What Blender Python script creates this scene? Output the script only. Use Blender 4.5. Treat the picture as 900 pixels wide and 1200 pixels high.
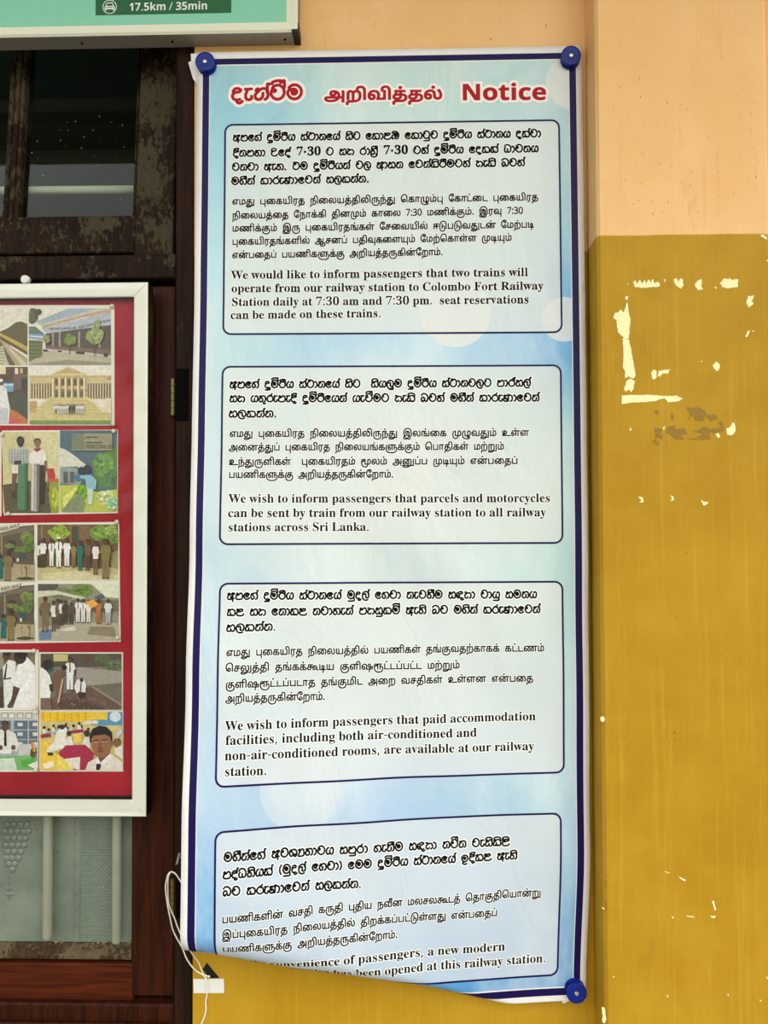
import bpy, math, random
from mathutils import Vector, geometry
random.seed(7)
sc = bpy.context.scene
for o in list(bpy.data.objects):
    bpy.data.objects.remove(o)
COL = sc.collection
rad = math.radians

# ------------------------------------------------------------------ camera
FPX, DIST, CAMZ = 900.0, 1.6, 1.5
YAW, PITCH, ROLL = rad(-1.333), rad(1.322), rad(-0.209)
cy, sy, cp, sp, cr, sr = math.cos(YAW), math.sin(YAW), math.cos(PITCH), math.sin(PITCH), math.cos(ROLL), math.sin(ROLL)
FWD = Vector((sy*cp, cy*cp, sp))
R0 = Vector((cy, -sy, 0)); U0 = R0.cross(FWD)
RT = cr*R0 + sr*U0; UP = -sr*R0 + cr*U0
CAM = Vector((0, -DIST, CAMZ))
cd = bpy.data.cameras.new('camera'); co = bpy.data.objects.new('camera', cd); COL.objects.link(co)
from mathutils import Matrix
m = Matrix(((RT.x, UP.x, -FWD.x, CAM.x), (RT.y, UP.y, -FWD.y, CAM.y), (RT.z, UP.z, -FWD.z, CAM.z), (0, 0, 0, 1)))
co.matrix_world = m
cd.sensor_fit = 'VERTICAL'; cd.sensor_height = 36.0; cd.sensor_width = 27.0; cd.lens = 36.0*FPX/1200
cd.clip_start = 0.05; cd.clip_end = 200
sc.camera = co

# ------------------------------------------------------------------ world, light, exposure
w = bpy.data.worlds.new('world'); sc.world = w; w.use_nodes = True
nt = w.node_tree; nt.nodes.clear()
out = nt.nodes.new('ShaderNodeOutputWorld'); bg = nt.nodes.new('ShaderNodeBackground')
tc = nt.nodes.new('ShaderNodeTexCoord'); sep = nt.nodes.new('ShaderNodeSeparateXYZ')
nt.links.new(tc.outputs['Generated'], sep.inputs[0])
ramp = nt.nodes.new('ShaderNodeValToRGB')
nz = nt.nodes.new('ShaderNodeTexNoise'); nz.inputs['Scale'].default_value = 9; nz.inputs['Detail'].default_value = 6; nz.inputs['Roughness'].default_value = .65
nt.links.new(tc.outputs['Generated'], nz.inputs['Vector'])
mth = nt.nodes.new('ShaderNodeMath'); mth.operation = 'MULTIPLY_ADD'; mth.inputs[1].default_value = .34; 
nt.links.new(nz.outputs[0], mth.inputs[0]); nt.links.new(sep.outputs[2], mth.inputs[2])
mp = nt.nodes.new('ShaderNodeMath'); mp.operation = 'MULTIPLY_ADD'; mp.inputs[1].default_value = .5; mp.inputs[2].default_value = .415
nt.links.new(mth.outputs[0], mp.inputs[0]); nt.links.new(mp.outputs[0], ramp.inputs[0])
e = ramp.color_ramp.elements
e[0].position = .34; e[0].color = (.30, .29, .26, 1)          # sunlit ground and track bed
e[1].position = .80; e[1].color = (1.5, 1.5, 1.52, 1)        # bright hazy sky
x = e.new(.47); x.color = (.34, .33, .26, 1)
x = e.new(.495); x.color = (.36, .42, .14, 1)                  # sunlit trees over the track
x = e.new(.535); x.color = (.50, .58, .26, 1)
x = e.new(.57); x.color = (1.45, 1.45, 1.42, 1)
nt.links.new(ramp.outputs[0], bg.inputs[0]); nt.links.new(bg.outputs[0], out.inputs[0])
sx_ = nt.nodes.new('ShaderNodeMath'); sx_.operation = 'MULTIPLY_ADD'; sx_.inputs[1].default_value = .75; sx_.inputs[2].default_value = 1.74
nt.links.new(sep.outputs[0], sx_.inputs[0]); nt.links.new(sx_.outputs[0], bg.inputs[1])            # world light made stronger towards the right, so left-facing sides darken
sc.view_settings.view_transform = 'Standard'; sc.view_settings.look = 'None'
sc.view_settings.gamma = 1; sc.view_settings.use_curve_mapping = False
sc.view_settings.exposure = 0.0

# ------------------------------------------------------------------ helpers
def at(px, py, Y=0.0):
    "point on the vertical plane y=Y seen at a pixel of the 900x1200 photograph"
    d = FWD*FPX + RT*(px-450) - UP*(py-600)
    return CAM + d*((Y-CAM.y)/d.y)
def lin(c):
    r = []
    for v in c[:3]:
        v = v/255
        r.append(v/12.92 if v <= .04045 else ((v+.055)/1.055)**2.4)
    return (r[0], r[1], r[2], 1)
ORG = {}
class MB:
    def __init__(s): s.v = []; s.f = []; s.m = []; s.c = []; s.uv = []
    def add(s, vs, fs, mi=0, col=None):
        n = len(s.v); s.v += [tuple(p) for p in vs]
        for f in fs: s.f.append([n+i for i in f]); s.m.append(mi); s.c.append(col)
    def box(s, a, b, mi=0, bev=0, col=None):
        x0, y0, z0 = [min(p) for p in zip(a, b)]; x1, y1, z1 = [max(p) for p in zip(a, b)]
        if bev <= 0:
            s.add([(x0,y0,z0),(x1,y0,z0),(x1,y1,z0),(x0,y1,z0),(x0,y0,z1),(x1,y0,z1),(x1,y1,z1),(x0,y1,z1)],
                  [(0,3,2,1),(4,5,6,7),(0,1,5,4),(1,2,6,5),(2,3,7,6),(3,0,4,7)], mi, col); return
        t = bev                                          # bevel of the four front edges
        s.add([(x0,y1,z0),(x1,y1,z0),(x1,y1,z1),(x0,y1,z1),(x0,y0+t,z0),(x1,y0+t,z0),(x1,y0+t,z1),(x0,y0+t,z1),
               (x0+t,y0,z0+t),(x1-t,y0,z0+t),(x1-t,y0,z1-t),(x0+t,y0,z1-t)],
              [(0,3,2,1),(0,1,5,4),(1,2,6,5),(2,3,7,6),(3,0,4,7),(4,5,9,8),(5,6,10,9),(6,7,11,10),(7,4,8,11),(8,9,10,11)], mi, col)
    def pbox(s, px0, py0, px1, py1, Yf, Yb, mi=0, bev=0):
        p = [at(px0,py0,Yf), at(px1,py0,Yf), at(px1,py1,Yf), at(px0,py1,Yf)]
        x0 = (p[0].x+p[3].x)/2; x1 = (p[1].x+p[2].x)/2; z1 = (p[0].z+p[1].z)/2; z0 = (p[2].z+p[3].z)/2
        s.box((x0,Yf,z0), (x1,Yb,z1), mi, bev)
    def tube(s, pts, r, n=8, mi=0, cap=True):
        pts = [Vector(p) for p in pts]; rings = []
        prev = None
        for i, p in enumerate(pts):
            t = (pts[min(i+1,len(pts)-1)] - pts[max(i-1,0)]).normalized()
            u = t.cross(Vector((0,1,0)) if abs(t.y) < .9 else Vector((1,0,0))).normalized()
            if prev is not None and u.dot(prev) < 0: u = -u
            prev = u; v = t.cross(u)
            rr = r[i] if isinstance(r, (list, tuple)) else r
            rings.append([p + rr*(math.cos(2*math.pi*k/n)*u + math.sin(2*math.pi*k/n)*v) for k in range(n)])
        vs = [q for ring in rings for q in ring]; fs = []
        for i in range(len(pts)-1):
            for k in range(n):
                fs.append((i*n+k, i*n+(k+1)%n, (i+1)*n+(k+1)%n, (i+1)*n+k))
        if cap: fs.append(tuple(range(n-1,-1,-1))); fs.append(tuple((len(pts)-1)*n+k for k in range(n)))
        s.add(vs, fs, mi)
    def lathe(s, c, prof, n=32, mi=0):
        "profile [(radius, distance towards the viewer)] spun about the y axis at c"
        vs = []; fs = []
        for r, d in prof:
            for k in range(n):
                a = 2*math.pi*k/n; vs.append((c[0]+r*math.cos(a), c[1]-d, c[2]+r*math.sin(a)))
        for i in range(len(prof)-1):
            for k in range(n): fs.append((i*n+k, i*n+(k+1)%n, (i+1)*n+(k+1)%n, (i+1)*n+k))
        fs.append(tuple((len(prof)-1)*n+k for k in range(n)))
        s.add(vs, fs, mi)
    def prism(s, poly, yf, yb, mi=0):
        "poly [(x,z)] between two depths"
        n = len(poly)
        s.add([(x,yf,z) for x,z in poly]+[(x,yb,z) for x,z in poly],
              [tuple(range(n)), tuple(range(2*n-1,n-1,-1))]+[(i,n+i,n+(i+1)%n,(i+1)%n) for i in range(n)], mi)
def obj(name, mb, mats, parent=None, smooth=False, org=None, **props):
    o_ = ORG[parent.name] if parent else Vector(org if org else (0,0,0))
    me = bpy.data.meshes.new(name)
    me.from_pydata([(v[0]-o_.x, v[1]-o_.y, v[2]-o_.z) for v in mb.v], [], mb.f)
    for mt in (mats if isinstance(mats, (list, tuple)) else [mats]): me.materials.append(mt)
    me.polygons.foreach_set('material_index', mb.m)
    if any(c is not None for c in mb.c):
        ca = me.attributes.new('Col', 'FLOAT_COLOR', 'FACE')
        for i, c in enumerate(mb.c): ca.data[i].color = c or (1,1,1,1)
    if mb.uv:
        ul = me.uv_layers.new(name='UVMap')
        for lp in me.loops: ul.data[lp.index].uv = mb.uv[lp.vertex_index]
    if smooth: me.polygons.foreach_set('use_smooth', [True]*len(me.polygons))
    me.update()
    o = bpy.data.objects.new(name, me); COL.objects.link(o)
    if parent: o.parent = parent
    else: o.location = o_
    ORG[o.name] = o_
    for k, v in props.items(): o[k] = v
    return o
def thing(name, loc, **props):
    o = bpy.data.objects.new(name, None); COL.objects.link(o); o.location = loc; o.empty_display_size = .05
    ORG[o.name] = Vector(loc)
    for k, v in props.items(): o[k] = v
    return o

# ------------------------------------------------------------------ materials
class NG:
    "tiny node-graph builder"
    def __init__(s, name):
        s.mat = bpy.data.materials.new(name); s.mat.use_nodes = True; s.t = s.mat.node_tree
        s.b = s.t.nodes['Principled BSDF']; s.o = s.t.nodes['Material Output']
    def n(s, typ, **kw):
        nd = s.t.nodes.new(typ)
        for k, v in kw.items(): setattr(nd, k, v)
        return nd
    def put(s, sock, v):
        if hasattr(v, 'is_output') or isinstance(v, bpy.types.NodeSocket): s.t.links.new(v, sock)
        else: sock.default_value = v
    def math(s, op, a, b=0.0, c=0.0, clamp=False):
        nd = s.n('ShaderNodeMath', operation=op, use_clamp=clamp)
        for i, v in enumerate((a, b, c)): s.put(nd.inputs[i], v)
        return nd.outputs[0]
    def mix(s, f, a, b, blend='MIX'):
        nd = s.n('ShaderNodeMix', data_type='RGBA', blend_type=blend)
        s.put(nd.inputs[0], f); s.put(nd.inputs[6], a); s.put(nd.inputs[7], b)
        return nd.outputs[2]
    def noise(s, vec, scale, detail=4, rough=.55, dist=0):
        nd = s.n('ShaderNodeTexNoise'); s.put(nd.inputs['Vector'], vec)
        nd.inputs['Scale'].default_value = scale; nd.inputs['Detail'].default_value = detail
        nd.inputs['Roughness'].default_value = rough; nd.inputs['Distortion'].default_value = dist
        return nd.outputs[0]
    def map(s, vec, scale=(1,1,1), loc=(0,0,0)):
        nd = s.n('ShaderNodeMapping'); s.put(nd.inputs[0], vec); nd.inputs['Scale'].default_value = scale; nd.inputs['Location'].default_value = loc
        return nd.outputs[0]
    def pos(s): return s.n('ShaderNodeNewGeometry').outputs['Position']
    def step(s, v, lo, hi):
        nd = s.n('ShaderNodeMapRange', interpolation_type='SMOOTHSTEP'); s.put(nd.inputs[0], v)
        nd.inputs[1].default_value = lo; nd.inputs[2].default_value = hi
        return nd.outputs[0]
    def ramp(s, v, stops):
        nd = s.n('ShaderNodeValToRGB'); s.put(nd.inputs[0], v); el = nd.color_ramp.elements
        el[0].position, el[0].color = stops[0]; el[1].position, el[1].color = stops[-1]
        for p, c in stops[1:-1]: x = el.new(p); x.color = c
        return nd.outputs[0]
    def bump(s, h, strength=.3, dist=.002):
        nd = s.n('ShaderNodeBump'); nd.inputs['Strength'].default_value = strength; nd.inputs['Distance'].default_value = dist
        s.put(nd.inputs['Height'], h); s.t.links.new(nd.outputs[0], s.b.inputs['Normal'])
    def fin(s, col, rough=.5, spec=.5, metal=0):
        s.put(s.b.inputs['Base Color'], col); s.put(s.b.inputs['Roughness'], rough)
        s.b.inputs['Specular IOR Level'].default_value = spec; s.b.inputs['Metallic'].default_value = metal
        return s.mat
def plain(name, c, rough=.5, spec=.5, metal=0, var=.06, scale=40):
    g = NG(name); col = lin(c)
    if var:
        nz = g.noise(g.pos(), scale); f = g.math('MULTIPLY_ADD', nz, 2*var, 1-var)
        col = g.mix(1.0, col, g.n('ShaderNodeCombineColor').outputs[0], 'MULTIPLY')
        cc = [n for n in g.t.nodes if n.bl_idname == 'ShaderNodeCombineColor'][0]
        for i in range(3): g.t.links.new(f, cc.inputs[i])
    return g.fin(col, rough, spec, metal)

PIER_Y = -0.085
Z_PAINT = at(800, 275, PIER_Y).z
def wall_material():
    g = NG('painted_plaster'); p = g.pos()
    sp_ = g.n('ShaderNodeSeparateXYZ'); g.put(sp_.inputs[0], p)
    streak = g.noise(g.map(p, (110, 110, 3.5)), 1.0, 5, .6)
    cloud = g.noise(p, 5.0, 4, .6)
    fine = g.noise(g.map(p, (300, 300, 30)), 1.0, 3, .6)
    peach = g.mix(g.step(cloud, .3, .75), lin((236,186,122)), lin((243,197,140)))
    peach = g.mix(g.math('MULTIPLY', g.step(streak, .55, .8), .35), peach, lin((222,164,96)))
    yell = g.mix(g.step(cloud, .3, .72), lin((173,130,23)), lin((187,145,37)))
    yell = g.mix(g.math('MULTIPLY', g.step(streak, .5, .85), .4), yell, lin((212,172,62)))
    yell = g.mix(g.math('MULTIPLY', g.step(fine, .5, .8), .3), yell, lin((172,132,32)))
    z = g.math('ADD', sp_.outputs[2], g.math('MULTIPLY', g.math('SUBTRACT', g.noise(g.map(p,(12,12,12)),1.0), .5), .004))
    col = g.mix(g.step(z, Z_PAINT-.0015, Z_PAINT+.0015), yell, peach)
    # small dirt specks and pits
    spk = g.noise(g.map(p, (95, 95, 48)), 1.0, 2, .5)
    area = g.step(g.noise(p, 2.3, 2), .42, .62)
    col = g.mix(g.math('MULTIPLY', g.math('MULTIPLY', g.step(spk, .735, .79), area), .75), col, lin((120,80,36)))
    smu = g.noise(g.map(p, (14, 14, 5), (3,1,2)), 1.0, 4, .7)
    col = g.mix(g.math('MULTIPLY', g.step(smu, .62, .78), .3), col, lin((150,104,48)))
    g.bump(g.math('ADD', g.math('MULTIPLY', streak, .7), g.math('MULTIPLY', cloud, .8)), .35, .004)
    return g.fin(col, .55, .14)
M_WALL = wall_material()
def wood_material(name, base, dark, peel=None, amount=.5, rough=.45, flat=False):
    g = NG(name); p = g.pos()
    grain = g.noise(g.map(p, (5, 90, 80) if flat else (90, 90, 5)), 1.0, 5, .6, .4)
    col = g.mix(g.step(grain, .3, .75), lin(dark), lin(base))
    if peel:
        pl = g.noise(g.map(p, (105, 105, 55)), 1.0, 9, .75)
        big = g.noise(p, 9, 3)
        msk = g.step(g.math('ADD', pl, g.math('MULTIPLY', g.math('SUBTRACT', big, .5), .8)), .56-amount*.16, .585-amount*.16)
        col = g.mix(g.math('MULTIPLY', msk, .9), col, g.mix(grain, lin(peel), lin([v*.62 for v in peel])))
    dust = g.noise(g.map(p, (260, 260, 260)), 1.0, 1)
    col = g.mix(g.math('MULTIPLY', g.step(dust, .78, .82), .6), col, lin((150,140,120)))
    g.bump(grain, .3, .002)
    return g.fin(col, rough, .10)
M_WOOD_OLD = wood_material('weathered_dark_wood', (46,28,17), (26,16,10), (82,72,52), .2, .65)
M_WOOD_PLAIN = wood_material('dark_stained_wood', (40,24,15), (24,14,9), (66,58,44), .05, .6)
M_WOOD_RED = wood_material('reddish_stained_wood', (66,28,12), (38,16,8), None, .0, .42)
M_WOOD_RAIL = wood_material('reddish_rail_wood', (92,38,15), (56,22,9), None, .0, .42, True)
M_WOOD_JAMB = wood_material('blackened_wood', (50,28,16), (27,15,9), (62,52,40), -.9, .6)
M_WHITE = plain('white_painted_frame', (228,228,214), .35, .5, var=.04)
M_METAL_GREY = plain('grey_sign_metal', (150,143,132), .45, .5, .2)
# ================================================================== setting
S = 'structure'
xl = at(227, 600, 0).x                                  # where the plastered wall ends and the door opening starts
xp = at(697, 5, PIER_Y).x*.5 + at(709.5, 1195, PIER_Y).x*.5
mb = MB(); mb.box((xl, 0, 0), (1.6, .25, 3.6))
obj('wall_back', mb, M_WALL, kind=S, label='plastered wall painted peach above and mustard yellow below, behind the notice banner')
mb = MB()
x1 = at(898, 20, PIER_Y).x
b = .006
mb.add([(xp, 0, 0), (xp, PIER_Y+b, 0), (xp+b, PIER_Y, 0), (x1-b, PIER_Y, 0), (x1, PIER_Y+b, 0), (x1, 0, 0),
        (xp, 0, 3.6), (xp, PIER_Y+b, 3.6), (xp+b, PIER_Y, 3.6), (x1-b, PIER_Y, 3.6), (x1, PIER_Y+b, 3.6), (x1, 0, 3.6)],
       [(i, i+1, i+7, i+6) for i in range(5)])
pier = obj('wall_right', mb, M_WALL, kind=S, label='projecting wall pier, peach above and mustard yellow below, right of the notice banner')
mb = MB(); mb.box((-3, -6, -.1), (3, .3, 0))  # floor out of view, added to bounce light onto the wall
obj('floor', mb, plain('platform_concrete', (128,122,110), .8, .3), kind=S, label='concrete platform floor below the wall, unseen, added for bounce light')
mb = MB(); mb.box((-3, -1.7, 3.6), (3, .3, 3.68))  # unseen canopy, added to cut the top light and keep the glass dark
for k in range(3): mb.box((-3, -.4-k*.48, 3.5), (3, -.34-k*.48, 3.6))
obj('light_blocking_canopy', mb, plain('light_blocking_boards', (120,104,84), .8, .2), kind=S, label='unseen boarded canopy added above to cut the top light')
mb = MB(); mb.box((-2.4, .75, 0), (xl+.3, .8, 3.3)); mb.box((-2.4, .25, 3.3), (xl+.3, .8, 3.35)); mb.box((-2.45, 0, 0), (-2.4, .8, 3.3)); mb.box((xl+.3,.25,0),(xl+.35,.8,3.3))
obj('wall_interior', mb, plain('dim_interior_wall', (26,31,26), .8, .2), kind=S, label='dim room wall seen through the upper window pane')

# paint lost where stickers were pulled off: real thin flakes missing from the paint, each with its own outline
M_CHIP = plain('bare_cream_plaster', (246,238,182), .7, .2, var=.08, scale=300)
M_SCUFF = plain('old_brown_paint', (146,112,34), .6, .3, var=.2, scale=250)
def chip(name, poly, mat, Y=PIER_Y, conv=lambda x, y: (x, y), jag=.0007):
    pts = []
    n = len(poly)
    for i in range(n):
        a = Vector(conv(*poly[i])).to_3d(); c = Vector(conv(*poly[(i+1) % n])).to_3d()
        k = max(1, int((c-a).length/2.2))
        for j in range(k):
            q = a.lerp(c, j/k); p = at(q.x, q.y, Y)
            pts.append((p.x+random.uniform(-jag, jag), p.z+random.uniform(-jag, jag)))
    tris = geometry.tessellate_polygon([[Vector((x, z, 0)) for x, z in pts]])
    mb = MB(); mb.add([(x, Y-.0004, z) for x, z in pts], [tuple(reversed(t)) for t in tris])
    return obj(name, mb, mat, pier, kind=S)
cA = lambda x, y: (640+x*260/891, 270+y*350/1200)
for poly in [
    [(344,197),(352,210),(358,197),(366,214),(376,198),(384,213),(396,196),(402,214),(412,196),(420,208),(428,194),(436,212),(446,206),(458,214),(456,226),(430,228),(380,232),(356,228)],
    [(472,195),(481,197),(476,212)], [(326,212),(332,218),(328,222)],
    [(513,196),(524,193),(530,205),(540,192),(550,198),(551,222),(540,234),(524,226),(516,212)],
    [(597,214),(610,200),(626,196),(624,226),(630,238),(612,240),(598,226)],
    [(698,212),(712,194),(734,196),(736,190),(742,198),(770,197),(771,228),(730,233),(706,228)], [(677,226),(684,230),(680,236)],
    [(804,288),(810,264),(836,262),(830,276),(824,284),(834,290),(828,300),(812,312)],
    [(800,428),(808,408),(818,400),(814,418),(806,430)], [(828,400),(836,404),(832,411)],
    [(320,264),(330,266),(326,282),(318,276)],
    [(326,288),(330,320),(338,360),(334,420),(328,440),(306,428),(288,408),(282,362),(270,350),(276,332),(292,328),(300,316),(312,330)],
    [(306,432),(334,440),(342,480),(350,530),(360,584),(352,596),(332,588),(316,594),(318,570),(308,552),(312,500),(308,460)],
    [(312,640),(322,606),(336,596),(356,606),(352,636),(340,650),(332,640),(320,648)],
    [(303,662),(420,660),(470,666),(520,664),(549,674),(532,688),(488,690),(474,674),(430,688),(340,692),(303,698)],
    [(422,570),(432,558),(442,564),(444,590),(434,600),(424,594)],
    [(448,586),(452,564),(480,560),(496,558),(490,574),(466,576),(458,588)],
    [(620,526),(630,524),(624,532)], [(668,542),(684,526),(698,540),(694,560),(684,568),(674,554)],
    [(722,796),(738,790),(748,772),(758,774),(760,806),(746,824),(728,822)], [(680,820),(692,814),(700,826),(690,838)], [(334,798),(340,790),(342,803),(334,804)],
    [(466,796),(478,784),(472,800)],
    [(370,1070),(388,1072),(392,1090),(374,1094),(382,1082)], [(498,1064),(512,1070),(512,1084),(500,1090),(506,1076)], [(620,1082),(636,1090),(654,1094),(638,1104),(630,1106)],
    [(860,18),(872,16),(888,30),(886,38),(872,32)], [(884,120),(891,118),(891,126)]]:
    chip('paint_chip', poly, M_CHIP, conv=cA)
cB = lambda x, y: (640+x*80/900, 1120+y*80/900)
chip('paint_chip', [(728,684),(752,678),(772,690),(780,760),(784,806),(798,836),(772,890),(744,880),(734,826),(744,790),(734,730)], M_CHIP, conv=cB)
cC = lambda x, y: (640+x*260/900, 600+y*300/1038)
chip('paint_chip', [(222,830),(234,828),(238,842),(230,852),(220,846)], M_CHIP, conv=cC)
cD = lambda x, y: (640+x*260/900, 900+y*300/1038)
for poly in [[(672,538),(680,538),(690,574),(684,578)], [(666,598),(690,600),(684,608),(672,608)], [(536,440),(556,448),(568,454),(560,459),(546,450)], [(734,914),(742,918),(738,926)],
             [(488,918),(496,924),(494,932)], [(866,938),(874,942),(868,947)], [(270,842),(278,846),(272,850)], [(892,842),(900,850),(898,858)], [(224,562),(236,568),(234,576)],
             [(480,418),(500,424),(498,427),(482,421)], [(508,600),(520,606),(512,610)], [(570,598),(600,602),(600,605),(570,602)]]:
    chip('paint_chip', poly, M_CHIP, conv=cD, jag=.0003)
for poly in [[(562,710),(600,712),(630,720),(648,738),(688,742),(690,762),(660,768),(640,750),(622,770),(596,760),(586,742),(570,762),(580,736)],
             [(434,726),(446,720),(458,732),(446,740)], [(500,742),(508,730),(514,748),(504,766)],
             [(434,798),(468,792),(462,812),(440,818),(470,820),(466,838),(440,834)],
             [(486,786),(512,784),(522,800),(556,796),(566,818),(540,826),(556,838),(520,842),(500,826),(484,814)],
             [(590,808),(640,788),(662,800),(700,790),(718,806),(690,816),(660,812),(656,840),(600,832),(628,820)], [(690,764),(710,770),(716,792),(700,790)],
             [(424,846),(440,838),(456,850),(448,868),(438,858)], [(556,836),(600,838),(640,840),(600,843)]]:
    chip('old_paint_patch', poly, M_SCUFF, conv=cA, jag=.0016)

# small pits, dents and grime marks in the paint
mb = MB()
def mark(px, py, w_, h_, Y=PIER_Y):
    p = at(px, py, Y); w_ *= .00085; h_ *= .00085
    mb.add([(p.x+w_*math.cos(a)*random.uniform(.5,1.2), Y-.00035, p.z+h_*math.sin(a)*random.uniform(.5,1.2)) for a in (0,.9,1.8,2.7,3.6,4.5,5.4)], [(6,5,4,3,2,1,0)])
for k in range(60): mark(random.uniform(725, 890), random.betavariate(3, 2)*270, random.uniform(.5, 1.1), random.uniform(.8, 3.2))
for k in range(26): mark(random.uniform(704, 740), random.uniform(852, 882), random.uniform(.6, 2.2), random.uniform(.5, 1.0))
for k in range(14): mark(random.uniform(774, 792), random.uniform(858, 874), random.uniform(.8, 3), random.uniform(.5, 1.2))
for k in range(16): mark(710+random.uniform(-1,1.5), random.uniform(1000, 1068), random.uniform(.3, .8), random.uniform(1.5, 5))
for k in range(40): mark(random.uniform(704, 895), random.uniform(300, 1190), random.uniform(.4, 1.3), random.uniform(.4, 1.5))
for px, py, w_, h_ in ((828,868,1.6,1.4),(805,648,1.4,2.2),(806,640,.8,3),(824,742,2.6,.8),(824,747,2.2,.8),(846,768,2,1.4),(792,724,1.4,3),(764,868,1.2,1.2),(640,30,1,5),(575,46,1.4,4)): mark(px, py, w_, h_, PIER_Y if px > 690 else 0)
obj('paint_marks', mb, plain('brown_grime', (132,92,42), .7, .2, var=.2, scale=300), pier, kind='stuff')

# ------------------------------------------------------------------ door frame, upper window and door leaf on the left
YJ, YS = .004, .03
mb = MB(); pa_ = at(204.5, 600, YJ); pb_ = at(227.5, 600, YJ); mb.box((pa_.x, YJ, 0), (pb_.x, .10, 3.2), 0, .004)
obj('trim_1', mb, M_WOOD_JAMB, kind=S, label='dark wooden door jamb beside the plastered wall')
mb = MB(); mb.pbox(-700, 303, 205, 331, YJ+.004, .10, bev=.003)
obj('trim_2', mb, M_WOOD_OLD, kind=S, label='dark transom bar between the upper window and the door, paint peeling')
mb = MB(); mb.pbox(-700, 1173, 205, 1196, YJ+.004, .10, bev=.004); za_ = at(100, 1197, YJ).z; mb.box((at(-700,1200,YJ).x, YJ-.012, 0), (at(205,1200,YJ).x, .10, za_), 0, .006)
obj('trim_3', mb, M_WOOD_RED, kind=S, label='dark wooden sill rail below the door leaf')

zb = at(100, 300, YS).z
win = thing('window_1', (at(100, 300, YS).x, YS, zb), kind=S, label='tilted upper window in the dark weathered frame')
def tilt(mb):
    mb.v = [(x, y+(z-zb)*.09, z) for x, y, z in mb.v]; return mb
mb = MB(); mb.pbox(157, -60, 202.5, 301, YS-.012, YS+.03, bev=.003); obj('stile', tilt(mb), M_WOOD_OLD, win, kind=S)
mb = MB(); mb.pbox(-700, 256, 157, 301, YS-.01, YS+.03, bev=.003); obj('bottom_rail', tilt(mb), M_WOOD_OLD, win, kind=S)
mb = MB()
for a, c, yy in ((1.5,7.5,-.008),(8,13.5,-.014),(14.5,19.5,-.010)): mb.pbox(a, -60, c, 257, YS+yy, YS+.03, bev=.002)
obj('mullion', tilt(mb), M_WOOD_OLD, win, kind=S)
mb = MB(); mb.pbox(154, -60, 157.3, 256, YS+.002, YS+.03, bev=.002); mb.pbox(19.5, 252.5, 157, 256.5, YS+.002, YS+.03, bev=.002); mb.pbox(19.5,-60,22,256,YS+.002,YS+.03,bev=.002)
obj('glazing_bead', tilt(mb), M_WOOD_PLAIN, win, kind=S)
def glass_material(name, tint, refl=1.0, rough=.02):
    g = NG(name); t = g.t
    tr = g.n('ShaderNodeBsdfTransparent'); tr.inputs[0].default_value = tint
    gl = g.n('ShaderNodeBsdfGlossy'); gl.inputs['Roughness'].default_value = rough
    fr = g.n('ShaderNodeFresnel'); fr.inputs[0].default_value = 1.45
    mx = g.n('ShaderNodeMixShader'); g.put(mx.inputs[0], g.math('MULTIPLY', fr.outputs[0], refl))
    t.links.new(tr.outputs[0], mx.inputs[1]); t.links.new(gl.outputs[0], mx.inputs[2]); t.links.new(mx.outputs[0], g.o.inputs[0])
    t.nodes.remove(g.b)
    return g.mat
M_GLASS = glass_material('dusty_window_glass', (.80,.84,.80,1), .4)
mb = MB(); mb.pbox(20, -60, 156, 256, YS+.010, YS+.013); obj('pane', tilt(mb), M_GLASS, win, kind=S)
mb = MB(); mb.pbox(-700, -60, 4, 256, YS+.010, YS+.013); obj('pane', tilt(mb), M_GLASS, win, kind=S)
# paint flecks and dust on the pane
mb = MB()
for k in range(46):
    px = 30+random.random()*118; py = 120+random.betavariate(2, 2)*130
    p = at(px, py, YS+.0085); p.y += (p.z-zb)*.09; r = random.choice((.0005,.0006,.0009,.0012))
    mb.add([(p.x+r*math.cos(a)*random.uniform(.6,1.2), p.y, p.z+r*math.sin(a)*random.uniform(.6,1.2)) for a in (0,1.2,2.5,3.8,5)], [(4,3,2,1,0)])
obj('paint_fleck', mb, plain('dried_whitewash', (190,190,176), .8, .2, var=0), win, kind='stuff')
mb = MB(); a = at(-60, 224, .085); c = at(150, 223.5, .085); mb.tube([(a.x, .085, a.z), (at(160, 223, .085).x, .085, (a.z+c.z)/2)], .0088, 14)
obj('window_bar', mb, plain('dull_white_bar_paint', (246,244,222), .4, .5), win, smooth=True, kind=S, label='pale horizontal bar behind the upper pane')
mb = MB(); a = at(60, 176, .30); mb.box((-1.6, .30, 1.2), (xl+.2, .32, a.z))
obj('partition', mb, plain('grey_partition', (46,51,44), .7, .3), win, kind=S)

door = thing('door_1', (at(100, 1168, YS).x, YS, at(100, 1168, YS).z), kind=S, label='reddish brown glazed door behind the photo board')
mb = MB(); mb.pbox(155, 335, 205, 1168, YS-.006, YS+.035, bev=.003); obj('stile', mb, M_WOOD_RED, door, kind=S)
mb = MB(); mb.pbox(-700, 1126, 156, 1169, YS-.007, YS+.035, bev=.003); obj('bottom_rail', mb, M_WOOD_RAIL, door, kind=S)
mb = MB(); mb.pbox(-700, 335, 156, 380, YS-.007, YS+.035, bev=.003); obj('top_rail', mb, M_WOOD_RED, door, kind=S)
mb = MB()
za = at(100,1125,YS-.007).z; zc = at(100,1109,YS).z; xa = at(-700,1110,YS).x; xb = at(154.5,1110,YS).x
prof = [(YS-.004,za),(YS-.004,za+.006),(YS-.001,za+.010),(YS+.001,za+.017),(YS+.006,za+.021),(YS+.010,zc+.002),(YS+.03,zc+.002),(YS+.03,za)]
n = len(prof)
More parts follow.
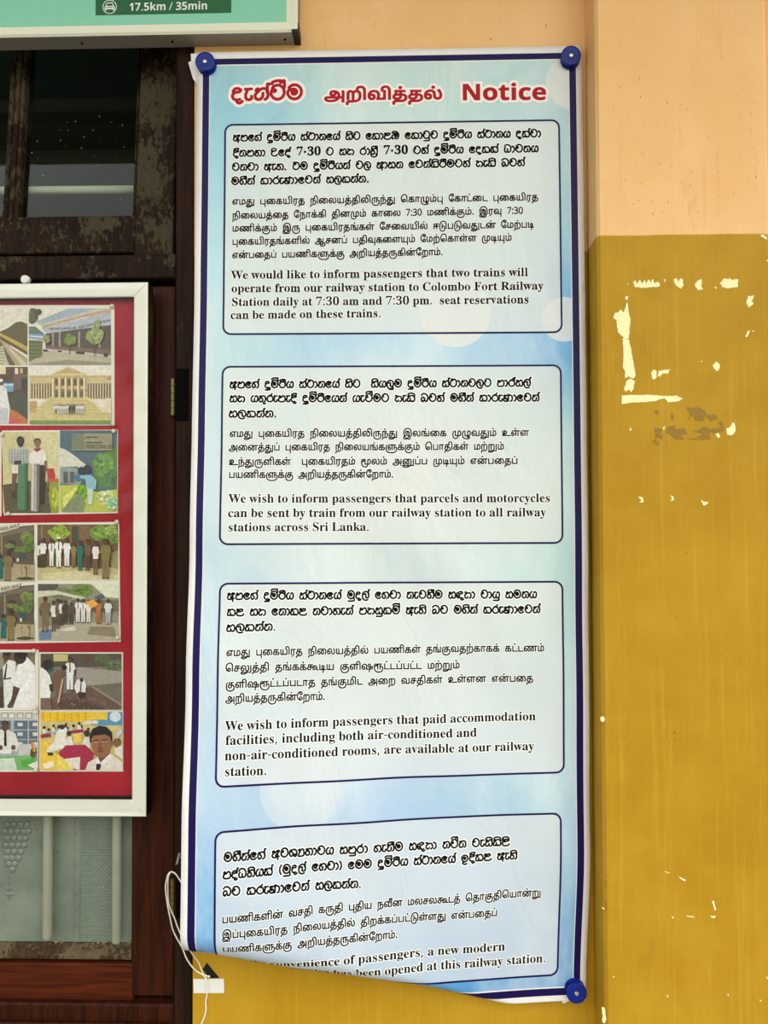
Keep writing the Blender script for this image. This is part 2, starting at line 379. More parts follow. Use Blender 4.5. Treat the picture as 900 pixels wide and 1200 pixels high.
mb.add([(xa,y,z) for y,z in prof]+[(xb,y,z) for y,z in prof], [(i,(i+1)%n,n+(i+1)%n,n+i) for i in range(n)]+[tuple(range(n-1,-1,-1)),tuple(range(n,2*n))])
obj('glazing_bead', mb, wood_material('dusty_bead', (74,56,36), (50,36,22), (110,98,72), .35, .6), door, kind=S)
# patterned glass with a raised brick-and-grape design
def patterned():
    g = NG('frosted_pattern_glass'); p = g.pos()
    cl = g.noise(p, 9, 5, .6); fi = g.noise(g.map(p, (150,150,150)), 1.0, 4, .6)
    col = g.mix(g.step(cl, .3, .75), lin((104,113,99)), lin((126,135,120)))
    col = g.mix(g.math('MULTIPLY', g.step(fi, .6, .75), .35), col, lin((84,92,80)))
    g.bump(g.math('ADD', fi, g.math('MULTIPLY', cl, 2)), .25, .002)
    return g.fin(col, .28, .5)
M_PAT = patterned()
def brick_pat():
    g = NG('brick_pattern_glass'); p = g.pos()
    sx = g.n('ShaderNodeSeparateXYZ'); g.put(sx.inputs[0], p); cx = g.n('ShaderNodeCombineXYZ'); g.put(cx.inputs[0], sx.outputs[0]); g.put(cx.inputs[1], sx.outputs[2])
    br = g.n('ShaderNodeTexBrick'); g.put(br.inputs['Vector'], cx.outputs[0]); br.inputs['Scale'].default_value = 60
    br.inputs['Mortar Size'].default_value = .035; br.inputs['Color1'].default_value = lin((124,136,120)); br.inputs['Color2'].default_value = lin((112,124,108)); br.inputs['Mortar'].default_value = lin((80,90,76))
    br.inputs['Brick Width'].default_value = .55; br.inputs['Row Height'].default_value = .26
    g.bump(br.outputs[1], -.4, .002)
    return g.fin(br.outputs[0], .32, .5)
YG = YS+.014
mb = MB(); mb.pbox(-700, 370, 156, 1112, YG, YG+.004); pane = obj('pane', mb, M_PAT, door, kind=S)
mb = MB(); mb.pbox(95, 940, 133, 1106, YG-.0006, YG); obj('brick_pattern', mb, brick_pat(), door, kind=S)
mb = MB()
for a, c in ((85.5,87),(92,93.6)): mb.pbox(a, 940, c, 1106, YG-.0012, YG)
for k in range(9):
    p = at(89.3, 960+k*18, YG); mb.tube([(p.x-.002,YG-.0006,p.z),(p.x+.002,YG-.0006,p.z+.002)], .0012, 6)
obj('pattern_band', mb, M_PAT, door, kind=S)
mb = MB()
cG = lambda x, y: (x/3.4615, 940+y/3.4615)
def blob(px, py, r):
    p = at(*cG(px, py), YG); r = r/3.4615*.00178*1.12
    mb.lathe((p.x, YG, p.z), [(r, 0), (r*.92, r*.22), (r*.7, r*.4), (r*.35, r*.52), (r*.05, r*.55)], 16)
for row, xs in ((90,(30,56,84,110)),(118,(20,44,70,96,116)),(146,(30,56,82,104)),(174,(24,48,74,98)),(200,(32,58,84)),(226,(26,50,74)),(250,(36,60)),(272,(50,)),(350,(30,44)),(372,(26,40,52))):
    for x in xs: blob(x, row, 13 if row < 300 else 7)
def leaf(cx_, cy_, s_, n_):
    q_ = []
    for k in range(n_*4+1):
        a_ = 2*math.pi*k/(n_*4); r_ = s_*(.62+.38*abs(math.cos(a_*n_/2)))
        q_.append(at(*cG(cx_+math.cos(a_)*r_, cy_+math.sin(a_)*r_*.9), YG-.0002))
    mb.tube(q_, .0005, 5)
    for k in range(n_):
        a_ = 2*math.pi*k/n_; mb.tube([at(*cG(cx_, cy_), YG-.0002), at(*cG(cx_+math.cos(a_)*s_*.8, cy_+math.sin(a_)*s_*.7), YG-.0002)], .0004, 5)
for cx_, cy_, s_ in ((405,345,34),(375,372,24),(440,372,22),(400,405,18),(420,90,30),(140,92,30),(110,75,22),(40,385,14)): leaf(cx_, cy_, s_, 5)
for pts in ([(5,120),(10,200),(30,290),(40,330),(34,400)], [(0,330),(40,332),(95,322)], [(222,186),(236,204),(246,196),(240,182)], [(160,160),(172,178),(164,190)], [(340,420),(400,400),(440,330),(430,300)]):
    q = [at(*cG(*p), YG-.0003) for p in pts]; mb.tube(q, .0006, 6)
obj('grape_relief', mb, M_PAT, door, smooth=True, kind=S)
M_BAR = plain('grey_green_bar_paint', (142,145,126), .3, .5, var=.12)
for px, pyb in ((56, 1102), (137, 1106)):
    mb = MB(); p = at(px, pyb, .022); t = at(px, 940, .022); x = (p.x+t.x)/2
    mb.tube([(x,.022,p.z),(x,.022,p.z+.003),(x,.022,p.z+.008),(x,.022,t.z+.6)], [.004,.009,.0105,.0105], 14)
    obj('window_bar', mb, M_BAR, door, smooth=True, kind=S)
mb = MB()                                               # rough old putty along the lower edge of the glass
for k in range(52):
    px = -10+k*3.3; p = at(px, 1108-abs(math.sin(k*1.7))*4*random.random(), YG-.002); r = random.uniform(.001, .0035)
    mb.tube([(p.x-r*2,YG,p.z),(p.x,YG-.003,p.z+r*.4),(p.x+r*2,YG,p.z)], [r*.5,r,r*.5], 6)
obj('putty', mb, plain('crumbly_putty', (140,130,100), .9, .1, var=.2, scale=200), door, kind='stuff')
M_BRASS = plain('tarnished_brass', (126,112,66), .45, .5, .6, var=.15, scale=200)
M_IRON_PATCH = plain('iron_and_black_patch', (9,7,6), .8, .06)  # for the sign screws and the black patches beside the hinges
for y0, y1 in ((444, 487), (1030, 1070)):
    mb = MB(); a = at(202.5, y0, YS-.014); c = at(202.5, y1, YS-.014); L = a.z-c.z
    for k in range(5):
        mb.tube([(a.x,YS-.014,c.z+L*k/5+.0006),(a.x,YS-.014,c.z+L*(k+1)/5-.0006)], .0052, 12)
    hg = obj('hinge', mb, M_BRASS, door, smooth=False, kind=S, label='tarnished brass hinge')
    mb = MB(); mb.pbox(206, y0-12 if y0 < 500 else y0-4, 221, y1+6, YJ-.0015, YJ+.01); obj('black_patch', mb, M_IRON_PATCH, hg, kind=S)  # flat black patch on the jamb, right of the hinge

for poly in [[(207,1068),(210.5,1058),(211,1030),(213,1026),(213.5,1050),(211.5,1064)], [(205.5,1014),(209,1000),(211,999),(208.5,1012)], [(211,1006),(213,996),(214,1004)]]:
    mb = MB(); mb.prism([(at(x,y,YJ-.0012).x, at(x,y,YJ-.0012).z) for x, y in poly], YJ-.0014, YJ)
    obj('whitewash_drip', mb, M_BAR, bpy.data.objects['trim_1'], kind=S)
# ------------------------------------------------------------------ text: outlines of the printed scripts
GLYPH_ROWS = [
[6,1121,[[160,-123,112,-124,47,-76,14,6,14,61,14,84,26,132,37,149,44,158,58,170,83,176,103,177,476,177,478,105,108,105,93,104,76,102,68,96,64,91,57,78,57,57,57,8,110,-52,164,-51,172,-51,222,-52,295,-4,342,78,354,131,356,149,361,174,365,224,365,253,365,308,345,412,304,484,271,495,264,496,253,496,246,497,231,496,205,476,190,432,190,397,190,360,212,308,232,309,252,308,274,356,274,401,274,432,264,486,250,511,279,529,288,512,304,472,313,424,313,397,313,360,302,304,282,264,251,240,232,241,209,240,172,276,150,344,150,393,150,456,179,532,226,566,252,567,290,566,348,514,388,424,408,312,408,253,408,224,405,174,402,151,399,129,385,46,320,-66,227,-124,171,-123],[474,-153,474,555,516,555,516,-153]]],
[32,869,[[285,567,323,566,376,490,402,348,402,245,402,122,372,-32,345,-75,326,-108,278,-144,224,-156,194,-155,135,-155,114,-156,91,-168,82,-179,74,-190,66,-230,66,-263,66,-278,66,-304,67,-315,26,-319,24,-304,22,-260,22,-243,22,-200,38,-138,51,-119,60,-106,80,-92,105,-84,122,-83,183,-83,230,-84,296,-56,338,12,358,144,358,249,358,338,338,446,304,494,282,495,268,494,246,476,237,459,227,436,219,372,219,321,219,1,176,1,176,321,176,370,171,440,164,461,158,476,142,494,131,495,120,494,104,476,98,465,90,440,86,372,86,329,86,1,43,1,43,341,43,390,48,456,60,504,70,525,80,544,109,566,128,567,147,566,177,538,199,484,206,445,195,451,200,484,224,536,260,566]]],
[42,262,[[-40,845,-12,844,32,808,49,773,60,750,78,680,87,572,87,489,87,1,44,1,44,473,44,544,38,636,26,698,17,719,6,744,-23,768,-40,769,-62,768,-92,736,-108,676,-108,637,-108,608,-100,544,-91,517,-136,517,-143,544,-150,604,-150,637,-150,690,-132,768,-102,818,-62,844]]],
[36,1044,[[124,-11,98,-12,54,40,28,152,28,245,28,350,71,494,141,566,182,567,220,566,274,520,309,442,326,340,326,281,326,216,312,116,302,73,435,73,435,555,478,555,478,1,258,1,256,65,267,98,282,200,282,269,282,340,256,440,211,492,180,493,145,492,95,424,68,310,68,237,68,170,84,92,110,56,126,57,140,56,159,80,170,124,170,157,170,204,144,258,124,259,104,258,68,216,54,185,46,249,62,284,106,328,130,329,166,328,211,240,211,165,211,110,190,30,152,-12]]],
[84,825,[[130,-11,100,-12,52,26,24,100,24,153,24,206,53,284,115,328,166,329,238,329,282,328,350,284,388,184,388,99,388,32,364,-60,340,-93,324,-116,282,-144,228,-156,192,-155,136,-155,115,-156,92,-168,84,-179,76,-190,66,-230,66,-263,66,-278,68,-304,68,-315,27,-319,26,-304,24,-260,24,-243,24,-200,40,-138,52,-119,61,-106,80,-92,106,-84,122,-83,177,-83,222,-84,278,-68,314,-38,325,-11,335,8,346,68,346,105,346,154,326,214,294,246,254,258,234,259,162,259,137,258,102,246,89,233,78,220,68,182,68,153,68,108,106,60,134,61,156,60,188,88,206,154,206,213,206,483,120,483,120,303,80,287,80,555,342,555,342,483,248,483,248,227,248,160,236,84,226,57,210,20,162,-12],[218,679,203,678,184,716,184,745,184,774,203,812,218,813,232,812,251,774,251,745,251,716,232,678]]],
[25,825,[[130,-11,100,-12,52,26,24,100,24,153,24,206,53,284,115,328,166,329,238,329,282,328,350,284,388,184,388,99,388,32,364,-60,340,-93,324,-116,282,-144,228,-156,192,-155,136,-155,115,-156,92,-168,84,-179,76,-190,66,-230,66,-263,66,-278,68,-304,68,-315,27,-319,26,-304,24,-260,24,-243,24,-200,40,-138,52,-119,61,-106,80,-92,106,-84,122,-83,177,-83,222,-84,278,-68,314,-38,325,-11,335,8,346,68,346,105,346,154,326,214,294,246,254,258,234,259,162,259,137,258,102,246,89,233,78,220,68,182,68,153,68,108,106,60,134,61,156,60,188,88,206,154,206,213,206,483,120,483,120,303,80,287,80,555,342,555,342,483,248,483,248,227,248,160,236,84,226,57,210,20,162,-12]]],
[92,1013,[[124,-11,98,-12,54,40,28,152,28,243,28,324,52,444,94,526,149,566,180,567,204,566,254,540,272,503,286,476,302,404,308,312,308,253,308,216,312,160,321,112,329,97,336,80,358,62,372,63,388,62,416,94,432,170,432,237,432,304,416,416,387,508,369,549,408,601,439,520,475,348,475,245,475,160,450,44,404,-12,368,-11,347,-12,312,12,298,39,282,68,266,174,265,251,265,286,261,362,249,432,236,457,226,472,198,492,178,493,143,492,94,424,68,308,68,233,68,168,84,90,110,56,126,57,140,56,160,80,170,124,170,157,170,204,144,258,124,259,104,258,68,216,54,185,46,249,62,284,106,328,130,329,166,328,211,240,211,165,211,110,190,30,152,-12],[254,679,239,678,220,716,220,745,220,774,239,812,254,813,268,812,287,774,287,745,287,716,268,678]]],
[12,801,[[124,-11,98,-12,54,40,28,152,28,241,28,316,54,430,75,469,91,496,132,536,188,554,226,555,254,555,254,483,220,483,188,482,144,468,117,440,107,425,88,388,68,292,68,233,68,168,84,90,110,56,126,57,140,56,160,80,170,124,170,157,170,204,144,258,124,259,104,258,68,216,54,185,46,249,62,284,106,328,130,329,166,328,211,240,211,165,211,110,190,30,152,-12],[264,1,264,483,246,483,247,555,392,555,392,483,307,483,307,1]]],
[29,858,[[290,567,328,566,376,488,398,352,398,263,398,192,384,92,367,61,356,36,326,12,285,0,256,1,44,1,44,555,87,555,87,73,200,73,200,357,200,416,212,490,222,517,234,540,266,566],[289,495,280,494,264,484,259,473,251,452,243,400,243,339,243,73,266,73,300,72,338,110,354,196,354,269,354,332,341,432,312,494]]],
[122,1091,[[130,-11,100,-12,52,26,24,100,24,153,24,206,53,284,115,328,166,329,243,329,276,328,330,292,368,224,388,124,388,59,388,16,379,-60,371,-89,358,-151,340,-206,282,-282,204,-320,156,-319,150,-319,115,-320,55,-290,19,-222,19,-167,19,-144,27,-112,34,-103,42,-92,60,-84,82,-83,468,-83,468,-155,343,-155,310,-155,78,-155,72,-156,60,-164,60,-179,60,-208,104,-248,148,-247,155,-247,192,-248,248,-226,292,-184,308,-151,326,-89,332,-68,340,-24,344,28,344,57,344,124,318,216,269,258,236,259,162,259,137,258,102,246,89,233,78,220,68,182,68,153,68,108,106,60,134,61,156,60,188,88,206,154,206,213,206,483,120,483,120,303,80,287,80,555,342,555,342,483,248,483,248,227,248,160,236,84,226,57,210,20,162,-12],[458,-155,458,555,502,555,502,-155]]],
[3,260,[]],
[131,778,[[302,-283,302,1,44,1,44,555,87,555,87,73,302,73,302,555,345,555,345,-283]]],
[48,1160,[[124,-11,98,-12,54,40,28,152,28,245,28,342,72,488,151,566,204,567,228,566,271,552,311,520,330,497,348,467,379,416,412,272,412,189,412,122,393,32,356,-12,332,-11,302,-12,266,40,248,128,248,187,248,244,261,342,284,424,298,457,320,499,340,532,387,566,414,567,461,566,520,488,548,356,548,281,548,212,534,104,514,20,502,-11,466,33,482,76,504,192,504,277,504,342,482,440,440,492,410,493,388,492,354,468,336,441,320,406,300,328,290,240,290,189,290,120,312,56,330,57,346,56,363,94,370,152,370,183,370,262,340,388,310,433,287,466,231,492,199,493,162,492,107,438,74,344,70,285,69,268,68,240,68,233,68,168,84,90,110,56,127,57,140,56,160,80,170,124,170,157,170,204,144,258,124,259,104,258,68,216,54,185,46,249,62,284,106,328,130,329,166,328,211,240,211,165,211,110,190,30,152,-12]]],
[18,825,[[130,-11,100,-12,52,26,24,100,24,153,24,206,53,284,115,328,166,329,256,329,282,328,320,318,348,296,360,281,373,260,388,194,388,153,388,76,342,-8,301,-7,290,-8,262,-2,251,5,260,73,268,68,288,62,297,63,320,62,345,108,345,157,345,190,330,232,306,252,275,258,260,259,162,259,137,258,102,246,89,233,78,220,68,182,68,153,68,108,106,60,134,61,156,60,188,88,206,152,206,213,206,483,120,483,120,303,80,287,80,555,342,555,342,483,248,483,248,227,248,160,236,84,226,57,210,20,162,-12]]],
[30,963,[[177,1,177,555,220,555,220,73,394,73,394,555,438,555,438,1],[120,-11,102,-12,74,14,64,37,59,52,50,88,44,152,44,203,44,555,87,555,87,225,87,176,91,102,101,83,106,72,120,60,129,61,144,60,169,92,180,125,179,41,170,20,140,-12]]],
[31,640,[[116,-211,87,-159,184,25,184,483,87,483,87,1,44,1,44,555,312,555,312,483,226,483,226,1]]],
[26,789,[[278,363,304,362,346,310,370,208,370,135,370,44,344,-60,321,-93,305,-116,264,-144,210,-156,174,-155,136,-155,115,-156,92,-168,84,-179,76,-190,66,-230,66,-263,66,-278,68,-304,68,-315,27,-319,26,-304,24,-260,24,-243,24,-200,40,-138,52,-119,61,-106,80,-92,106,-84,122,-83,169,-83,210,-84,262,-70,294,-40,305,-13,315,8,328,80,328,133,328,184,314,252,288,288,268,289,254,288,226,264,215,249,214,323,226,338,258,362],[44,1,44,555,304,555,304,483,217,483,217,1,174,1,174,483,87,483,87,1]]],
[33,1013,[[124,-11,98,-12,54,40,28,152,28,243,28,324,52,444,94,526,149,566,180,567,204,566,254,540,272,503,286,476,302,404,308,312,308,253,308,216,312,160,321,112,329,97,336,80,358,62,372,63,388,62,416,94,432,170,432,237,432,304,416,416,387,508,369,549,408,601,439,520,475,348,475,245,475,160,450,44,404,-12,368,-11,347,-12,312,12,298,39,282,68,266,174,265,251,265,286,261,362,249,432,236,457,226,472,198,492,178,493,143,492,94,424,68,308,68,233,68,168,84,90,110,56,126,57,140,56,160,80,170,124,170,157,170,204,144,258,124,259,104,258,68,216,54,185,46,249,62,284,106,328,130,329,166,328,211,240,211,165,211,110,190,30,152,-12]]],
[145,1271,[[439,845,470,844,522,808,543,775,557,752,578,682,591,572,591,489,591,1,548,1,548,461,548,540,540,640,523,698,512,719,498,744,460,768,440,769,413,768,374,732,354,666,354,621,354,584,364,530,382,490,406,464,422,461,423,391,392,396,341,452,312,552,312,621,312,696,346,792,404,844],[124,-11,98,-12,54,40,28,152,28,243,28,324,52,444,94,526,149,566,180,567,204,566,254,540,272,503,286,476,302,404,308,312,308,253,308,216,312,160,321,112,329,97,336,80,358,62,372,63,388,62,416,94,432,170,432,237,432,300,422,402,402,488,389,533,428,569,443,516,464,414,475,304,475,245,475,160,450,44,404,-12,368,-11,347,-12,312,12,298,39,282,68,266,174,265,251,265,286,261,362,249,432,236,457,226,472,198,492,178,493,143,492,94,424,68,308,68,233,68,168,84,90,110,56,126,57,140,56,160,80,170,124,170,157,170,204,144,258,124,259,104,258,68,216,54,185,46,249,62,284,106,328,130,329,166,328,211,240,211,165,211,110,190,30,152,-12]]],
[140,1051,[[410,321,437,320,478,262,501,154,501,79,501,-28,464,-180,402,-276,321,-320,277,-319,267,-319,216,-320,138,-270,83,-180,50,-68,34,62,34,129,34,147,34,228,53,372,84,498,103,555,140,511,111,424,77,248,77,145,77,127,77,52,98,-80,145,-184,218,-244,270,-243,276,-243,330,-244,412,-174,457,-32,457,77,457,134,444,208,420,248,402,249,388,248,364,224,354,213,354,285,364,298,392,320],[180,1,180,555,442,555,442,483,354,483,354,1,311,1,311,483,224,483,224,1]]],
[85,789,[[278,363,304,362,346,310,370,208,370,135,370,44,344,-60,321,-93,305,-116,264,-144,210,-156,174,-155,136,-155,115,-156,92,-168,84,-179,76,-190,66,-230,66,-263,66,-278,68,-304,68,-315,27,-319,26,-304,24,-260,24,-243,24,-200,40,-138,52,-119,61,-106,80,-92,106,-84,122,-83,169,-83,210,-84,262,-70,294,-40,305,-13,315,8,328,80,328,133,328,184,314,252,288,288,268,289,254,288,226,264,215,249,214,323,226,338,258,362],[44,1,44,555,304,555,304,483,217,483,217,1,174,1,174,483,87,483,87,1],[198,679,183,678,164,716,164,745,164,774,183,812,198,813,212,812,231,774,231,745,231,716,212,678]]],
[46,901,[[200,-11,162,-12,100,46,54,152,28,302,28,393,28,504,65,672,126,786,200,844,238,845,278,844,334,804,354,769,372,736,396,644,406,512,406,417,406,1,364,1,364,365,364,456,356,588,340,678,324,709,310,738,267,768,238,769,212,768,154,728,104,638,72,492,72,385,72,324,84,222,107,144,138,90,156,77,164,73,174,64,195,58,206,59,231,58,262,116,262,173,262,218,237,276,215,277,194,276,168,220,168,173,168,136,180,68,192,45,163,29,150,52,128,132,128,193,128,234,148,304,186,348,216,349,240,348,278,308,301,228,301,173,301,108,274,26,228,-12]]],
[41,640,[[44,1,44,555,312,555,312,483,226,483,226,1,184,1,184,483,87,483,87,1]]],
[153,1132,[[424,-45,442,-46,470,-72,486,-118,486,-151,486,-194,467,-252,434,-292,393,-312,348,-320,326,-319,304,-319,253,-320,168,-284,103,-212,58,-104,34,44,34,137,34,153,34,232,54,376,86,502,103,555,140,511,120,454,92,336,77,212,77,151,77,133,77,72,92,-40,124,-134,178,-204,256,-244,308,-243,327,-243,348,-244,389,-236,424,-216,444,-184,444,-159,444,-136,429,-116,415,-115,398,-116,364,-148,354,-163,354,-89,364,-78,400,-46],[337,-167,337,9,380,9,380,-167],[427,567,464,566,512,488,536,352,536,263,536,192,520,92,504,61,492,36,462,12,422,0,393,1,181,1,181,555,224,555,224,73,337,73,337,357,337,416,348,490,360,517,371,540,403,566],[426,495,418,494,402,484,396,473,388,452,380,400,380,339,380,73,404,73,438,72,476,110,492,196,492,269,492,332,478,432,450,494]]],
[88,858,[[290,567,328,566,376,488,398,352,398,263,398,192,384,92,367,61,356,36,326,12,285,0,256,1,44,1,44,555,87,555,87,73,200,73,200,357,200,416,212,490,222,517,234,540,266,566],[289,495,280,494,264,484,259,473,251,452,243,400,243,339,243,73,266,73,300,72,338,110,354,196,354,269,354,332,341,432,312,494],[215,679,200,678,182,716,182,745,182,774,200,812,215,813,230,812,248,774,248,745,248,716,230,678]]],
[47,720,[[226,-11,185,-12,114,44,59,152,28,312,28,417,28,520,60,680,118,788,194,844,238,845,268,844,317,808,346,730,346,669,346,616,324,542,286,504,262,505,236,504,200,544,182,612,182,657,182,700,200,770,214,793,242,775,231,748,222,696,222,665,222,620,244,574,263,575,284,574,306,628,306,669,306,704,288,748,259,772,240,773,235,772,220,772,212,771,184,760,133,710,94,622,71,500,71,419,71,340,91,216,126,128,173,74,200,65,208,60,226,58,232,59,252,58,282,84,299,134,299,173,299,216,278,276,255,277,236,276,210,224,210,173,210,136,222,68,234,45,203,29,190,52,170,130,170,185,170,232,190,304,228,346,255,347,280,346,318,306,340,228,340,173,340,108,310,26,258,-12]]],
[82,693,[[44,1,44,555,87,555,87,73,338,73,338,1],[174,679,159,678,140,716,140,745,140,774,159,812,174,813,188,812,207,774,207,745,207,716,188,678]]],
[23,693,[[44,1,44,555,87,555,87,73,338,73,338,1]]],
[77,825,[[130,-11,100,-12,52,26,24,100,24,153,24,206,53,284,115,328,166,329,256,329,282,328,320,318,348,296,360,281,373,260,388,194,388,153,388,76,342,-8,301,-7,290,-8,262,-2,251,5,260,73,268,68,288,62,297,63,320,62,345,108,345,157,345,190,330,232,306,252,275,258,260,259,162,259,137,258,102,246,89,233,78,220,68,182,68,153,68,108,106,60,134,61,156,60,188,88,206,152,206,213,206,483,120,483,120,303,80,287,80,555,342,555,342,483,248,483,248,227,248,160,236,84,226,57,210,20,162,-12],[216,679,202,678,182,716,182,745,182,774,202,812,216,813,230,812,250,774,250,745,250,716,230,678]]],
[27,1234,[[124,-11,98,-12,54,40,28,152,28,245,28,342,72,488,151,566,204,567,228,566,272,552,312,520,331,497,354,453,380,406,412,272,412,189,412,122,393,32,356,-12,332,-11,302,-12,266,40,248,128,248,187,248,240,260,332,283,416,300,455,325,497,340,512,374,540,422,554,459,555,608,555,608,483,524,483,524,1,480,1,480,483,448,483,431,482,402,476,376,466,352,446,340,431,324,408,302,332,290,236,290,189,290,120,312,56,330,57,346,56,363,94,370,152,370,183,370,260,340,388,310,433,287,466,231,492,199,493,162,492,107,438,74,344,70,285,69,268,68,240,68,233,68,168,84,90,110,56,126,57,140,56,160,80,170,124,170,157,170,204,144,258,124,259,104,258,68,216,54,185,46,249,62,284,106,328,130,329,166,328,211,240,211,165,211,110,190,30,152,-12]]],
[134,1132,[[211,-283,172,-284,106,-232,60,-132,34,16,34,117,34,149,34,228,54,376,86,504,103,555,140,511,110,430,77,238,77,137,77,121,77,32,98,-94,134,-172,182,-206,211,-205,252,-206,305,-156,334,-60,337,9,379,9,376,-76,338,-208,264,-284],[427,567,464,566,512,488,536,352,536,263,536,192,520,92,504,61,492,36,462,12,422,0,393,1,181,1,181,555,224,555,224,73,337,73,337,357,337,416,348,490,360,517,371,540,403,566],[426,495,418,494,402,484,396,473,388,452,380,400,380,339,380,73,404,73,438,72,476,110,492,196,492,269,492,332,478,432,450,494]]],
[190,572,[[68,1,215,635,22,635,22,715,262,715,262,647,116,1]]],
[193,268,[[67,-11,54,-12,36,20,36,57,36,94,54,124,67,125,80,124,98,94,98,57,98,20,80,-12],[67,415,54,414,36,446,36,483,36,520,54,550,67,551,80,550,98,520,98,483,98,446,80,414]]],
[186,572,[[121,-11,92,-12,42,8,22,29,22,109,46,88,98,62,122,63,166,62,212,134,212,205,212,246,190,304,146,332,112,333,78,333,78,407,112,407,141,406,181,440,202,500,202,541,202,592,167,652,136,653,110,652,70,622,47,593,25,653,49,688,104,724,136,725,166,724,216,688,247,608,247,549,247,502,230,432,197,386,173,377,173,373,214,362,258,274,258,203,258,124,221,32,158,-12]]],
[183,572,[[143,-11,104,-12,52,72,25,236,25,357,25,482,50,644,103,724,143,725,182,724,234,640,262,478,262,357,262,264,247,124,218,34,173,-12],[143,65,168,64,198,116,213,202,218,306,218,357,218,408,212,508,197,596,168,650,143,651,118,650,88,596,74,510,69,408,69,357,69,300,74,192,90,110,119,64]]],
[24,1648,[[124,-11,98,-12,54,40,28,152,28,245,28,342,72,488,151,566,204,567,228,566,272,552,312,520,331,497,352,461,380,408,412,272,412,189,412,122,393,32,356,-12,332,-11,302,-12,266,40,248,128,248,187,248,240,260,336,282,420,298,455,322,497,346,530,400,566,433,567,456,566,493,552,526,520,542,497,565,457,582,424,606,340,620,244,620,189,620,122,600,32,564,-12,538,-11,510,-12,474,40,456,128,456,187,456,236,466,328,490,416,510,459,532,497,548,512,582,540,630,554,666,555,816,555,816,483,730,483,730,1,688,1,688,483,655,483,638,482,610,478,584,468,560,448,548,431,532,408,510,334,498,240,498,189,498,120,519,56,537,57,553,56,570,94,578,152,578,183,578,240,562,336,538,412,524,433,502,466,457,492,434,493,406,492,358,464,336,429,320,400,300,322,290,232,290,189,290,120,312,56,330,57,346,56,363,94,370,152,370,183,370,262,340,388,310,433,287,466,231,492,199,493,162,492,107,438,74,344,70,285,69,268,68,240,68,233,68,168,84,90,110,56,126,57,140,56,160,80,170,124,170,157,170,204,144,258,124,259,104,258,68,216,54,185,46,249,62,284,106,328,130,329,166,328,211,240,211,165,211,110,190,30,152,-12]]],
[102,1062,[[250,-11,219,-12,171,26,143,100,143,153,143,206,172,284,234,328,284,329,347,329,390,328,452,280,490,198,507,96,507,41,507,-40,482,-160,440,-244,382,-296,317,-320,283,-319,268,-319,216,-320,136,-268,82,-176,49,-60,34,68,34,131,34,153,34,232,54,376,86,502,104,555,140,511,120,454,92,336,77,212,77,151,77,133,77,56,100,-80,146,-184,222,-244,274,-243,280,-243,322,-244,390,-208,438,-136,463,-30,463,41,463,116,432,212,378,258,343,259,281,259,256,258,220,246,208,233,196,220,186,182,186,153,186,108,224,60,253,61,275,60,306,88,324,154,324,213,324,483,238,483,238,303,198,287,198,555,460,555,460,483,366,483,366,227,366,160,355,84,344,57,329,20,280,-12]]],
[181,268,[[67,-11,54,-12,36,20,36,57,36,94,54,124,67,125,80,124,98,94,98,57,98,20,80,-12]]],
[8,1126,[[128,-319,96,-320,49,-276,24,-192,24,-133,24,-64,61,44,92,81,121,116,198,152,240,153,280,152,345,124,370,101,398,72,436,-2,455,-88,455,-133,455,-220,400,-320,349,-319,314,-320,248,-282,216,-243,190,-218,142,-132,100,-24,86,31,62,112,38,282,38,381,38,466,68,632,128,764,220,844,284,845,345,844,434,776,462,709,482,662,506,552,519,412,519,323,519,1,476,1,476,273,476,368,465,518,441,632,422,673,398,720,331,768,284,769,242,768,168,716,112,616,81,472,81,377,81,312,90,210,108,116,120,69,132,18,171,-84,223,-174,253,-205,274,-230,319,-248,344,-247,382,-248,412,-182,412,-127,412,-78,381,6,356,33,332,56,272,80,240,81,196,80,131,44,110,17,88,-12,67,-88,67,-127,67,-184,98,-248,134,-247,156,-248,196,-236,216,-213,246,-186,298,-90,336,26,344,85,351,124,358,208,358,251,358,322,338,420,307,480,290,491,265,497,262,496,252,496,248,497,230,496,201,476,184,432,184,401,184,362,206,312,227,313,246,312,268,360,268,403,268,434,256,488,244,517,284,511,290,496,301,460,308,416,308,393,308,348,288,282,252,244,226,245,204,244,166,282,144,352,144,399,144,456,174,530,225,566,256,567,304,566,368,488,401,348,401,255,401,210,392,92,380,37,368,-26,333,-132,287,-218,260,-247,228,-284,162,-320]]],
[156,1044,[[124,-11,98,-12,54,40,28,152,28,245,28,350,71,494,141,566,182,567,220,566,274,520,309,442,326,340,326,281,326,216,312,116,302,73,435,73,435,555,478,555,478,1,258,1,256,65,267,98,282,200,282,269,282,340,256,440,211,492,180,493,145,492,95,424,68,310,68,237,68,170,84,92,110,56,126,57,140,56,159,80,170,124,170,157,170,204,144,258,124,259,104,258,68,216,54,185,46,249,62,284,106,328,130,329,166,328,211,240,211,165,211,110,190,30,152,-12],[435,-283,435,33,478,33,478,-283]]],
[78,1044,[[44,1,44,555,302,555,302,483,215,483,215,325,225,336,257,362,279,363,304,362,340,324,359,252,359,201,359,164,349,100,341,73,402,73,402,1,172,1,172,73,298,73,306,96,316,158,316,193,316,244,291,288,272,289,256,288,226,264,215,247,215,145,172,145,172,483,87,483,87,1],[366,1,366,73,435,73,435,555,478,555,478,1],[261,679,246,678,228,716,228,745,228,774,246,812,261,813,276,812,294,774,294,745,294,716,276,678]]],
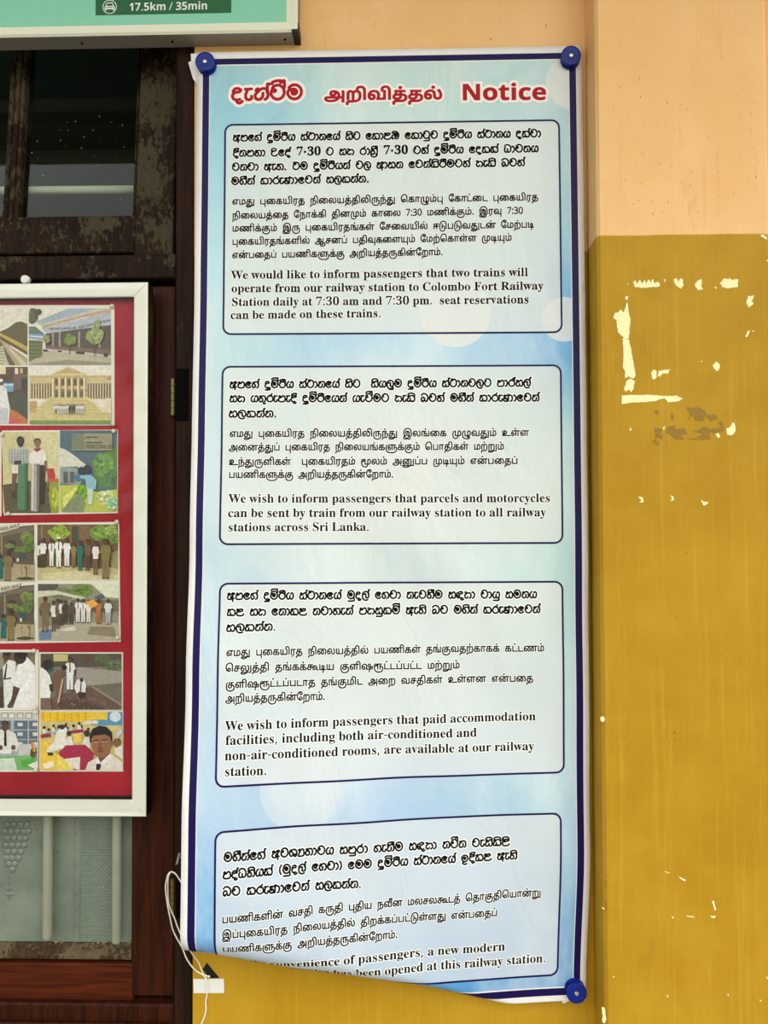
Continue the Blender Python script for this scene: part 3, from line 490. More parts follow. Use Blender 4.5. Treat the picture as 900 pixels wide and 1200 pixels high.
[93,1070,[[124,-11,98,-12,54,40,28,152,28,245,28,324,53,446,96,526,150,566,179,567,201,566,236,548,265,518,278,497,271,401,254,444,209,492,178,493,144,492,95,424,68,310,68,237,68,170,84,92,110,56,126,57,140,56,160,80,170,124,170,157,170,204,144,258,124,259,104,258,68,216,54,185,46,249,62,284,106,328,130,329,166,328,211,240,211,165,211,110,190,30,152,-12],[268,1,268,417,274,495,274,555,526,555,526,483,442,483,442,1,398,1,398,483,312,483,312,1],[268,679,253,678,234,716,234,745,234,774,253,812,268,813,282,812,301,774,301,745,301,716,282,678]]],
[20,723,[[130,-11,100,-12,52,26,24,100,24,153,24,206,53,284,115,328,166,329,342,329,342,259,162,259,137,258,102,246,89,233,78,220,68,182,68,153,68,108,106,60,134,61,156,60,188,88,206,154,206,213,206,483,120,483,120,303,80,287,80,555,342,555,342,483,248,483,248,227,248,160,236,84,226,57,210,20,162,-12]]],
[9,707,[[44,1,44,555,341,555,341,483,242,483,242,1,198,1,198,483,87,483,87,1],[143,215,130,214,111,250,111,279,111,304,129,340,143,341,156,340,174,304,174,279,174,250,156,214],[297,215,284,214,265,250,265,279,265,304,283,340,297,341,310,340,328,304,328,279,328,250,310,214]]],
[116,1015,[[212,-295,171,-296,106,-228,60,-98,36,92,36,215,36,243,36,364,60,556,104,700,164,796,238,844,278,845,320,844,380,800,402,765,420,734,444,660,458,564,464,448,464,377,464,1,421,1,421,335,421,418,413,564,389,680,365,717,350,740,306,768,277,769,247,768,189,730,139,652,100,524,78,346,78,229,78,112,96,-60,131,-168,180,-222,210,-221,240,-222,283,-186,310,-116,324,-14,324,53,324,126,311,212,286,248,269,249,254,248,228,222,218,209,218,281,228,296,257,320,276,321,304,320,345,264,368,152,368,63,368,-40,344,-176,302,-260,246,-296],[178,1,178,555,221,555,221,1]]],
[28,778,[[44,1,44,555,87,555,87,73,302,73,302,555,345,555,345,1]]],
[86,1234,[[124,-11,98,-12,54,40,28,152,28,245,28,342,72,488,151,566,204,567,228,566,272,552,312,520,331,497,354,453,380,406,412,272,412,189,412,122,393,32,356,-12,332,-11,302,-12,266,40,248,128,248,187,248,240,260,332,283,416,300,455,325,497,340,512,374,540,422,554,459,555,608,555,608,483,524,483,524,1,480,1,480,483,448,483,431,482,402,476,376,466,352,446,340,431,324,408,302,332,290,236,290,189,290,120,312,56,330,57,346,56,363,94,370,152,370,183,370,260,340,388,310,433,287,466,231,492,199,493,162,492,107,438,74,344,70,285,69,268,68,240,68,233,68,168,84,90,110,56,126,57,140,56,160,80,170,124,170,157,170,204,144,258,124,259,104,258,68,216,54,185,46,249,62,284,106,328,130,329,166,328,211,240,211,165,211,110,190,30,152,-12],[309,679,294,678,276,716,276,745,276,774,294,812,309,813,324,812,342,774,342,745,342,716,324,678]]],
[91,869,[[285,567,323,566,376,490,402,348,402,245,402,122,372,-32,345,-75,326,-108,278,-144,224,-156,194,-155,135,-155,114,-156,91,-168,82,-179,74,-190,66,-230,66,-263,66,-278,66,-304,67,-315,26,-319,24,-304,22,-260,22,-243,22,-200,38,-138,51,-119,60,-106,80,-92,105,-84,122,-83,183,-83,230,-84,296,-56,338,12,358,144,358,249,358,338,338,446,304,494,282,495,268,494,246,476,237,459,227,436,219,372,219,321,219,1,176,1,176,321,176,370,171,440,164,461,158,476,142,494,131,495,120,494,104,476,98,465,90,440,86,372,86,329,86,1,43,1,43,341,43,390,48,456,60,504,70,525,80,544,109,566,128,567,147,566,177,538,199,484,206,445,195,451,200,484,224,536,260,566],[217,679,202,678,184,716,184,745,184,774,202,812,217,813,232,812,250,774,250,745,250,716,232,678]]],
[114,797,[[44,1,44,555,87,555,87,73,390,73,390,1],[244,473,265,472,294,444,313,400,322,342,322,311,322,264,312,172,306,125,249,-283,210,-261,248,11,250,27,260,95,268,150,278,252,278,309,278,352,260,400,244,401,226,400,203,340,203,287,203,238,220,154,248,84,264,57,228,21,210,58,180,140,162,236,162,297,162,344,180,424,218,472]]],
[34,1070,[[124,-11,98,-12,54,40,28,152,28,245,28,324,53,446,96,526,150,566,179,567,201,566,236,548,265,518,278,497,271,401,254,444,209,492,178,493,144,492,95,424,68,310,68,237,68,170,84,92,110,56,126,57,140,56,160,80,170,124,170,157,170,204,144,258,124,259,104,258,68,216,54,185,46,249,62,284,106,328,130,329,166,328,211,240,211,165,211,110,190,30,152,-12],[268,1,268,417,274,495,274,555,526,555,526,483,442,483,442,1,398,1,398,483,312,483,312,1]]],
[7,1313,[[160,-123,112,-124,47,-76,14,6,14,61,14,84,26,132,37,149,44,158,58,170,83,176,103,177,476,177,478,105,108,105,93,104,76,102,68,96,64,91,57,78,57,57,57,8,110,-52,164,-51,172,-51,222,-52,295,-4,342,78,354,131,356,149,361,174,365,224,365,253,365,308,345,412,304,484,271,495,264,496,253,496,246,497,231,496,205,476,190,432,190,397,190,360,212,308,232,309,252,308,274,356,274,401,274,432,264,486,250,511,279,529,288,512,304,472,313,424,313,397,313,360,302,304,282,264,251,240,232,241,209,240,172,276,150,344,150,393,150,456,179,532,226,566,252,567,290,566,348,514,388,424,408,312,408,253,408,224,405,174,402,151,399,129,385,46,320,-66,227,-124,171,-123],[461,-319,396,-320,324,-234,324,-153,324,-124,338,-74,369,-40,392,-39,405,-40,433,-52,446,-61,438,-127,428,-120,405,-110,395,-109,380,-110,362,-134,362,-155,362,-180,381,-224,425,-248,463,-247,466,-247,510,-248,575,-206,612,-122,612,-63,612,-20,588,32,566,33,550,32,525,14,516,1,516,71,526,82,554,100,572,101,593,100,630,64,654,-8,654,-63,654,-140,608,-256,523,-320,464,-319],[474,-123,474,555,516,555,516,-123]]],
[87,778,[[44,1,44,555,87,555,87,73,302,73,302,555,345,555,345,1],[194,679,180,678,161,716,161,745,161,774,180,812,194,813,209,812,228,774,228,745,228,716,209,678]]],
[137,963,[[177,1,177,555,220,555,220,73,394,73,394,555,438,555,438,1],[120,-11,102,-12,74,14,64,37,59,52,50,88,44,152,44,203,44,555,87,555,87,225,87,176,91,102,101,83,106,72,120,60,129,61,144,60,169,92,180,125,179,41,170,20,140,-12],[394,-283,394,31,438,31,438,-283]]],
[150,1483,[[626,321,654,320,695,264,718,162,718,95,718,20,696,-100,656,-192,598,-258,526,-300,440,-320,392,-319,368,-319,288,-320,174,-268,97,-172,52,-52,34,84,34,153,34,179,34,244,52,376,81,502,98,555,135,511,116,452,90,340,77,228,77,177,77,161,77,92,96,-32,138,-132,207,-204,306,-244,374,-243,386,-243,432,-244,510,-228,574,-192,622,-138,656,-64,674,32,674,93,674,166,646,248,620,249,604,248,578,222,568,209,568,281,578,296,606,320],[254,-11,227,-12,183,40,158,152,158,245,158,324,182,446,225,526,279,566,308,567,330,566,365,548,394,518,406,497,400,401,382,444,338,492,306,493,273,492,224,424,197,310,197,237,197,170,212,92,239,56,256,57,269,56,288,80,299,124,299,157,299,204,273,258,252,259,232,258,198,216,183,185,176,249,190,284,235,328,260,329,296,328,340,240,340,165,340,110,319,30,280,-12],[398,1,398,417,404,495,404,555,656,555,656,483,570,483,570,1,528,1,528,483,440,483,440,1]]],
[10,1067,[[149,567,202,566,270,508,301,408,301,349,301,292,280,214,241,168,187,142,154,137,114,129,87,122,73,108,73,97,73,84,82,72,91,73,525,73,525,1,96,1,72,0,44,24,31,68,31,95,31,124,47,166,83,192,113,199,152,205,197,214,242,256,258,316,258,349,258,392,236,456,195,494,165,497,151,497,146,496,134,496,132,497,104,496,68,448,68,401,68,362,89,312,111,313,130,312,152,360,152,403,152,432,142,486,129,511,159,529,168,512,182,472,192,422,192,393,192,328,150,244,110,245,86,244,50,282,28,352,28,399,28,456,60,530,114,566]]],
[143,1135,[[285,567,323,566,376,490,402,348,402,245,402,140,382,-28,365,-89,350,-149,314,-240,218,-320,152,-319,142,-319,112,-320,54,-290,18,-222,18,-167,18,-144,26,-112,34,-103,40,-92,60,-84,82,-83,499,-83,499,-155,334,-155,296,-155,77,-155,71,-156,60,-164,60,-179,60,-208,104,-248,148,-247,154,-247,198,-248,268,-204,296,-151,314,-87,328,-50,348,52,358,176,358,249,358,338,338,446,304,494,282,495,268,494,246,476,237,459,227,436,219,372,219,321,219,1,176,1,176,321,176,370,171,440,164,461,158,476,142,494,131,495,120,494,104,476,98,465,90,440,86,372,86,329,86,1,43,1,43,341,43,390,48,456,60,504,70,525,80,544,109,566,128,567,147,566,177,538,199,484,206,445,195,451,200,484,224,536,260,566],[480,-155,480,555,524,555,524,-155]]],
[135,1232,[[258,-283,204,-284,121,-216,64,-84,34,108,34,233,34,292,44,412,66,508,106,566,134,567,157,566,189,528,206,464,206,421,206,376,188,308,153,272,130,273,106,272,64,322,46,369,60,439,76,392,106,344,126,345,143,344,166,384,166,425,166,460,147,498,132,499,116,498,96,456,84,388,80,353,78,316,76,250,76,229,76,88,120,-106,201,-206,256,-205,292,-206,343,-172,374,-108,388,-14,388,49,430,25,430,-48,408,-160,366,-240,302,-284],[477,567,514,566,562,488,586,352,586,263,586,192,570,92,554,61,542,36,512,12,472,0,443,1,231,1,231,555,274,555,274,73,387,73,387,357,387,416,398,490,410,517,421,540,453,566],[476,495,468,494,452,484,446,473,438,452,430,400,430,339,430,73,454,73,488,72,526,110,542,196,542,269,542,332,528,432,500,494]]],
[128,1426,[[124,-11,98,-12,54,40,28,152,28,245,28,342,72,488,151,566,204,567,228,566,272,552,312,520,331,497,348,465,376,414,412,280,412,189,412,122,393,32,356,-12,332,-11,302,-12,266,40,248,128,248,187,248,244,262,342,285,424,300,457,319,497,337,528,384,566,413,567,457,566,517,488,548,336,548,227,548,128,522,-28,500,-89,476,-151,445,-210,360,-284,258,-320,202,-319,188,-319,151,-320,90,-304,44,-268,19,-208,19,-167,19,-144,27,-112,34,-103,42,-92,60,-84,82,-83,634,-83,638,-155,456,-155,414,-155,78,-155,72,-156,60,-164,60,-179,60,-200,88,-230,144,-248,190,-247,206,-247,251,-248,326,-226,388,-184,412,-151,446,-87,465,-48,490,48,504,160,504,225,504,296,490,398,464,462,431,492,412,493,392,492,360,472,346,449,330,423,318,394,300,320,290,236,290,189,290,120,312,56,330,57,346,56,363,94,370,152,370,183,370,236,356,326,330,404,310,433,287,466,231,492,199,493,162,492,107,438,74,344,70,285,69,268,68,240,68,233,68,168,84,90,110,56,126,57,140,56,160,80,170,124,170,157,170,204,144,258,124,259,104,258,68,216,54,185,46,249,62,284,106,328,130,329,166,328,211,240,211,165,211,110,190,30,152,-12],[626,-155,626,555,669,555,669,-155]]],
[147,1260,[[19,-167,19,-144,27,-112,34,-103,42,-92,61,-84,82,-83,556,-83,556,-155,336,-155,314,-155,78,-155,72,-156,60,-164,60,-179,60,-208,104,-248,146,-247,153,-247,184,-248,240,-230,288,-188,306,-151,324,-89,331,-70,340,-24,344,1,389,1,386,-24,379,-70,374,-91,358,-149,337,-208,278,-284,200,-320,152,-319,142,-319,112,-320,55,-290,19,-222],[543,-155,543,555,586,555,586,-155],[124,-11,98,-12,54,40,28,152,28,243,28,324,52,444,94,526,149,566,180,567,204,566,254,540,272,503,286,476,302,404,308,312,308,253,308,216,312,160,321,112,329,97,336,80,358,62,372,63,388,62,416,94,432,170,432,237,432,304,416,416,387,508,369,549,408,601,439,520,475,348,475,245,475,160,450,48,404,-8,368,-7,347,-8,312,12,298,39,282,68,266,174,265,251,265,286,261,362,249,432,236,457,226,472,198,492,178,493,143,492,94,424,68,308,68,233,68,168,84,90,110,56,126,57,140,56,160,80,170,124,170,157,170,204,144,258,124,259,104,258,68,216,54,185,46,249,62,284,106,328,130,329,166,328,211,240,211,165,211,110,190,30,152,-12]]],
[103,1332,[[400,-11,380,-12,344,28,322,114,322,185,322,268,356,392,418,462,458,463,490,462,537,426,568,362,582,280,582,235,582,184,569,100,560,73,658,73,658,1,518,1,516,65,522,80,532,128,539,186,539,221,539,300,492,390,455,391,428,390,387,350,372,303,369,281,364,250,359,202,359,169,359,108,386,56,404,57,422,56,439,104,439,137,439,182,420,236,386,258,365,259,296,259,296,329,347,329,376,328,413,316,438,296,448,283,462,260,479,194,479,151,479,76,442,-12],[130,-11,100,-12,52,26,24,100,24,153,24,206,53,284,115,328,166,329,313,329,313,259,162,259,137,258,102,246,89,233,78,220,68,182,68,153,68,108,106,60,134,61,156,60,188,88,206,154,206,213,206,483,120,483,120,303,80,287,80,555,342,555,342,483,248,483,248,227,248,160,236,84,226,57,210,20,162,-12]]],
[38,1345,[[454,567,476,566,506,540,526,496,534,438,534,407,534,368,528,286,522,241,516,193,456,-283,416,-261,450,9,458,65,478,231,485,284,491,366,491,405,491,448,472,494,454,495,434,494,409,438,409,383,409,336,430,280,468,252,492,253,500,253,536,252,580,304,594,329,634,329,634,1,390,1,399,73,594,73,594,153,594,176,595,226,596,249,582,222,532,182,500,183,492,183,465,182,420,206,386,256,368,332,368,385,368,436,388,516,427,566],[124,-11,98,-12,54,40,28,152,28,245,28,350,71,494,141,566,182,567,220,566,274,520,309,442,326,340,326,281,326,216,312,116,302,73,434,73,434,1,258,1,256,65,267,98,282,200,282,269,282,340,256,440,211,492,180,493,145,492,95,424,68,310,68,237,68,170,84,92,110,56,126,57,140,56,159,80,170,124,170,157,170,204,144,258,124,259,104,258,68,216,54,185,46,249,62,284,106,328,130,329,166,328,211,244,211,165,211,110,190,30,152,-12]]],
[141,1152,[[460,321,488,320,528,262,552,152,552,75,552,-14,526,-148,480,-240,418,-296,347,-320,309,-319,296,-319,226,-320,126,-234,63,-82,34,118,34,233,34,292,44,412,66,508,106,566,134,567,157,566,189,528,206,464,206,421,206,376,188,308,153,272,130,273,106,272,64,322,46,369,60,439,76,392,106,344,126,345,143,344,166,384,166,425,166,460,147,498,132,499,116,498,96,456,84,388,80,353,78,316,76,250,76,229,76,120,104,-52,160,-176,244,-244,300,-243,307,-243,350,-244,424,-210,478,-134,508,-12,508,77,508,134,494,208,470,248,452,249,438,248,414,224,404,213,404,285,414,298,442,320],[231,1,231,555,492,555,492,483,404,483,404,1,362,1,362,483,274,483,274,1]]],
[155,1044,[[124,-11,98,-12,54,40,28,152,28,245,28,350,71,494,141,566,182,567,220,566,274,520,309,442,326,340,326,281,326,216,312,116,302,73,435,73,435,555,478,555,478,1,258,1,256,65,267,98,282,200,282,269,282,340,256,440,211,492,180,493,145,492,95,424,68,310,68,237,68,170,84,92,110,56,126,57,140,56,159,80,170,124,170,157,170,204,144,258,124,259,104,258,68,216,54,185,46,249,62,284,106,328,130,329,166,328,211,240,211,165,211,110,190,30,152,-12],[436,845,478,844,523,774,523,719,523,656,484,594,458,595,428,594,394,652,394,705,394,728,403,790,416,819,442,797,434,776,426,738,426,721,426,696,434,668,448,656,458,657,472,656,488,688,488,713,488,748,460,780,438,781,434,780,424,780,420,779,382,770,346,684,346,627,346,582,362,520,388,484,420,464,435,461,435,391,409,396,362,428,328,486,308,568,308,625,308,668,323,746,354,808,403,844]]],
[1032,260,[]],
[1040,300,[[94,-157,56,-70,20,152,20,275,20,396,56,624,94,715,135,715,100,620,64,394,64,277,64,160,100,-64,134,-157]]],
[1041,300,[[16,-157,50,-64,86,160,86,277,86,394,50,620,15,715,56,715,94,624,130,396,130,275,130,152,94,-70,56,-157]]],
[1044,268,[[20,-127,28,-72,42,64,46,117,92,117,96,105,90,52,65,-76,53,-127]]],
[1045,322,[[20,229,20,309,141,309,141,229]]],
[1046,268,[[66,-13,54,-14,36,18,36,55,36,92,54,120,66,121,80,120,98,92,98,55,98,18,80,-14]]],
[1048,559,[[140,-9,94,-10,40,82,17,248,17,361,17,470,40,634,94,724,140,725,184,724,238,634,262,468,262,359,262,248,238,82,184,-10],[140,57,168,56,185,216,185,359,185,500,168,660,140,661,112,660,94,500,94,359,94,216,112,56]]],
[1051,559,[[122,-9,84,-10,36,24,14,80,14,111,14,148,40,188,56,189,56,124,90,60,118,61,134,60,162,86,180,150,180,209,180,264,140,338,102,339,71,339,71,401,104,401,136,400,168,480,168,549,168,600,146,664,126,665,108,664,90,618,83,548,83,509,52,508,18,552,18,597,18,650,74,724,128,725,182,724,244,640,244,561,244,494,200,404,168,381,188,374,228,336,256,264,256,207,256,144,234,62,196,12,148,-10]]],
[1055,559,[[82,1,216,605,84,605,58,604,55,555,52,505,22,505,24,715,263,715,263,665,125,1]]],
[1058,268,[[66,415,54,414,36,446,36,483,36,520,54,550,66,551,80,550,98,520,98,483,98,446,80,414],[66,-13,54,-14,36,18,36,55,36,92,54,120,66,121,80,120,98,92,98,55,98,18,80,-14]]],
[1067,697,[[191,-15,141,-16,64,76,20,236,20,341,20,444,64,602,142,692,193,693,227,692,274,657,281,648,288,649,307,648,312,693,325,693,325,461,312,461,296,552,235,660,198,661,107,660,107,337,107,36,207,37,237,36,296,98,319,159,333,133,282,-16]]],
[1070,602,[[12,1,12,27,38,30,56,70,56,125,56,559,56,612,36,648,10,653,10,679,293,679,293,477,281,477,276,538,253,610,208,642,171,643,156,642,141,636,136,616,136,593,136,369,142,369,174,368,206,436,212,517,225,517,225,177,212,177,207,264,175,332,140,333,136,333,136,121,136,84,144,44,168,28,191,27,191,1]]],
[1076,635,[[12,1,12,27,38,28,56,66,56,121,56,565,56,614,37,652,12,653,12,679,186,679,186,653,166,652,144,640,136,600,136,565,136,125,136,88,140,52,157,40,174,41,210,40,258,76,292,160,304,231,318,231,299,1]]],
[1082,704,[[12,1,12,27,38,28,56,66,56,121,56,565,56,612,37,650,12,653,12,679,162,679,236,678,310,590,310,499,310,374,234,333,322,77,330,50,344,26,356,27,358,27,358,1,252,1,150,317,136,317,136,121,136,66,154,28,180,27,180,1],[136,349,152,349,190,348,226,420,226,501,226,642,167,643,147,642,136,616,136,575]]],
[1083,581,[[32,-15,32,237,46,237,58,126,108,22,146,23,175,22,208,84,208,133,208,200,168,239,121,285,78,328,37,424,37,495,37,556,63,644,108,694,138,695,152,694,189,680,210,669,214,664,220,662,223,663,236,662,238,695,252,695,252,477,240,477,233,532,204,616,166,662,144,663,119,662,89,608,89,567,89,528,115,476,140,453,188,407,219,378,254,316,268,244,268,199,268,134,237,38,181,-16,143,-15,130,-16,106,-8,94,1,81,10,66,18,63,19,55,18,48,4,46,-15]]],
[1087,910,[[127,-15,24,585,18,620,4,652,-12,653,-12,679,134,679,134,653,118,652,104,634,104,613,104,590,110,557,166,229,224,525,213,595,208,628,190,650,170,653,170,679,327,679,327,653,292,652,292,613,292,600,297,577,353,249,402,551,408,586,408,605,408,632,392,652,374,653,374,679,464,679,464,653,450,648,435,606,428,565,332,-15,318,-15,235,461,142,-15]]],
[1097,512,[[190,-15,152,-16,149,53,115,-12,71,-11,45,-12,15,48,15,95,15,160,80,244,148,285,148,361,148,400,130,440,110,441,78,440,78,409,78,402,84,383,92,362,92,345,92,316,72,284,58,285,42,284,24,320,24,353,24,388,49,442,92,474,120,475,174,474,218,396,218,313,218,93,218,68,220,61,221,52,226,53,232,52,238,63,245,41,220,-16],[112,51,120,50,140,72,148,95,148,253,88,224,88,125,88,50]]],
[1098,537,[[32,-15,32,579,32,624,22,652,6,655,6,679,103,679,103,417,128,474,164,475,191,474,232,416,254,314,254,249,254,172,226,52,176,-16,143,-15,110,-16,78,43,40,-15],[136,21,162,20,172,73,182,128,182,239,182,330,162,416,137,417,126,416,106,386,103,361,103,103,103,20]]],
[1099,437,[[116,-15,88,-16,42,48,14,156,14,225,14,296,45,408,98,476,130,477,166,476,206,412,206,365,206,336,190,304,176,305,146,304,146,373,146,380,147,396,147,405,147,442,126,443,84,442,84,281,84,170,120,56,152,57,178,56,202,109,212,91,174,-16]]],
[1100,551,[[104,-15,78,-16,38,46,14,152,14,221,14,296,39,412,82,474,108,475,144,474,166,417,166,597,166,628,150,652,131,655,131,679,238,679,238,113,238,76,246,46,263,41,263,17,223,16,166,-15,166,59,145,-16],[128,43,139,42,162,80,166,113,166,361,164,384,143,418,130,419,106,418,97,373,88,324,88,229,88,134,96,89,106,42]]],
[1101,448,[[114,-15,86,-16,40,46,14,158,14,235,14,304,42,412,88,474,117,475,160,474,210,360,210,259,210,249,87,249,88,64,148,65,178,64,201,129,212,109,176,-16],[86,287,150,287,150,321,150,384,138,442,120,443,86,442,86,305]]],
[1102,318,[[11,1,11,25,24,26,35,40,37,53,39,64,39,109,39,413,12,413,12,463,39,463,39,527,39,604,87,692,130,693,161,692,196,636,196,597,196,564,179,528,167,529,154,528,138,558,138,583,138,602,144,627,144,628,147,640,147,645,147,660,134,661,118,660,110,620,110,581,110,463,152,463,152,413,110,413,110,97,110,52,125,24,148,25,148,1]]],
[1103,487,[[108,-207,60,-208,36,-179,10,-152,10,-111,10,-62,51,-37,18,-6,18,45,18,82,46,138,76,165,16,208,16,317,16,364,42,434,88,474,117,475,146,474,174,453,236,453,236,401,200,401,217,356,217,305,217,260,194,192,154,152,128,153,122,152,111,156,106,157,92,156,75,126,75,107,75,72,105,73,130,73,170,72,216,48,235,-8,235,-55,235,-128,170,-208],[117,185,135,184,148,248,148,315,148,380,135,442,117,443,100,442,85,380,85,315,85,248,100,184],[120,-171,196,-172,196,-97,196,-72,175,-52,152,-51,72,-51,54,-74,54,-107,54,-134,70,-153,86,-172]]],
[1104,567,[[14,1,14,25,28,24,39,52,39,85,39,595,39,624,29,652,14,657,14,679,110,679,110,397,138,474,181,475,246,474,246,317,246,85,246,52,256,24,270,25,270,1,150,1,150,25,154,25,175,24,175,85,175,325,175,364,166,404,151,405,128,404,110,351,110,85,110,52,120,24,134,25,134,1]]],
[1105,295,[[75,541,59,540,38,582,38,615,38,646,59,690,75,691,91,690,112,646,112,615,112,582,90,540],[14,1,14,25,28,26,39,50,39,85,39,377,39,412,30,436,15,437,16,463,110,463,110,85,110,52,120,26,134,25,134,1]]],
[1107,534,[[13,1,13,25,28,26,39,52,39,85,39,593,39,628,31,652,15,655,16,679,110,679,110,253,169,369,182,394,182,415,182,436,156,437,153,437,153,463,257,463,257,437,228,434,204,389,166,313,258,53,267,24,280,25,280,1,157,1,157,25,162,25,178,24,178,49,178,58,172,73,121,221,110,201,110,85,110,52,120,26,134,25,134,1]]],
[1108,297,[[14,1,14,25,28,26,39,50,39,85,39,593,39,624,31,652,15,655,15,679,110,679,110,85,110,52,120,26,134,25,134,1]]],
[1109,825,[[14,1,14,25,28,24,39,52,39,85,39,377,39,408,29,436,14,439,14,463,109,463,109,395,138,474,176,475,228,474,238,389,268,474,311,475,375,474,375,317,375,85,375,52,384,24,399,25,399,1,281,1,281,25,295,24,305,52,305,85,305,325,305,364,296,404,281,405,259,404,242,353,242,85,242,52,251,24,265,25,265,1,148,1,148,25,162,24,172,52,172,85,172,325,172,364,164,404,148,405,125,404,109,351,109,85,109,52,118,26,132,25,132,1]]],
[1110,567,[[14,1,14,25,28,24,39,52,39,85,39,377,39,408,29,436,14,439,14,463,110,463,110,399,138,474,181,475,246,474,246,317,246,85,246,52,256,24,270,25,270,1,150,1,150,25,154,25,175,24,175,85,175,325,175,364,166,404,151,405,128,404,110,351,110,85,110,52,120,24,134,25,134,1]]],
[1111,501,[[126,-15,92,-16,42,48,14,160,14,229,14,300,42,412,92,474,125,475,158,474,208,412,236,302,236,229,236,156,208,48,158,-16],[126,17,146,16,156,59,160,78,164,164,164,229,164,360,154,405,146,444,126,445,104,444,96,405,87,360,87,231,87,164,91,78,96,59,104,16]]],
[1112,553,[[13,-207,13,-183,24,-184,36,-166,38,-149,39,-136,39,-95,39,363,39,408,30,436,14,441,14,463,106,463,106,393,129,476,172,477,198,476,238,412,260,306,260,239,260,164,238,50,196,-16,169,-15,132,-16,110,49,110,-85,110,-126,116,-168,132,-182,147,-183,147,-207],[146,43,168,42,178,89,188,136,188,231,188,320,180,369,172,414,148,415,125,414,110,351,110,103,122,42]]],
[1114,428,[[14,1,14,25,28,26,39,50,39,85,39,377,39,412,30,436,15,437,16,463,108,463,108,377,122,424,157,474,174,475,194,474,216,432,216,397,216,368,198,332,184,333,172,332,159,356,154,373,149,388,140,389,130,388,111,332,111,287,111,85,111,48,126,26,147,25,147,1]]],
[1115,429,[[112,-15,92,-16,64,9,60,12,54,13,42,12,38,-11,26,-11,26,157,40,157,46,94,82,22,104,23,123,22,143,56,143,89,143,128,116,157,80,193,54,220,28,284,28,329,28,392,69,476,105,477,113,476,134,466,148,459,150,456,156,454,158,455,167,454,172,477,182,477,182,331,170,331,162,384,130,440,111,441,95,440,78,410,78,387,78,362,94,330,109,317,142,283,168,256,192,194,192,141,192,68,148,-16]]],
[1116,340,[[92,-13,62,-14,36,44,36,107,36,417,15,417,15,447,45,504,86,596,96,633,108,633,108,463,154,463,154,417,108,417,108,123,108,92,115,60,125,61,142,60,154,113,166,99,142,-14]]],
[1117,558,[[98,-15,63,-16,34,66,34,145,34,369,34,404,24,436,8,439,8,463,106,463,106,111,106,84,119,52,132,53,154,52,170,99,170,369,170,408,159,436,141,439,141,463,241,463,241,105,241,70,252,46,268,45,268,21,227,20,170,-15,170,61,158,24,120,-16]]],
[1118,456,[[106,-15,28,369,22,400,11,436,-2,437,-2,463,122,463,122,439,116,439,96,438,96,413,96,404,97,401,138,183,176,377,180,396,180,405,180,438,152,439,152,463,227,463,227,441,213,432,200,396,194,363,119,-15]]],
[1119,647,[[91,-15,12,395,9,412,0,434,-8,437,-8,463,103,463,103,437,93,436,85,424,85,413,85,404,87,388,89,377,124,189,157,351,150,397,146,420,137,438,125,441,125,463,240,463,240,437,220,436,220,413,220,408,221,394,222,391,250,211,284,381,288,398,288,411,288,424,278,436,265,441,265,463,332,463,332,441,321,438,312,408,306,385,226,-15,215,-15,166,293,104,-15]]],
[1120,475,[[4,1,4,23,26,34,46,85,92,205,32,393,18,434,3,437,3,463,126,463,126,439,104,438,104,417,104,408,111,389,136,307,166,383,174,400,174,417,174,428,169,433,164,436,150,439,150,463,232,463,232,441,210,432,189,379,148,275,217,55,222,40,230,24,238,25,238,1,116,1,116,25,126,24,132,29,138,34,138,45,138,60,129,89,102,171,72,93,63,66,63,53,63,22,85,23,88,23,88,1]]],
[1121,447,[[39,-207,20,-208,-5,-164,-5,-123,-5,-100,12,-60,26,-59,40,-60,56,-88,56,-111,56,-116,55,-124,55,-129,55,-148,64,-147,72,-148,85,-109,92,-92,101,-40,104,-7,27,373,22,396,14,424,12,429,7,436,-2,437,-4,437,-4,463,120,463,120,437,106,436,96,426,96,409,96,404,98,390,99,383,138,177,172,361,174,376,177,400,177,409,177,424,164,436,151,437,151,463,223,463,223,437,212,436,200,400,193,361,120,-35,108,-104,84,-180,58,-208]]],
[2032,260,[]],
[2046,268,[[66,-13,54,-14,36,18,36,55,36,92,54,120,66,121,80,120,98,92,98,55,98,18,80,-14]]],
[2047,372,[[5,1,138,715,181,715,48,1]]],
[2049,572,[[131,1,131,413,131,440,132,524,133,557,130,548,114,518,107,507,66,441,30,533,144,715,206,715,206,1]]],
[2051,572,[[122,-9,64,-10,19,29,19,157,42,134,92,110,114,111,154,110,187,166,187,217,187,248,172,288,134,308,101,309,74,309,74,425,102,425,134,424,169,450,182,492,182,521,182,560,158,602,130,603,105,602,68,568,54,551,20,655,40,684,97,724,136,725,191,724,256,636,256,555,256,480,211,392,178,377,178,373,222,364,266,280,266,209,266,146,236,48,172,-10]]],
[2053,572,[[120,-9,92,-10,43,10,24,29,24,161,43,140,95,112,118,113,152,112,187,168,187,227,187,334,116,335,102,334,72,324,62,319,32,351,45,715,238,715,238,587,111,587,104,447,113,450,132,456,150,457,182,456,234,406,263,310,263,241,263,124,191,-10]]],
[2055,572,[[56,1,190,589,14,589,14,715,270,715,270,621,134,1]]],
[2065,690,[[0,1,126,717,218,717,345,1,264,1,238,171,108,171,82,1],[126,297,220,297,193,465,190,480,183,532,175,586,172,607,170,586,162,528,154,474,152,465]]],
[2067,637,[[190,-9,134,-10,63,80,29,246,29,357,29,464,68,630,142,724,196,725,223,724,276,696,301,675,276,553,256,570,216,598,196,599,153,598,107,468,107,357,107,240,150,116,196,117,218,116,262,136,288,155,288,29,264,8,218,-10]]],
[2069,560,[[45,1,45,715,250,715,250,591,120,591,120,433,242,433,242,309,120,309,120,125,250,125,250,1]]],
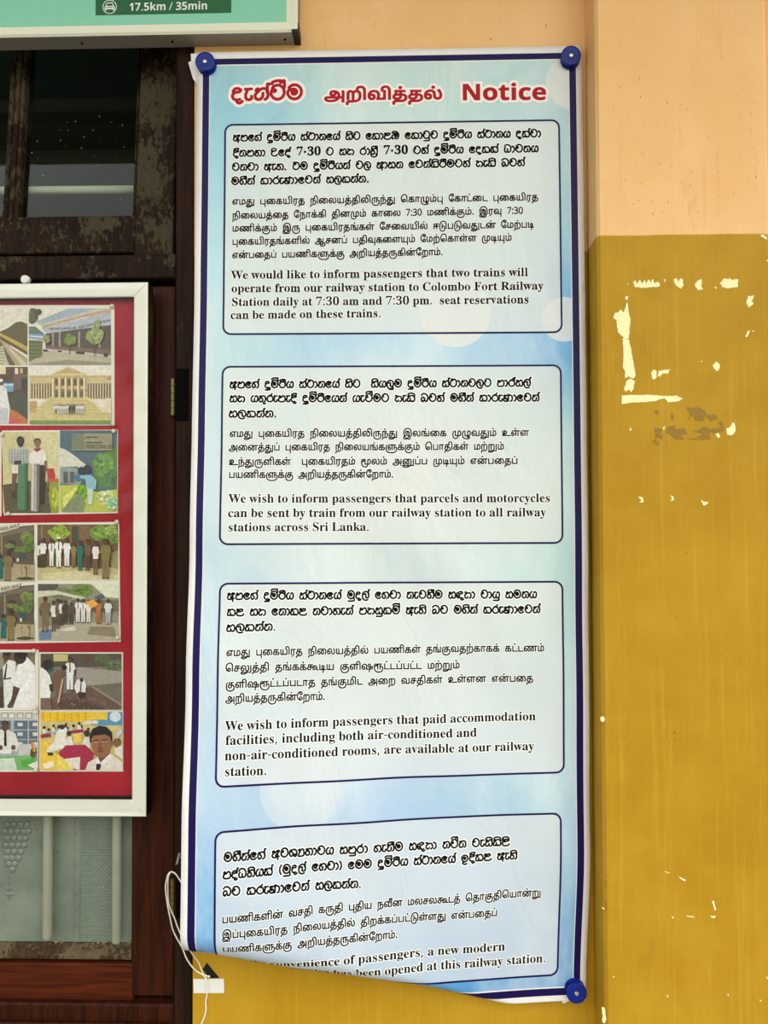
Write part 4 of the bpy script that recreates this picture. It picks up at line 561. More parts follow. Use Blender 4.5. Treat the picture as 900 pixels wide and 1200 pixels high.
[2073,389,[[16,1,16,87,60,127,60,589,16,629,16,715,178,715,178,629,135,589,135,127,178,87,178,1]]],
[2076,565,[[45,1,45,715,120,715,120,125,266,125,266,1]]],
[2077,943,[[45,1,45,715,148,715,232,169,234,169,324,715,426,715,426,1,356,1,356,339,356,372,358,460,359,540,360,561,358,561,266,1,196,1,110,561,108,561,109,540,111,460,112,368,112,333,112,1]]],
[2078,813,[[45,1,45,715,140,715,296,181,297,181,296,228,294,328,294,377,294,715,362,715,362,1,266,1,110,541,108,541,110,488,112,388,112,337,112,1]]],
[2079,796,[[199,-9,141,-10,66,82,29,248,29,361,29,470,66,634,141,724,200,725,258,724,332,634,369,468,369,359,369,248,332,82,258,-10],[199,117,248,116,290,246,290,359,290,472,248,600,200,601,152,600,108,472,108,359,108,246,152,116]]],
[2082,660,[[45,1,45,715,149,715,222,714,292,608,292,501,292,452,273,378,242,328,225,313,330,1,246,1,161,275,120,275,120,1],[120,397,145,397,182,396,215,448,215,497,215,548,180,590,144,591,120,591]]],
[2083,551,[[124,-9,68,-10,23,33,23,175,48,152,103,116,130,117,158,116,182,158,182,193,182,232,142,280,112,309,100,320,70,352,44,402,27,472,27,521,27,616,92,724,148,725,176,724,226,698,254,675,230,557,205,576,166,598,146,599,124,598,101,558,101,527,101,488,135,444,168,413,196,388,234,330,256,254,256,199,256,104,187,-10]]],
[2084,579,[[107,1,107,589,10,589,10,715,280,715,280,589,182,589,182,1]]],
[2087,967,[[91,1,0,715,74,715,120,325,123,300,130,232,136,160,138,137,139,162,145,232,152,296,154,315,206,715,278,715,330,315,332,296,338,232,344,160,346,137,348,162,354,232,361,300,364,325,409,715,484,715,392,1,306,1,258,377,256,386,252,430,246,482,242,528,242,543,241,528,236,482,232,432,226,386,225,375,177,1]]],
[2089,624,[[118,1,118,273,0,715,82,715,156,421,230,715,312,715,194,279,194,1]]],
[2099,514,[[150,-9,89,-10,22,124,22,271,22,370,56,496,117,556,156,557,184,556,226,534,242,521,220,405,202,418,172,436,156,437,98,436,98,273,98,188,129,112,156,113,180,112,216,136,233,159,233,33,216,8,178,-10]]],
[2101,591,[[162,-9,122,-10,58,52,22,176,22,269,22,364,55,492,113,556,152,557,208,556,274,428,274,309,274,237,98,237,99,172,134,100,166,101,192,100,236,122,258,145,258,29,238,8,194,-10],[100,337,204,337,204,384,178,450,152,451,130,450,102,394]]],
[2105,305,[[76,615,60,614,36,646,36,689,36,728,60,760,76,761,93,760,117,728,117,689,117,646,93,614],[39,1,39,547,114,547,114,1]]],
[2107,620,[[39,1,39,761,114,761,114,421,114,388,111,328,110,297,110,297,118,318,134,360,143,381,220,547,304,547,195,309,310,1,224,1,146,221,114,171,114,1]]],
[2109,982,[[39,1,39,547,96,547,106,477,110,477,122,518,166,556,190,557,220,556,262,516,272,477,279,477,292,518,336,556,360,557,406,556,454,460,454,357,454,1,379,1,379,321,379,436,338,437,308,436,284,352,284,275,284,1,209,1,209,321,209,436,168,437,137,436,114,344,114,257,114,1]]],
[2110,657,[[39,1,39,547,96,547,106,477,110,477,123,518,168,556,194,557,238,556,291,460,291,357,291,1,216,1,216,321,216,378,196,436,172,437,138,436,114,344,114,257,114,1]]],
[2111,619,[[154,-9,116,-10,56,56,22,184,22,275,22,410,94,556,156,557,194,556,253,490,287,364,287,275,287,138,216,-10],[155,111,184,110,211,192,211,275,211,356,184,436,154,437,125,436,98,356,98,275,98,192,125,110]]],
[2116,434,[[132,-9,108,-10,70,22,47,100,47,173,47,435,12,435,12,497,52,549,74,663,122,663,122,547,198,547,198,435,122,435,122,173,122,140,140,108,154,109,166,108,190,120,201,127,201,17,189,4,154,-10]]]]
TAMIL_ROWS = [
[[6,32,42,36,42,84,25,92]],
[[12,29,122,3,131,48,18,30,42,31,25,3,26,42,48,33,30,84,25,42,145,140,85,122,3,46,18,41,153,88,131,3,47,18,41,82,48,23,3,131,48,18,30,42,31,25],[26,42,48,33,30,84,48,25,3,47,26,41,77,18,42,3,25,42,27,134,88,3,18,41,48,33,3,190,193,186,183,3,29,24,42,77,102,88,181,3,8,31,156,3,190,193,186,183],[29,24,42,77,102,88,3,8,140,3,131,48,18,30,42,31,25,78,18,93,3,47,20,48,36,30,42,92,3,9,116,28,116,36,122,23,86,3,47,29,91,28,114],[131,48,18,30,42,31,25,78,18,34,42,92,3,7,20,27,87,3,28,25,42,156,18,48,34,137,88,3,47,29,91,46,18,41,93,34,3,134,114,137,88],[12,86,28,48,25,87,3,28,30,24,42,18,150,77,102,3,6,32,42,30,84,25,140,18,42,86,47,32,41,88,181]],
[[12,29,122,3,131,48,18,30,42,31,25,3,26,42,48,33,30,84,25,42,145,140,85,122,3,8,33,78,48,18,3,134,153,36,122,88,3,10,93,34],[6,48,27,84,122,87,3,131,48,18,30,42,31,25,3,26,42,48,33,30,78,18,150,77,102,88,3,46,28,41,25,42,18,93,3,29,91,143,88],[10,85,122,140,34,42,18,93,3,3,131,48,18,30,42,31,25,88,3,135,33,88,3,6,128,87,28,3,134,114,137,88,3,12,86,28,48,25,87],[28,30,24,42,18,150,77,102,3,6,32,42,30,84,25,140,18,42,86,47,32,41,88,181]],
[[12,29,122,3,131,48,18,30,42,31,25,3,26,42,48,33,30,84,25,42,92,3,28,30,24,42,18,93,3,25,78,102,36,25,91,18,41,18,77,3,18,82,23,24,88],[46,20,147,84,25,42,3,25,78,18,77,103,114,30,3,102,34,42,38,141,82,23,87,28,82,23,3,29,91,143,88],[102,34,42,38,141,82,23,87,28,23,41,25,3,25,78,102,29,42,23,3,6,48,32,3,36,20,25,42,18,93,3,10,93,34,27,3,12,86,28,48,25],[6,32,42,30,84,25,140,18,42,86,47,32,41,88,181]],
[[28,30,24,42,18,34,42,86,3,36,20,25,42,3,18,140,25,42,3,131,25,42,30,3,26,155,27,3,29,33,20,33,103,23,84,3,46,25,41,102,25,42,46,30,41,86,143],[8,87,131,48,18,30,42,31,25,3,26,42,48,33,30,84,25,42,92,3,25,42,32,77,18,87,28,82,116,93,34,122,3,12,86,28,48,25,87],[28,30,24,42,18,150,77,102,3,6,32,42,30,84,25,140,18,42,86,47,32,41,88,181]]]

GLYPHS = {}
for gnum, gadv, gcs in GLYPH_ROWS:
    gkey = 't%d' % gnum if gnum < 1000 else ('e' if gnum < 2000 else 's')+chr(gnum % 1000)
    GLYPHS[gkey] = (gadv, [[v for i in range(0, len(c), 2) for v in (c[i]*2, (c[i+1]//2)*2, c[i+1] % 2)] for c in gcs])
TAMIL = dict(zip(('HT', 'P1', 'P2', 'P3', 'P4'), TAMIL_ROWS))
def bez(c):
    pts = [(c[i], c[i+1], c[i+2]) for i in range(0, len(c), 3)]
    full = []
    for i, p in enumerate(pts):
        q = pts[(i+1) % len(pts)]; full.append(p)
        if not p[2] and not q[2]: full.append(((p[0]+q[0])/2, (p[1]+q[1])/2, 1))
    k = next(i for i, p in enumerate(full) if p[2]); full = full[k:]+full[:k]; out = []; i = 0; n = len(full)
    while i < n:
        p = full[i]; out.append((p[0], p[1])); q = full[(i+1) % n]
        if not q[2]:
            r = full[(i+2) % n]
            for t in (.33, .67): out.append(((1-t)**2*p[0]+2*t*(1-t)*q[0]+t*t*r[0], (1-t)**2*p[1]+2*t*(1-t)*q[1]+t*t*r[1]))
            i += 2
        else: i += 1
    return out
def area(p): return sum(p[i][0]*p[(i+1)%len(p)][1]-p[(i+1)%len(p)][0]*p[i][1] for i in range(len(p)))/2
def winding(pt, cs):
    w_ = 0
    for c in cs:
        for i in range(len(c)):
            p, r = c[i-1], c[i]
            if (p[1] > pt[1]) != (r[1] > pt[1]):
                if pt[0] < (r[0]-p[0])*(pt[1]-p[1])/(r[1]-p[1])+p[0]: w_ += 1 if r[1] > p[1] else -1
    return w_
def inside(pt, poly):
    r = False
    for i in range(len(poly)):
        a, c = poly[i], poly[i-1]
        if (a[1] > pt[1]) != (c[1] > pt[1]) and pt[0] < (c[0]-a[0])*(pt[1]-a[1])/(c[1]-a[1])+a[0]: r = not r
    return r
GC = {}
def glyph(key):
    "(advance, contours, filled pieces [(points, triangles)]) in em/1000"
    if key in GC: return GC[key]
    adv, cs = GLYPHS[key]; cs = [bez(c) for c in cs]; pcs = []
    vs = []; es = []
    for c in cs:
        n0 = len(vs); vs += [Vector(p) for p in c]; es += [(n0+i, n0+(i+1) % len(c)) for i in range(len(c))]
    ov, oe, of, _a, _b, _c = geometry.delaunay_2d_cdt(vs, es, [], 0, 1e-5) if vs else ([], [], [], 0, 0, 0)
    keep = []
    for f in of:
        g_ = sum((ov[i] for i in f), Vector((0, 0)))/len(f)
        if winding(g_, cs): keep.append(tuple(f))
    if keep: pcs.append(([(p.x, p.y) for p in ov], keep))
    GC[key] = (adv, cs, pcs); return GC[key]
def ribbon(pts, r, closed):
    "2-D stroke of half-width r: (points, faces)"
    n = len(pts); P = [Vector(p) for p in pts]; vs = []; fs = []
    for i in range(n):
        a = P[i-1] if (closed or i) else P[i]; c = P[(i+1) % n] if (closed or i < n-1) else P[i]
        d1 = P[i]-a; d2 = c-P[i]
        if d1.length < 1e-9: d1 = d2
        if d2.length < 1e-9: d2 = d1
        if d1.length < 1e-9: d1 = d2 = Vector((1, 0))
        d1 = d1.normalized(); d2 = d2.normalized(); n1 = Vector((-d1.y, d1.x)); n2 = Vector((-d2.y, d2.x))
        mm = n1+n2; mm = mm.normalized() if mm.length > 1e-6 else n1
        k = min(1.35, 1/max(.3, mm.dot(n1)))
        vs += [P[i]+mm*r*k, P[i]-mm*r*k]
    for i in range(n if closed else n-1):
        j = (i+1) % n; fs.append((2*i, 2*i+1, 2*j+1, 2*j))
    if not closed:
        for i in (0, n-1):
            b0 = len(vs); vs += [P[i]+Vector((math.cos(a), math.sin(a)))*r for a in [k*math.pi/4 for k in range(8)]]; fs.append(tuple(range(b0, b0+8)))
    return vs, fs
def crom(pts, sub=4):
    out = []; n = len(pts)
    for i in range(n-1):
        p0 = pts[max(i-1,0)]; p1 = pts[i]; p2 = pts[i+1]; p3 = pts[min(i+2,n-1)]
        for k in range(sub):
            t = k/sub
            out.append(tuple(.5*(2*b+(c-a)*t+(2*a-5*b+4*c-d)*t*t+(3*b-a-3*c+d)*t**3) for a, b, c, d in zip(p0, p1, p2, p3)))
    out.append(tuple(pts[-1])); return out
# rounded Sinhala letters as pen strokes on a grid: baseline 0, letter height 10
def ARC(cx, cy, rx, ry, a0, a1, n=10):
    return [(cx+rx*math.cos(rad(a0+(a1-a0)*k/n)), cy+ry*math.sin(rad(a0+(a1-a0)*k/n))) for k in range(n+1)]
SI = {
'ට': (11, [[(3.4,6.9),(1.7,6.3),(.8,4.4)]+ARC(5.4,5.1,4.6,5.1,190,505,14)]),
'ව': (11, [ARC(5.4,5.1,4.6,5.1,140,-165,14)+[(1.5,6.8),(3,7.2),(4.1,6.4),(3.4,5.5),(2.4,5.9)]]),
'ම': (11.4, [ARC(5.6,5.1,4.8,5.1,145,-170,14)+[(1.5,6.2),(3.2,6.8),(5.6,7.1),(7.2,5.4),(6.2,3.6),(4.2,3.7),(3.8,5.2),(5.2,5.4)]]),
'ද': (8.6, [[(1.2,6.2),(2.6,8),(5,8.2),(6.6,7),(5.4,5.8),(2.6,5.4),(.9,3.4),(1.6,.9),(4,0),(6,.4)],[(4,0),(4.1,-1.5),(5.8,-2.3),(7.8,-1)]]),
'න': (10.6, [[(4,6.8),(2.6,7.8),(1.6,6.6),(2.6,5.4),(1,3.4),(1.6,.7),(4.2,.1),(6,1.8),(6.4,4.6)],[(2.8,5.6),(5.4,7.7),(8.4,7.6),(9.8,5),(9.6,1.6),(7.8,0)]]),
'ත': (10.8, [[(4,6.8),(2.8,7.8),(1.6,6.6),(2.6,5.2),(.9,3.2),(1.6,.6),(4.2,.1),(5.9,2),(5.2,4.5),(2.8,5.2)],[(3.4,6.2),(6,7.8),(8.8,7.2),(10,4.4),(9.6,1.2),(7.8,0)]]),
'හ': (10.4, [[(.9,7.4),(2.6,7.8),(3.2,6),(1.6,4.8),(.8,2.8),(1.8,.5),(4,.1),(5.3,1.8)],[(2.6,5.2),(5.6,6.8),(8.6,6.2),(9.7,3.6),(9.2,.9),(7.4,0)]]),
'ක': (11.6, [[(3.8,7),(2.6,7.8),(1.4,6.6),(2.6,5.2),(.9,3.6),(1,.8),(2.9,.1),(4.5,1.6),(4.7,3.8)],[(4.5,1.6),(5.6,.1),(7,.9)],[(3.2,6),(6.2,7.8),(9.6,6.9),(10.8,4),(10.2,1),(8.2,0),(7,.9)]]),
'ග': (10.6, [[(3.4,6.6),(2.2,7.4),(1,5),(.8,2.4),(2.4,.1),(4.6,.9),(5.2,3.2),(4,4.4)],[(2.6,5.6),(5.2,7.8),(8.4,7.4),(9.8,4.6),(9.4,1.2),(7.2,0)]]),
'ය': (10.8, [[(4,8),(1.8,6.4),(.9,3.4),(2,.4),(4.4,.4),(5.4,2.2),(5.4,4.4)],[(5.4,2.2),(6.8,.2),(9.2,.6),(10.2,3.6),(9.7,7),(7.7,7.8),(6.8,6.4)]]),
'ස': (11, [[(4,6.8),(2.6,7.8),(1.6,6.6),(2.6,5.4),(.9,3.4),(1.6,.5),(4,.1),(5.6,1.3),(5.6,3.2)],[(5.6,1.3),(7.2,.1),(9.6,.7),(10.4,3.6),(9.4,7),(7.4,8),(6,6.7),(4.6,5.7),(2.8,5.5)]]),
'ප': (11, [[(4,6.8),(2.6,7.8),(1.6,6.6),(2.6,5.4),(.9,3.4),(1.8,.6),(5.2,0),(8.8,.5),(10.3,3.4),(9.3,7),(7.3,8),(6,6.7),(4.6,5.7),(2.8,5.5)]]),
'ර': (10.2, [ARC(5.1,3.9,4.2,3.9,150,510,14),[(1.6,5.6),(3.4,8),(6.4,8.9),(7.8,10.8)]]),
'ල': (10.8, [[(3.2,5.2),(4.9,6),(6,4.2),(5.4,1.9),(7,.8),(9.4,1.4)],[(9.4,1.2),(10.1,4.6),(8.6,7.8),(5.2,8.9),(2,7.2),(.8,3.4),(2,-.6),(5,-2.2),(8.6,-1.5)]]),
'ළ': (11, [[(3.8,6.6),(2.2,5.8),(1.2,7),(2.6,8.1),(4.4,6.9),(6.4,8),(8.8,7.4),(8.6,5.8),(5.6,4.9),(2.2,4.4),(.9,2.4),(2.2,.2),(6,-.4),(9,.2),(10.6,1.8)]]),
'ණ': (14.4, [[(3.8,7),(2.6,7.8),(1.4,6.6),(2.6,5.2),(.9,3.2),(1.6,.6),(4.2,-.1),(6,1.8),(4.8,4),(3.2,3)],[(3.2,6),(5.6,7.8),(7.4,6.6),(7.8,3),(7.4,.2)],[(7.6,6.6),(9.8,7.9),(12.4,6.9),(13.4,4),(12.6,.8),(10.6,0)],[(8.4,9.2),(7.2,7.8)],[(4.2,-.1),(7.4,.2)]]),
'ථ': (10.6, [[(4.6,8.2),(2.8,8.2),(2.6,10),(4.2,9.8)],[(2.8,8.2),(.8,5),(1.8,1.4),(5,0),(8.6,1.4),(9.8,5),(8.6,8.6),(6,9.8),(4.2,8.6)]]),
'ධ': (11, [[(.9,7.8),(3.2,10),(7.2,9.8),(9.9,6.6),(9.6,2),(7.4,.1),(5.4,1),(5.3,4.4)],[(5.4,1),(3.2,0),(1.1,1.5),(1,4.6),(2.4,6)]]),
'බ': (11, [[(.9,8),(3.2,10.1),(7.2,9.8),(9.9,6.6),(9.7,2.4),(7.7,.1),(5.8,1.1),(5.4,3.6),(4,5.4),(1.8,5),(.8,2.6),(1.6,.2),(3.2,-.2),(3.6,1.2)]]),
'ඹ': (12, [[(.9,8),(3.2,10.1),(7.6,9.8),(10.8,6.6),(10.5,2.4),(8.2,.1),(6,.8),(5.6,3.4),(4,5.2),(1.8,5),(.8,2.6),(1.8,.2),(3.4,.6)],[(3.4,7.4),(5.6,7.6),(6,4.4),(5.8,2)],[(6,7.2),(8.2,7),(8,3.4),(6.4,3.2)],[(4.4,6),(8,5.4)]]),
'එ': (10.6, [[(4.8,7.4),(2.8,6.8),(1.6,9),(3.2,10)],[(2.8,6.8),(.9,4.6),(1.8,1.2),(5,0),(8.6,1.4),(9.8,5),(8.6,8.6),(6,9.9),(4.4,8.8),(4.8,7.4)]]),
'උ': (10.4, [[(3.4,6.4),(1.4,6.6),(1.2,8.8),(3.4,10.1),(6.6,9.8),(7.8,8),(6.4,6.6),(3.4,6.2),(1,3.6),(1.8,1),(4.8,-.2),(8,.2),(9.6,2)]]),
'ඉ': (10.6, [ARC(5.1,4.1,4.3,4,-70,250,14),[(3.2,4.4),(4.8,5.6),(6.4,4.4),(5.2,3),(3.8,3.6)],[(6.6,.3),(3.2,-.4),(2.2,-2),(4.6,-3.2),(8,-2.6)]]),
'අ': (11, [[(3.8,7),(2.6,7.9),(1.4,6.6),(2.6,5.2),(.9,3.2),(1.6,.7),(4.2,0),(6.4,.6),(9.8,1.2)],[(2.8,5.5),(5.4,6.4),(7.6,8),(9.6,8),(10,6.6),(8.2,5.8),(7.9,3),(8.1,-2.4)],[(6.4,.6),(5.4,3),(7.8,4.8)]]),
'ශ': (11.2, [[(3.4,6.6),(2.2,7.4),(1,5),(.8,2.4),(2.4,.1),(4.6,.9),(5.4,3),(4.2,4.4)],[(2.6,5.6),(5.2,7.8),(8.6,7.4),(10.2,4.6),(9.9,1.2),(8,-.4),(6.6,.7),(7.6,2.2),(9.8,1.6)]]),
'ඳ': (11, [[(3.4,6.2),(1.6,6.8),(.8,4.2),(1.4,1.2),(3.2,.4),(4,2.2),(2.8,3.4)],[(2.8,6.6),(5,8.1),(7.6,8.2),(9,7),(7.8,5.8),(5.4,5.2),(4.2,3.2),(5,.9),(7,0),(8.6,.4)],[(7,0),(6.8,-1.6),(8.6,-2.4),(10.4,-1)]]),
'\u0001': (9, [[(3.4,6.6),(1.8,7.6),(1.2,6.2),(3,5.2),(1.6,2.6),(.8,-.2),(4.6,-.6),(7.4,.2),(8.2,3.4),(7.2,7),(5.2,7.8),(4,6.4)]]),   # yansaya
'ැ': (6, [[(.6,7.6),(5,7.8)],[(2.4,7.6),(1,4),(1.2,1),(3,0),(5,.9),(5,2.6)]]),
'ා': (4.6, [[(.4,7.4),(1.6,7.8),(3.6,5.4),(3.4,2),(1,-.1)]]),
'ෙ': (9.2, [ARC(4.8,4,4,4,38,325,12),[(8,6.4),(6.4,5.2),(4.8,6),(3.4,4.6),(4.4,3),(6.2,3.6),(6.4,5.2)]]),
'.': (4.4, [[(1.8,.4),(1.9,.5)]]), ',': (4.4, [[(2,.4),(2.1,.3),(1.6,-1.2)]]),
'(': (4.4, [[(3.4,10),(1.6,7),(1.4,3),(3,-.6)]]), ')': (4.4, [[(1,10),(2.8,7),(3,3),(1.2,-.6)]]),
'•': (5.4, [[(2.2,4.6),(3,5.2),(2.9,4.4),(2.3,5.2)]]),
}
TALL = 'ටවමථධබඹඑ'
def sinhala(text):
    "list of (strokes, x, kind) plus total width; vowel signs stacked on their letters"
    out = []; x = 0.0; t = text.replace('\u0dca\u200d\u0dba', '\u0001').replace('\u0dca\u200d\u0dbb', '\u0002').replace('ආ', 'අා').replace('ඇ', 'අැ').replace('ො', 'ෙ#ා').replace('ේ', 'ෙ#\u0dca')
    s = list(t); i = 0; seq = []
    while i < len(s):
        if i+1 < len(s) and s[i+1] == 'ෙ':                 # e-sign stands before its letter
            seq.append('ෙ'); seq.append(s[i]); i += 2; continue
        seq.append(s[i]); i += 1
    bw = 10; bx = 0; base = ''
    for c in seq:
        if c == '#': continue
        if c == ' ': x += 7.5; continue
        up = 0
        if c in SI:
            adv, st = SI[c]; out.append(('s', [[(px+x, py) for px, py in q] for q in st])); bx, bw, base = x, adv, c; x += adv+.5
            continue
        th = 10.4 if base in TALL else 8
        if c in 'ිී': 
            st = [[(1.6,th+.6),(2,th+2),(5,th+2.9),(8.2,th+2.7),(bw-1,th+1.2),(bw-.9,th-2)]]
            if c == 'ී': st += [[(bw-3.6,th+1.5),(bw-1.2,th+3.1)],[(bw-2.4,th+1.8),(bw-.8,th+2.4)]]
        elif c == 'ු':
            if base == 'ර': st = [[(bw+.4,7.6),(bw+5,7.8)],[(bw+2.2,7.6),(bw+.8,4),(bw+1,1),(bw+2.8,0),(bw+4.8,.9),(bw+4.8,2.6)]]; x += 5.6
            elif base in 'තකග': st = [[(bw-3,0),(bw-4,-1.6),(bw-2.8,-2.8),(bw-1,-2.2)]]
            elif base == 'ද': st = [[(5,.1),(7.6,.2),(7.8,-1.4)],[(1.2,-2.9),(7.6,-2.6),(7.8,.2)]]
            elif base == 'ල': st = [[(4,-2.8),(9.4,-2.8),(9.2,.4)],[(5,-2.2),(9,-2.2)]]
            else: st = [[(1.8,-3),(bw-1.6,-2.7),(bw-1.6,1)]]
        elif c == '\u0dca':
            if base in TALL: st = [[(1.6,th+.6),(2,th+1.8),(5,th+2.5),(8.2,th+2.3),(bw-1,th+1),(bw-.9,th-2)],[(bw-3,th+2),(bw-1,th+2.7)]]
            else: st = [[(bw-1.5,5.4),(bw-1.2,8),(bw-1.2,11)],[(bw-1.2,10.6),(bw+.4,11.3)],[(bw-1,11.2),(bw+.1,10.8)]]
        elif c == '\u0002': st = [[(.8,.2),(1.6,-2.4),(5,-3.6),(8.4,-2.6),(9.8,.4)]]
        elif c.isdigit() or c == ':': out.append(('g', 'e'+c, x)); x += GLYPHS['e'+c][0]*.0180; continue
        else: raise ValueError(repr(c))
        out.append(('s', [[(px+bx, py) for px, py in q] for q in st]))
    return out, x-.5

# ================================================================== notice banner
BA0, BA1 = -.4275, .3785                                # left and right edge on the wall
BZT = at(450, 62, 0).z                                  # top edge
BZB = BZT - 1.962
def ss(x): x = max(0, min(1, x)); return x*x*(3-2*x)
OFFS = [(2.6,.012),(2.26,.015),(1.99,.020),(1.70,.034),(1.45,.050),(1.2,.075),(.95,.104),(.70,.120),(.4,.126)]
def off0(a, z):
    for (za, va), (zc, vc) in zip(OFFS, OFFS[1:]):
        if z >= zc: ol = vc+(va-vc)*ss((z-zc)/(za-zc))*.5+(va-vc)*.5*min(1,(z-zc)/(za-zc)); break
    else: ol = OFFS[-1][1]
    s = (a-BA0)/(BA1-BA0); k = max(0, min(1.05, 1-s))
    ro = .012+.014*math.sin(math.pi*max(0, min(1, (z-.5)/2.0)))
    # slack cloth: shallow creases running down from the lower right towards the lower left
    q = (a*.6+(z-1.1))*9; env = ss((1.9-z)/.6)*ss((z-.45)/.3)
    rip = .0016*math.sin(q*2.1+a*7)*env + .0009*math.sin(a*31+z*5)*env
    return ro+(ol-.012)*k**1.5+rip
def off(a, z): return off0(a, z)
def sag(a, z):                                          # the loose lower left corner droops, the lower right corner is drawn in
    s = max(0, min(1, (BA1-a)/(BA1-BA0)))
    return SAG*ss((1.27-z)/.6)*s**1.1
SAG = .022
def pull(a, z): return .010*ss((.86-z)/.32)*max(0, min(1, (a-BA0)/(BA1-BA0)))**2
CR = .052                                               # the loose lower edge rolls back with this radius
def crad(o): return max(.010, min(CR, (o-.006)/1.5))       # tighter roll where the sheet lies close to the wall
SIL = ((223,1114),(289,1124.5),(370,1136.5),(460,1151),(533,1162))
def curl_line():
    import numpy as np
    pts = []; ph = rad(59)
    for px, py in SIL:
        a, z0 = at(px, py, -.1).x, .7
        for _ in range(14):
            o = off(a, z0); c_ = crad(o); p = at(px, py, -(o-c_*(1-math.cos(ph))))
            z0 = p.z+c_*math.sin(ph)+sag(a, z0); a = p.x+pull(a, z0)
        pts.append((a, z0))
    return [float(c) for c in np.polyfit([p[0] for p in pts], [p[1] for p in pts], 2)]
CQ = curl_line()
def ZC(a): return CQ[0]*a*a+CQ[1]*a+CQ[2]
def BP(a, z):
    zc = ZC(a); d = zc-z
    if d <= 0: y, zz = off(a, z), z
    else:
        o = off(a, zc); c_ = crad(o); ph = d/c_; pm = rad(118)
        if ph <= pm: y = o-c_*(1-math.cos(ph)); zz = zc-c_*math.sin(ph)
        else: e_ = (ph-pm)*c_; y = o-c_*(1-math.cos(pm))-e_*math.sin(pm); zz = zc-c_*math.sin(pm)-e_*math.cos(pm)
        y = max(y, .004)
    return Vector((a-pull(a, z), -y, zz-sag(a, z)))
def BN(a, z, h):
    p = BP(a, z); u = BP(a+.001, z)-p; v = BP(a, z+.001)-p
    return p+u.cross(v).normalized()*h
def inv(px, py):
    "print position (a, z) that the photograph shows at a pixel"
    a, z = 0, 1
    for _ in range(20):
        p = at(px, py, -off(a, z)); a, z = p.x+pull(a, z), p.z+sag(a, z)
    return a, z
LAYER = [0]
def emit(mb, vs, fs, h, mi=0, col=None, split=False):
    "put a flat print shape on the sheet; every piece gets its own hair-thin ink layer so that overlaps never coincide"
    if not (fs and vs): return
    if not split:
        LAYER[0] = (LAYER[0]+1) % 37
        mb.add([BN(p[0], p[1], h+LAYER[0]*3e-6) for p in vs], fs, mi, col); return
    P = [(BP(p[0], p[1]), BN(p[0], p[1], 1.0)) for p in vs]; D = [(q-p) for p, q in P]
    for f in fs:
        LAYER[0] = (LAYER[0]+1) % 37; hh = h+LAYER[0]*3e-6
        mb.add([P[i][0]+D[i]*hh for i in f], [tuple(range(len(f)))], mi, col)
PXM = DIST/FPX                                          # metres per pixel on the wall

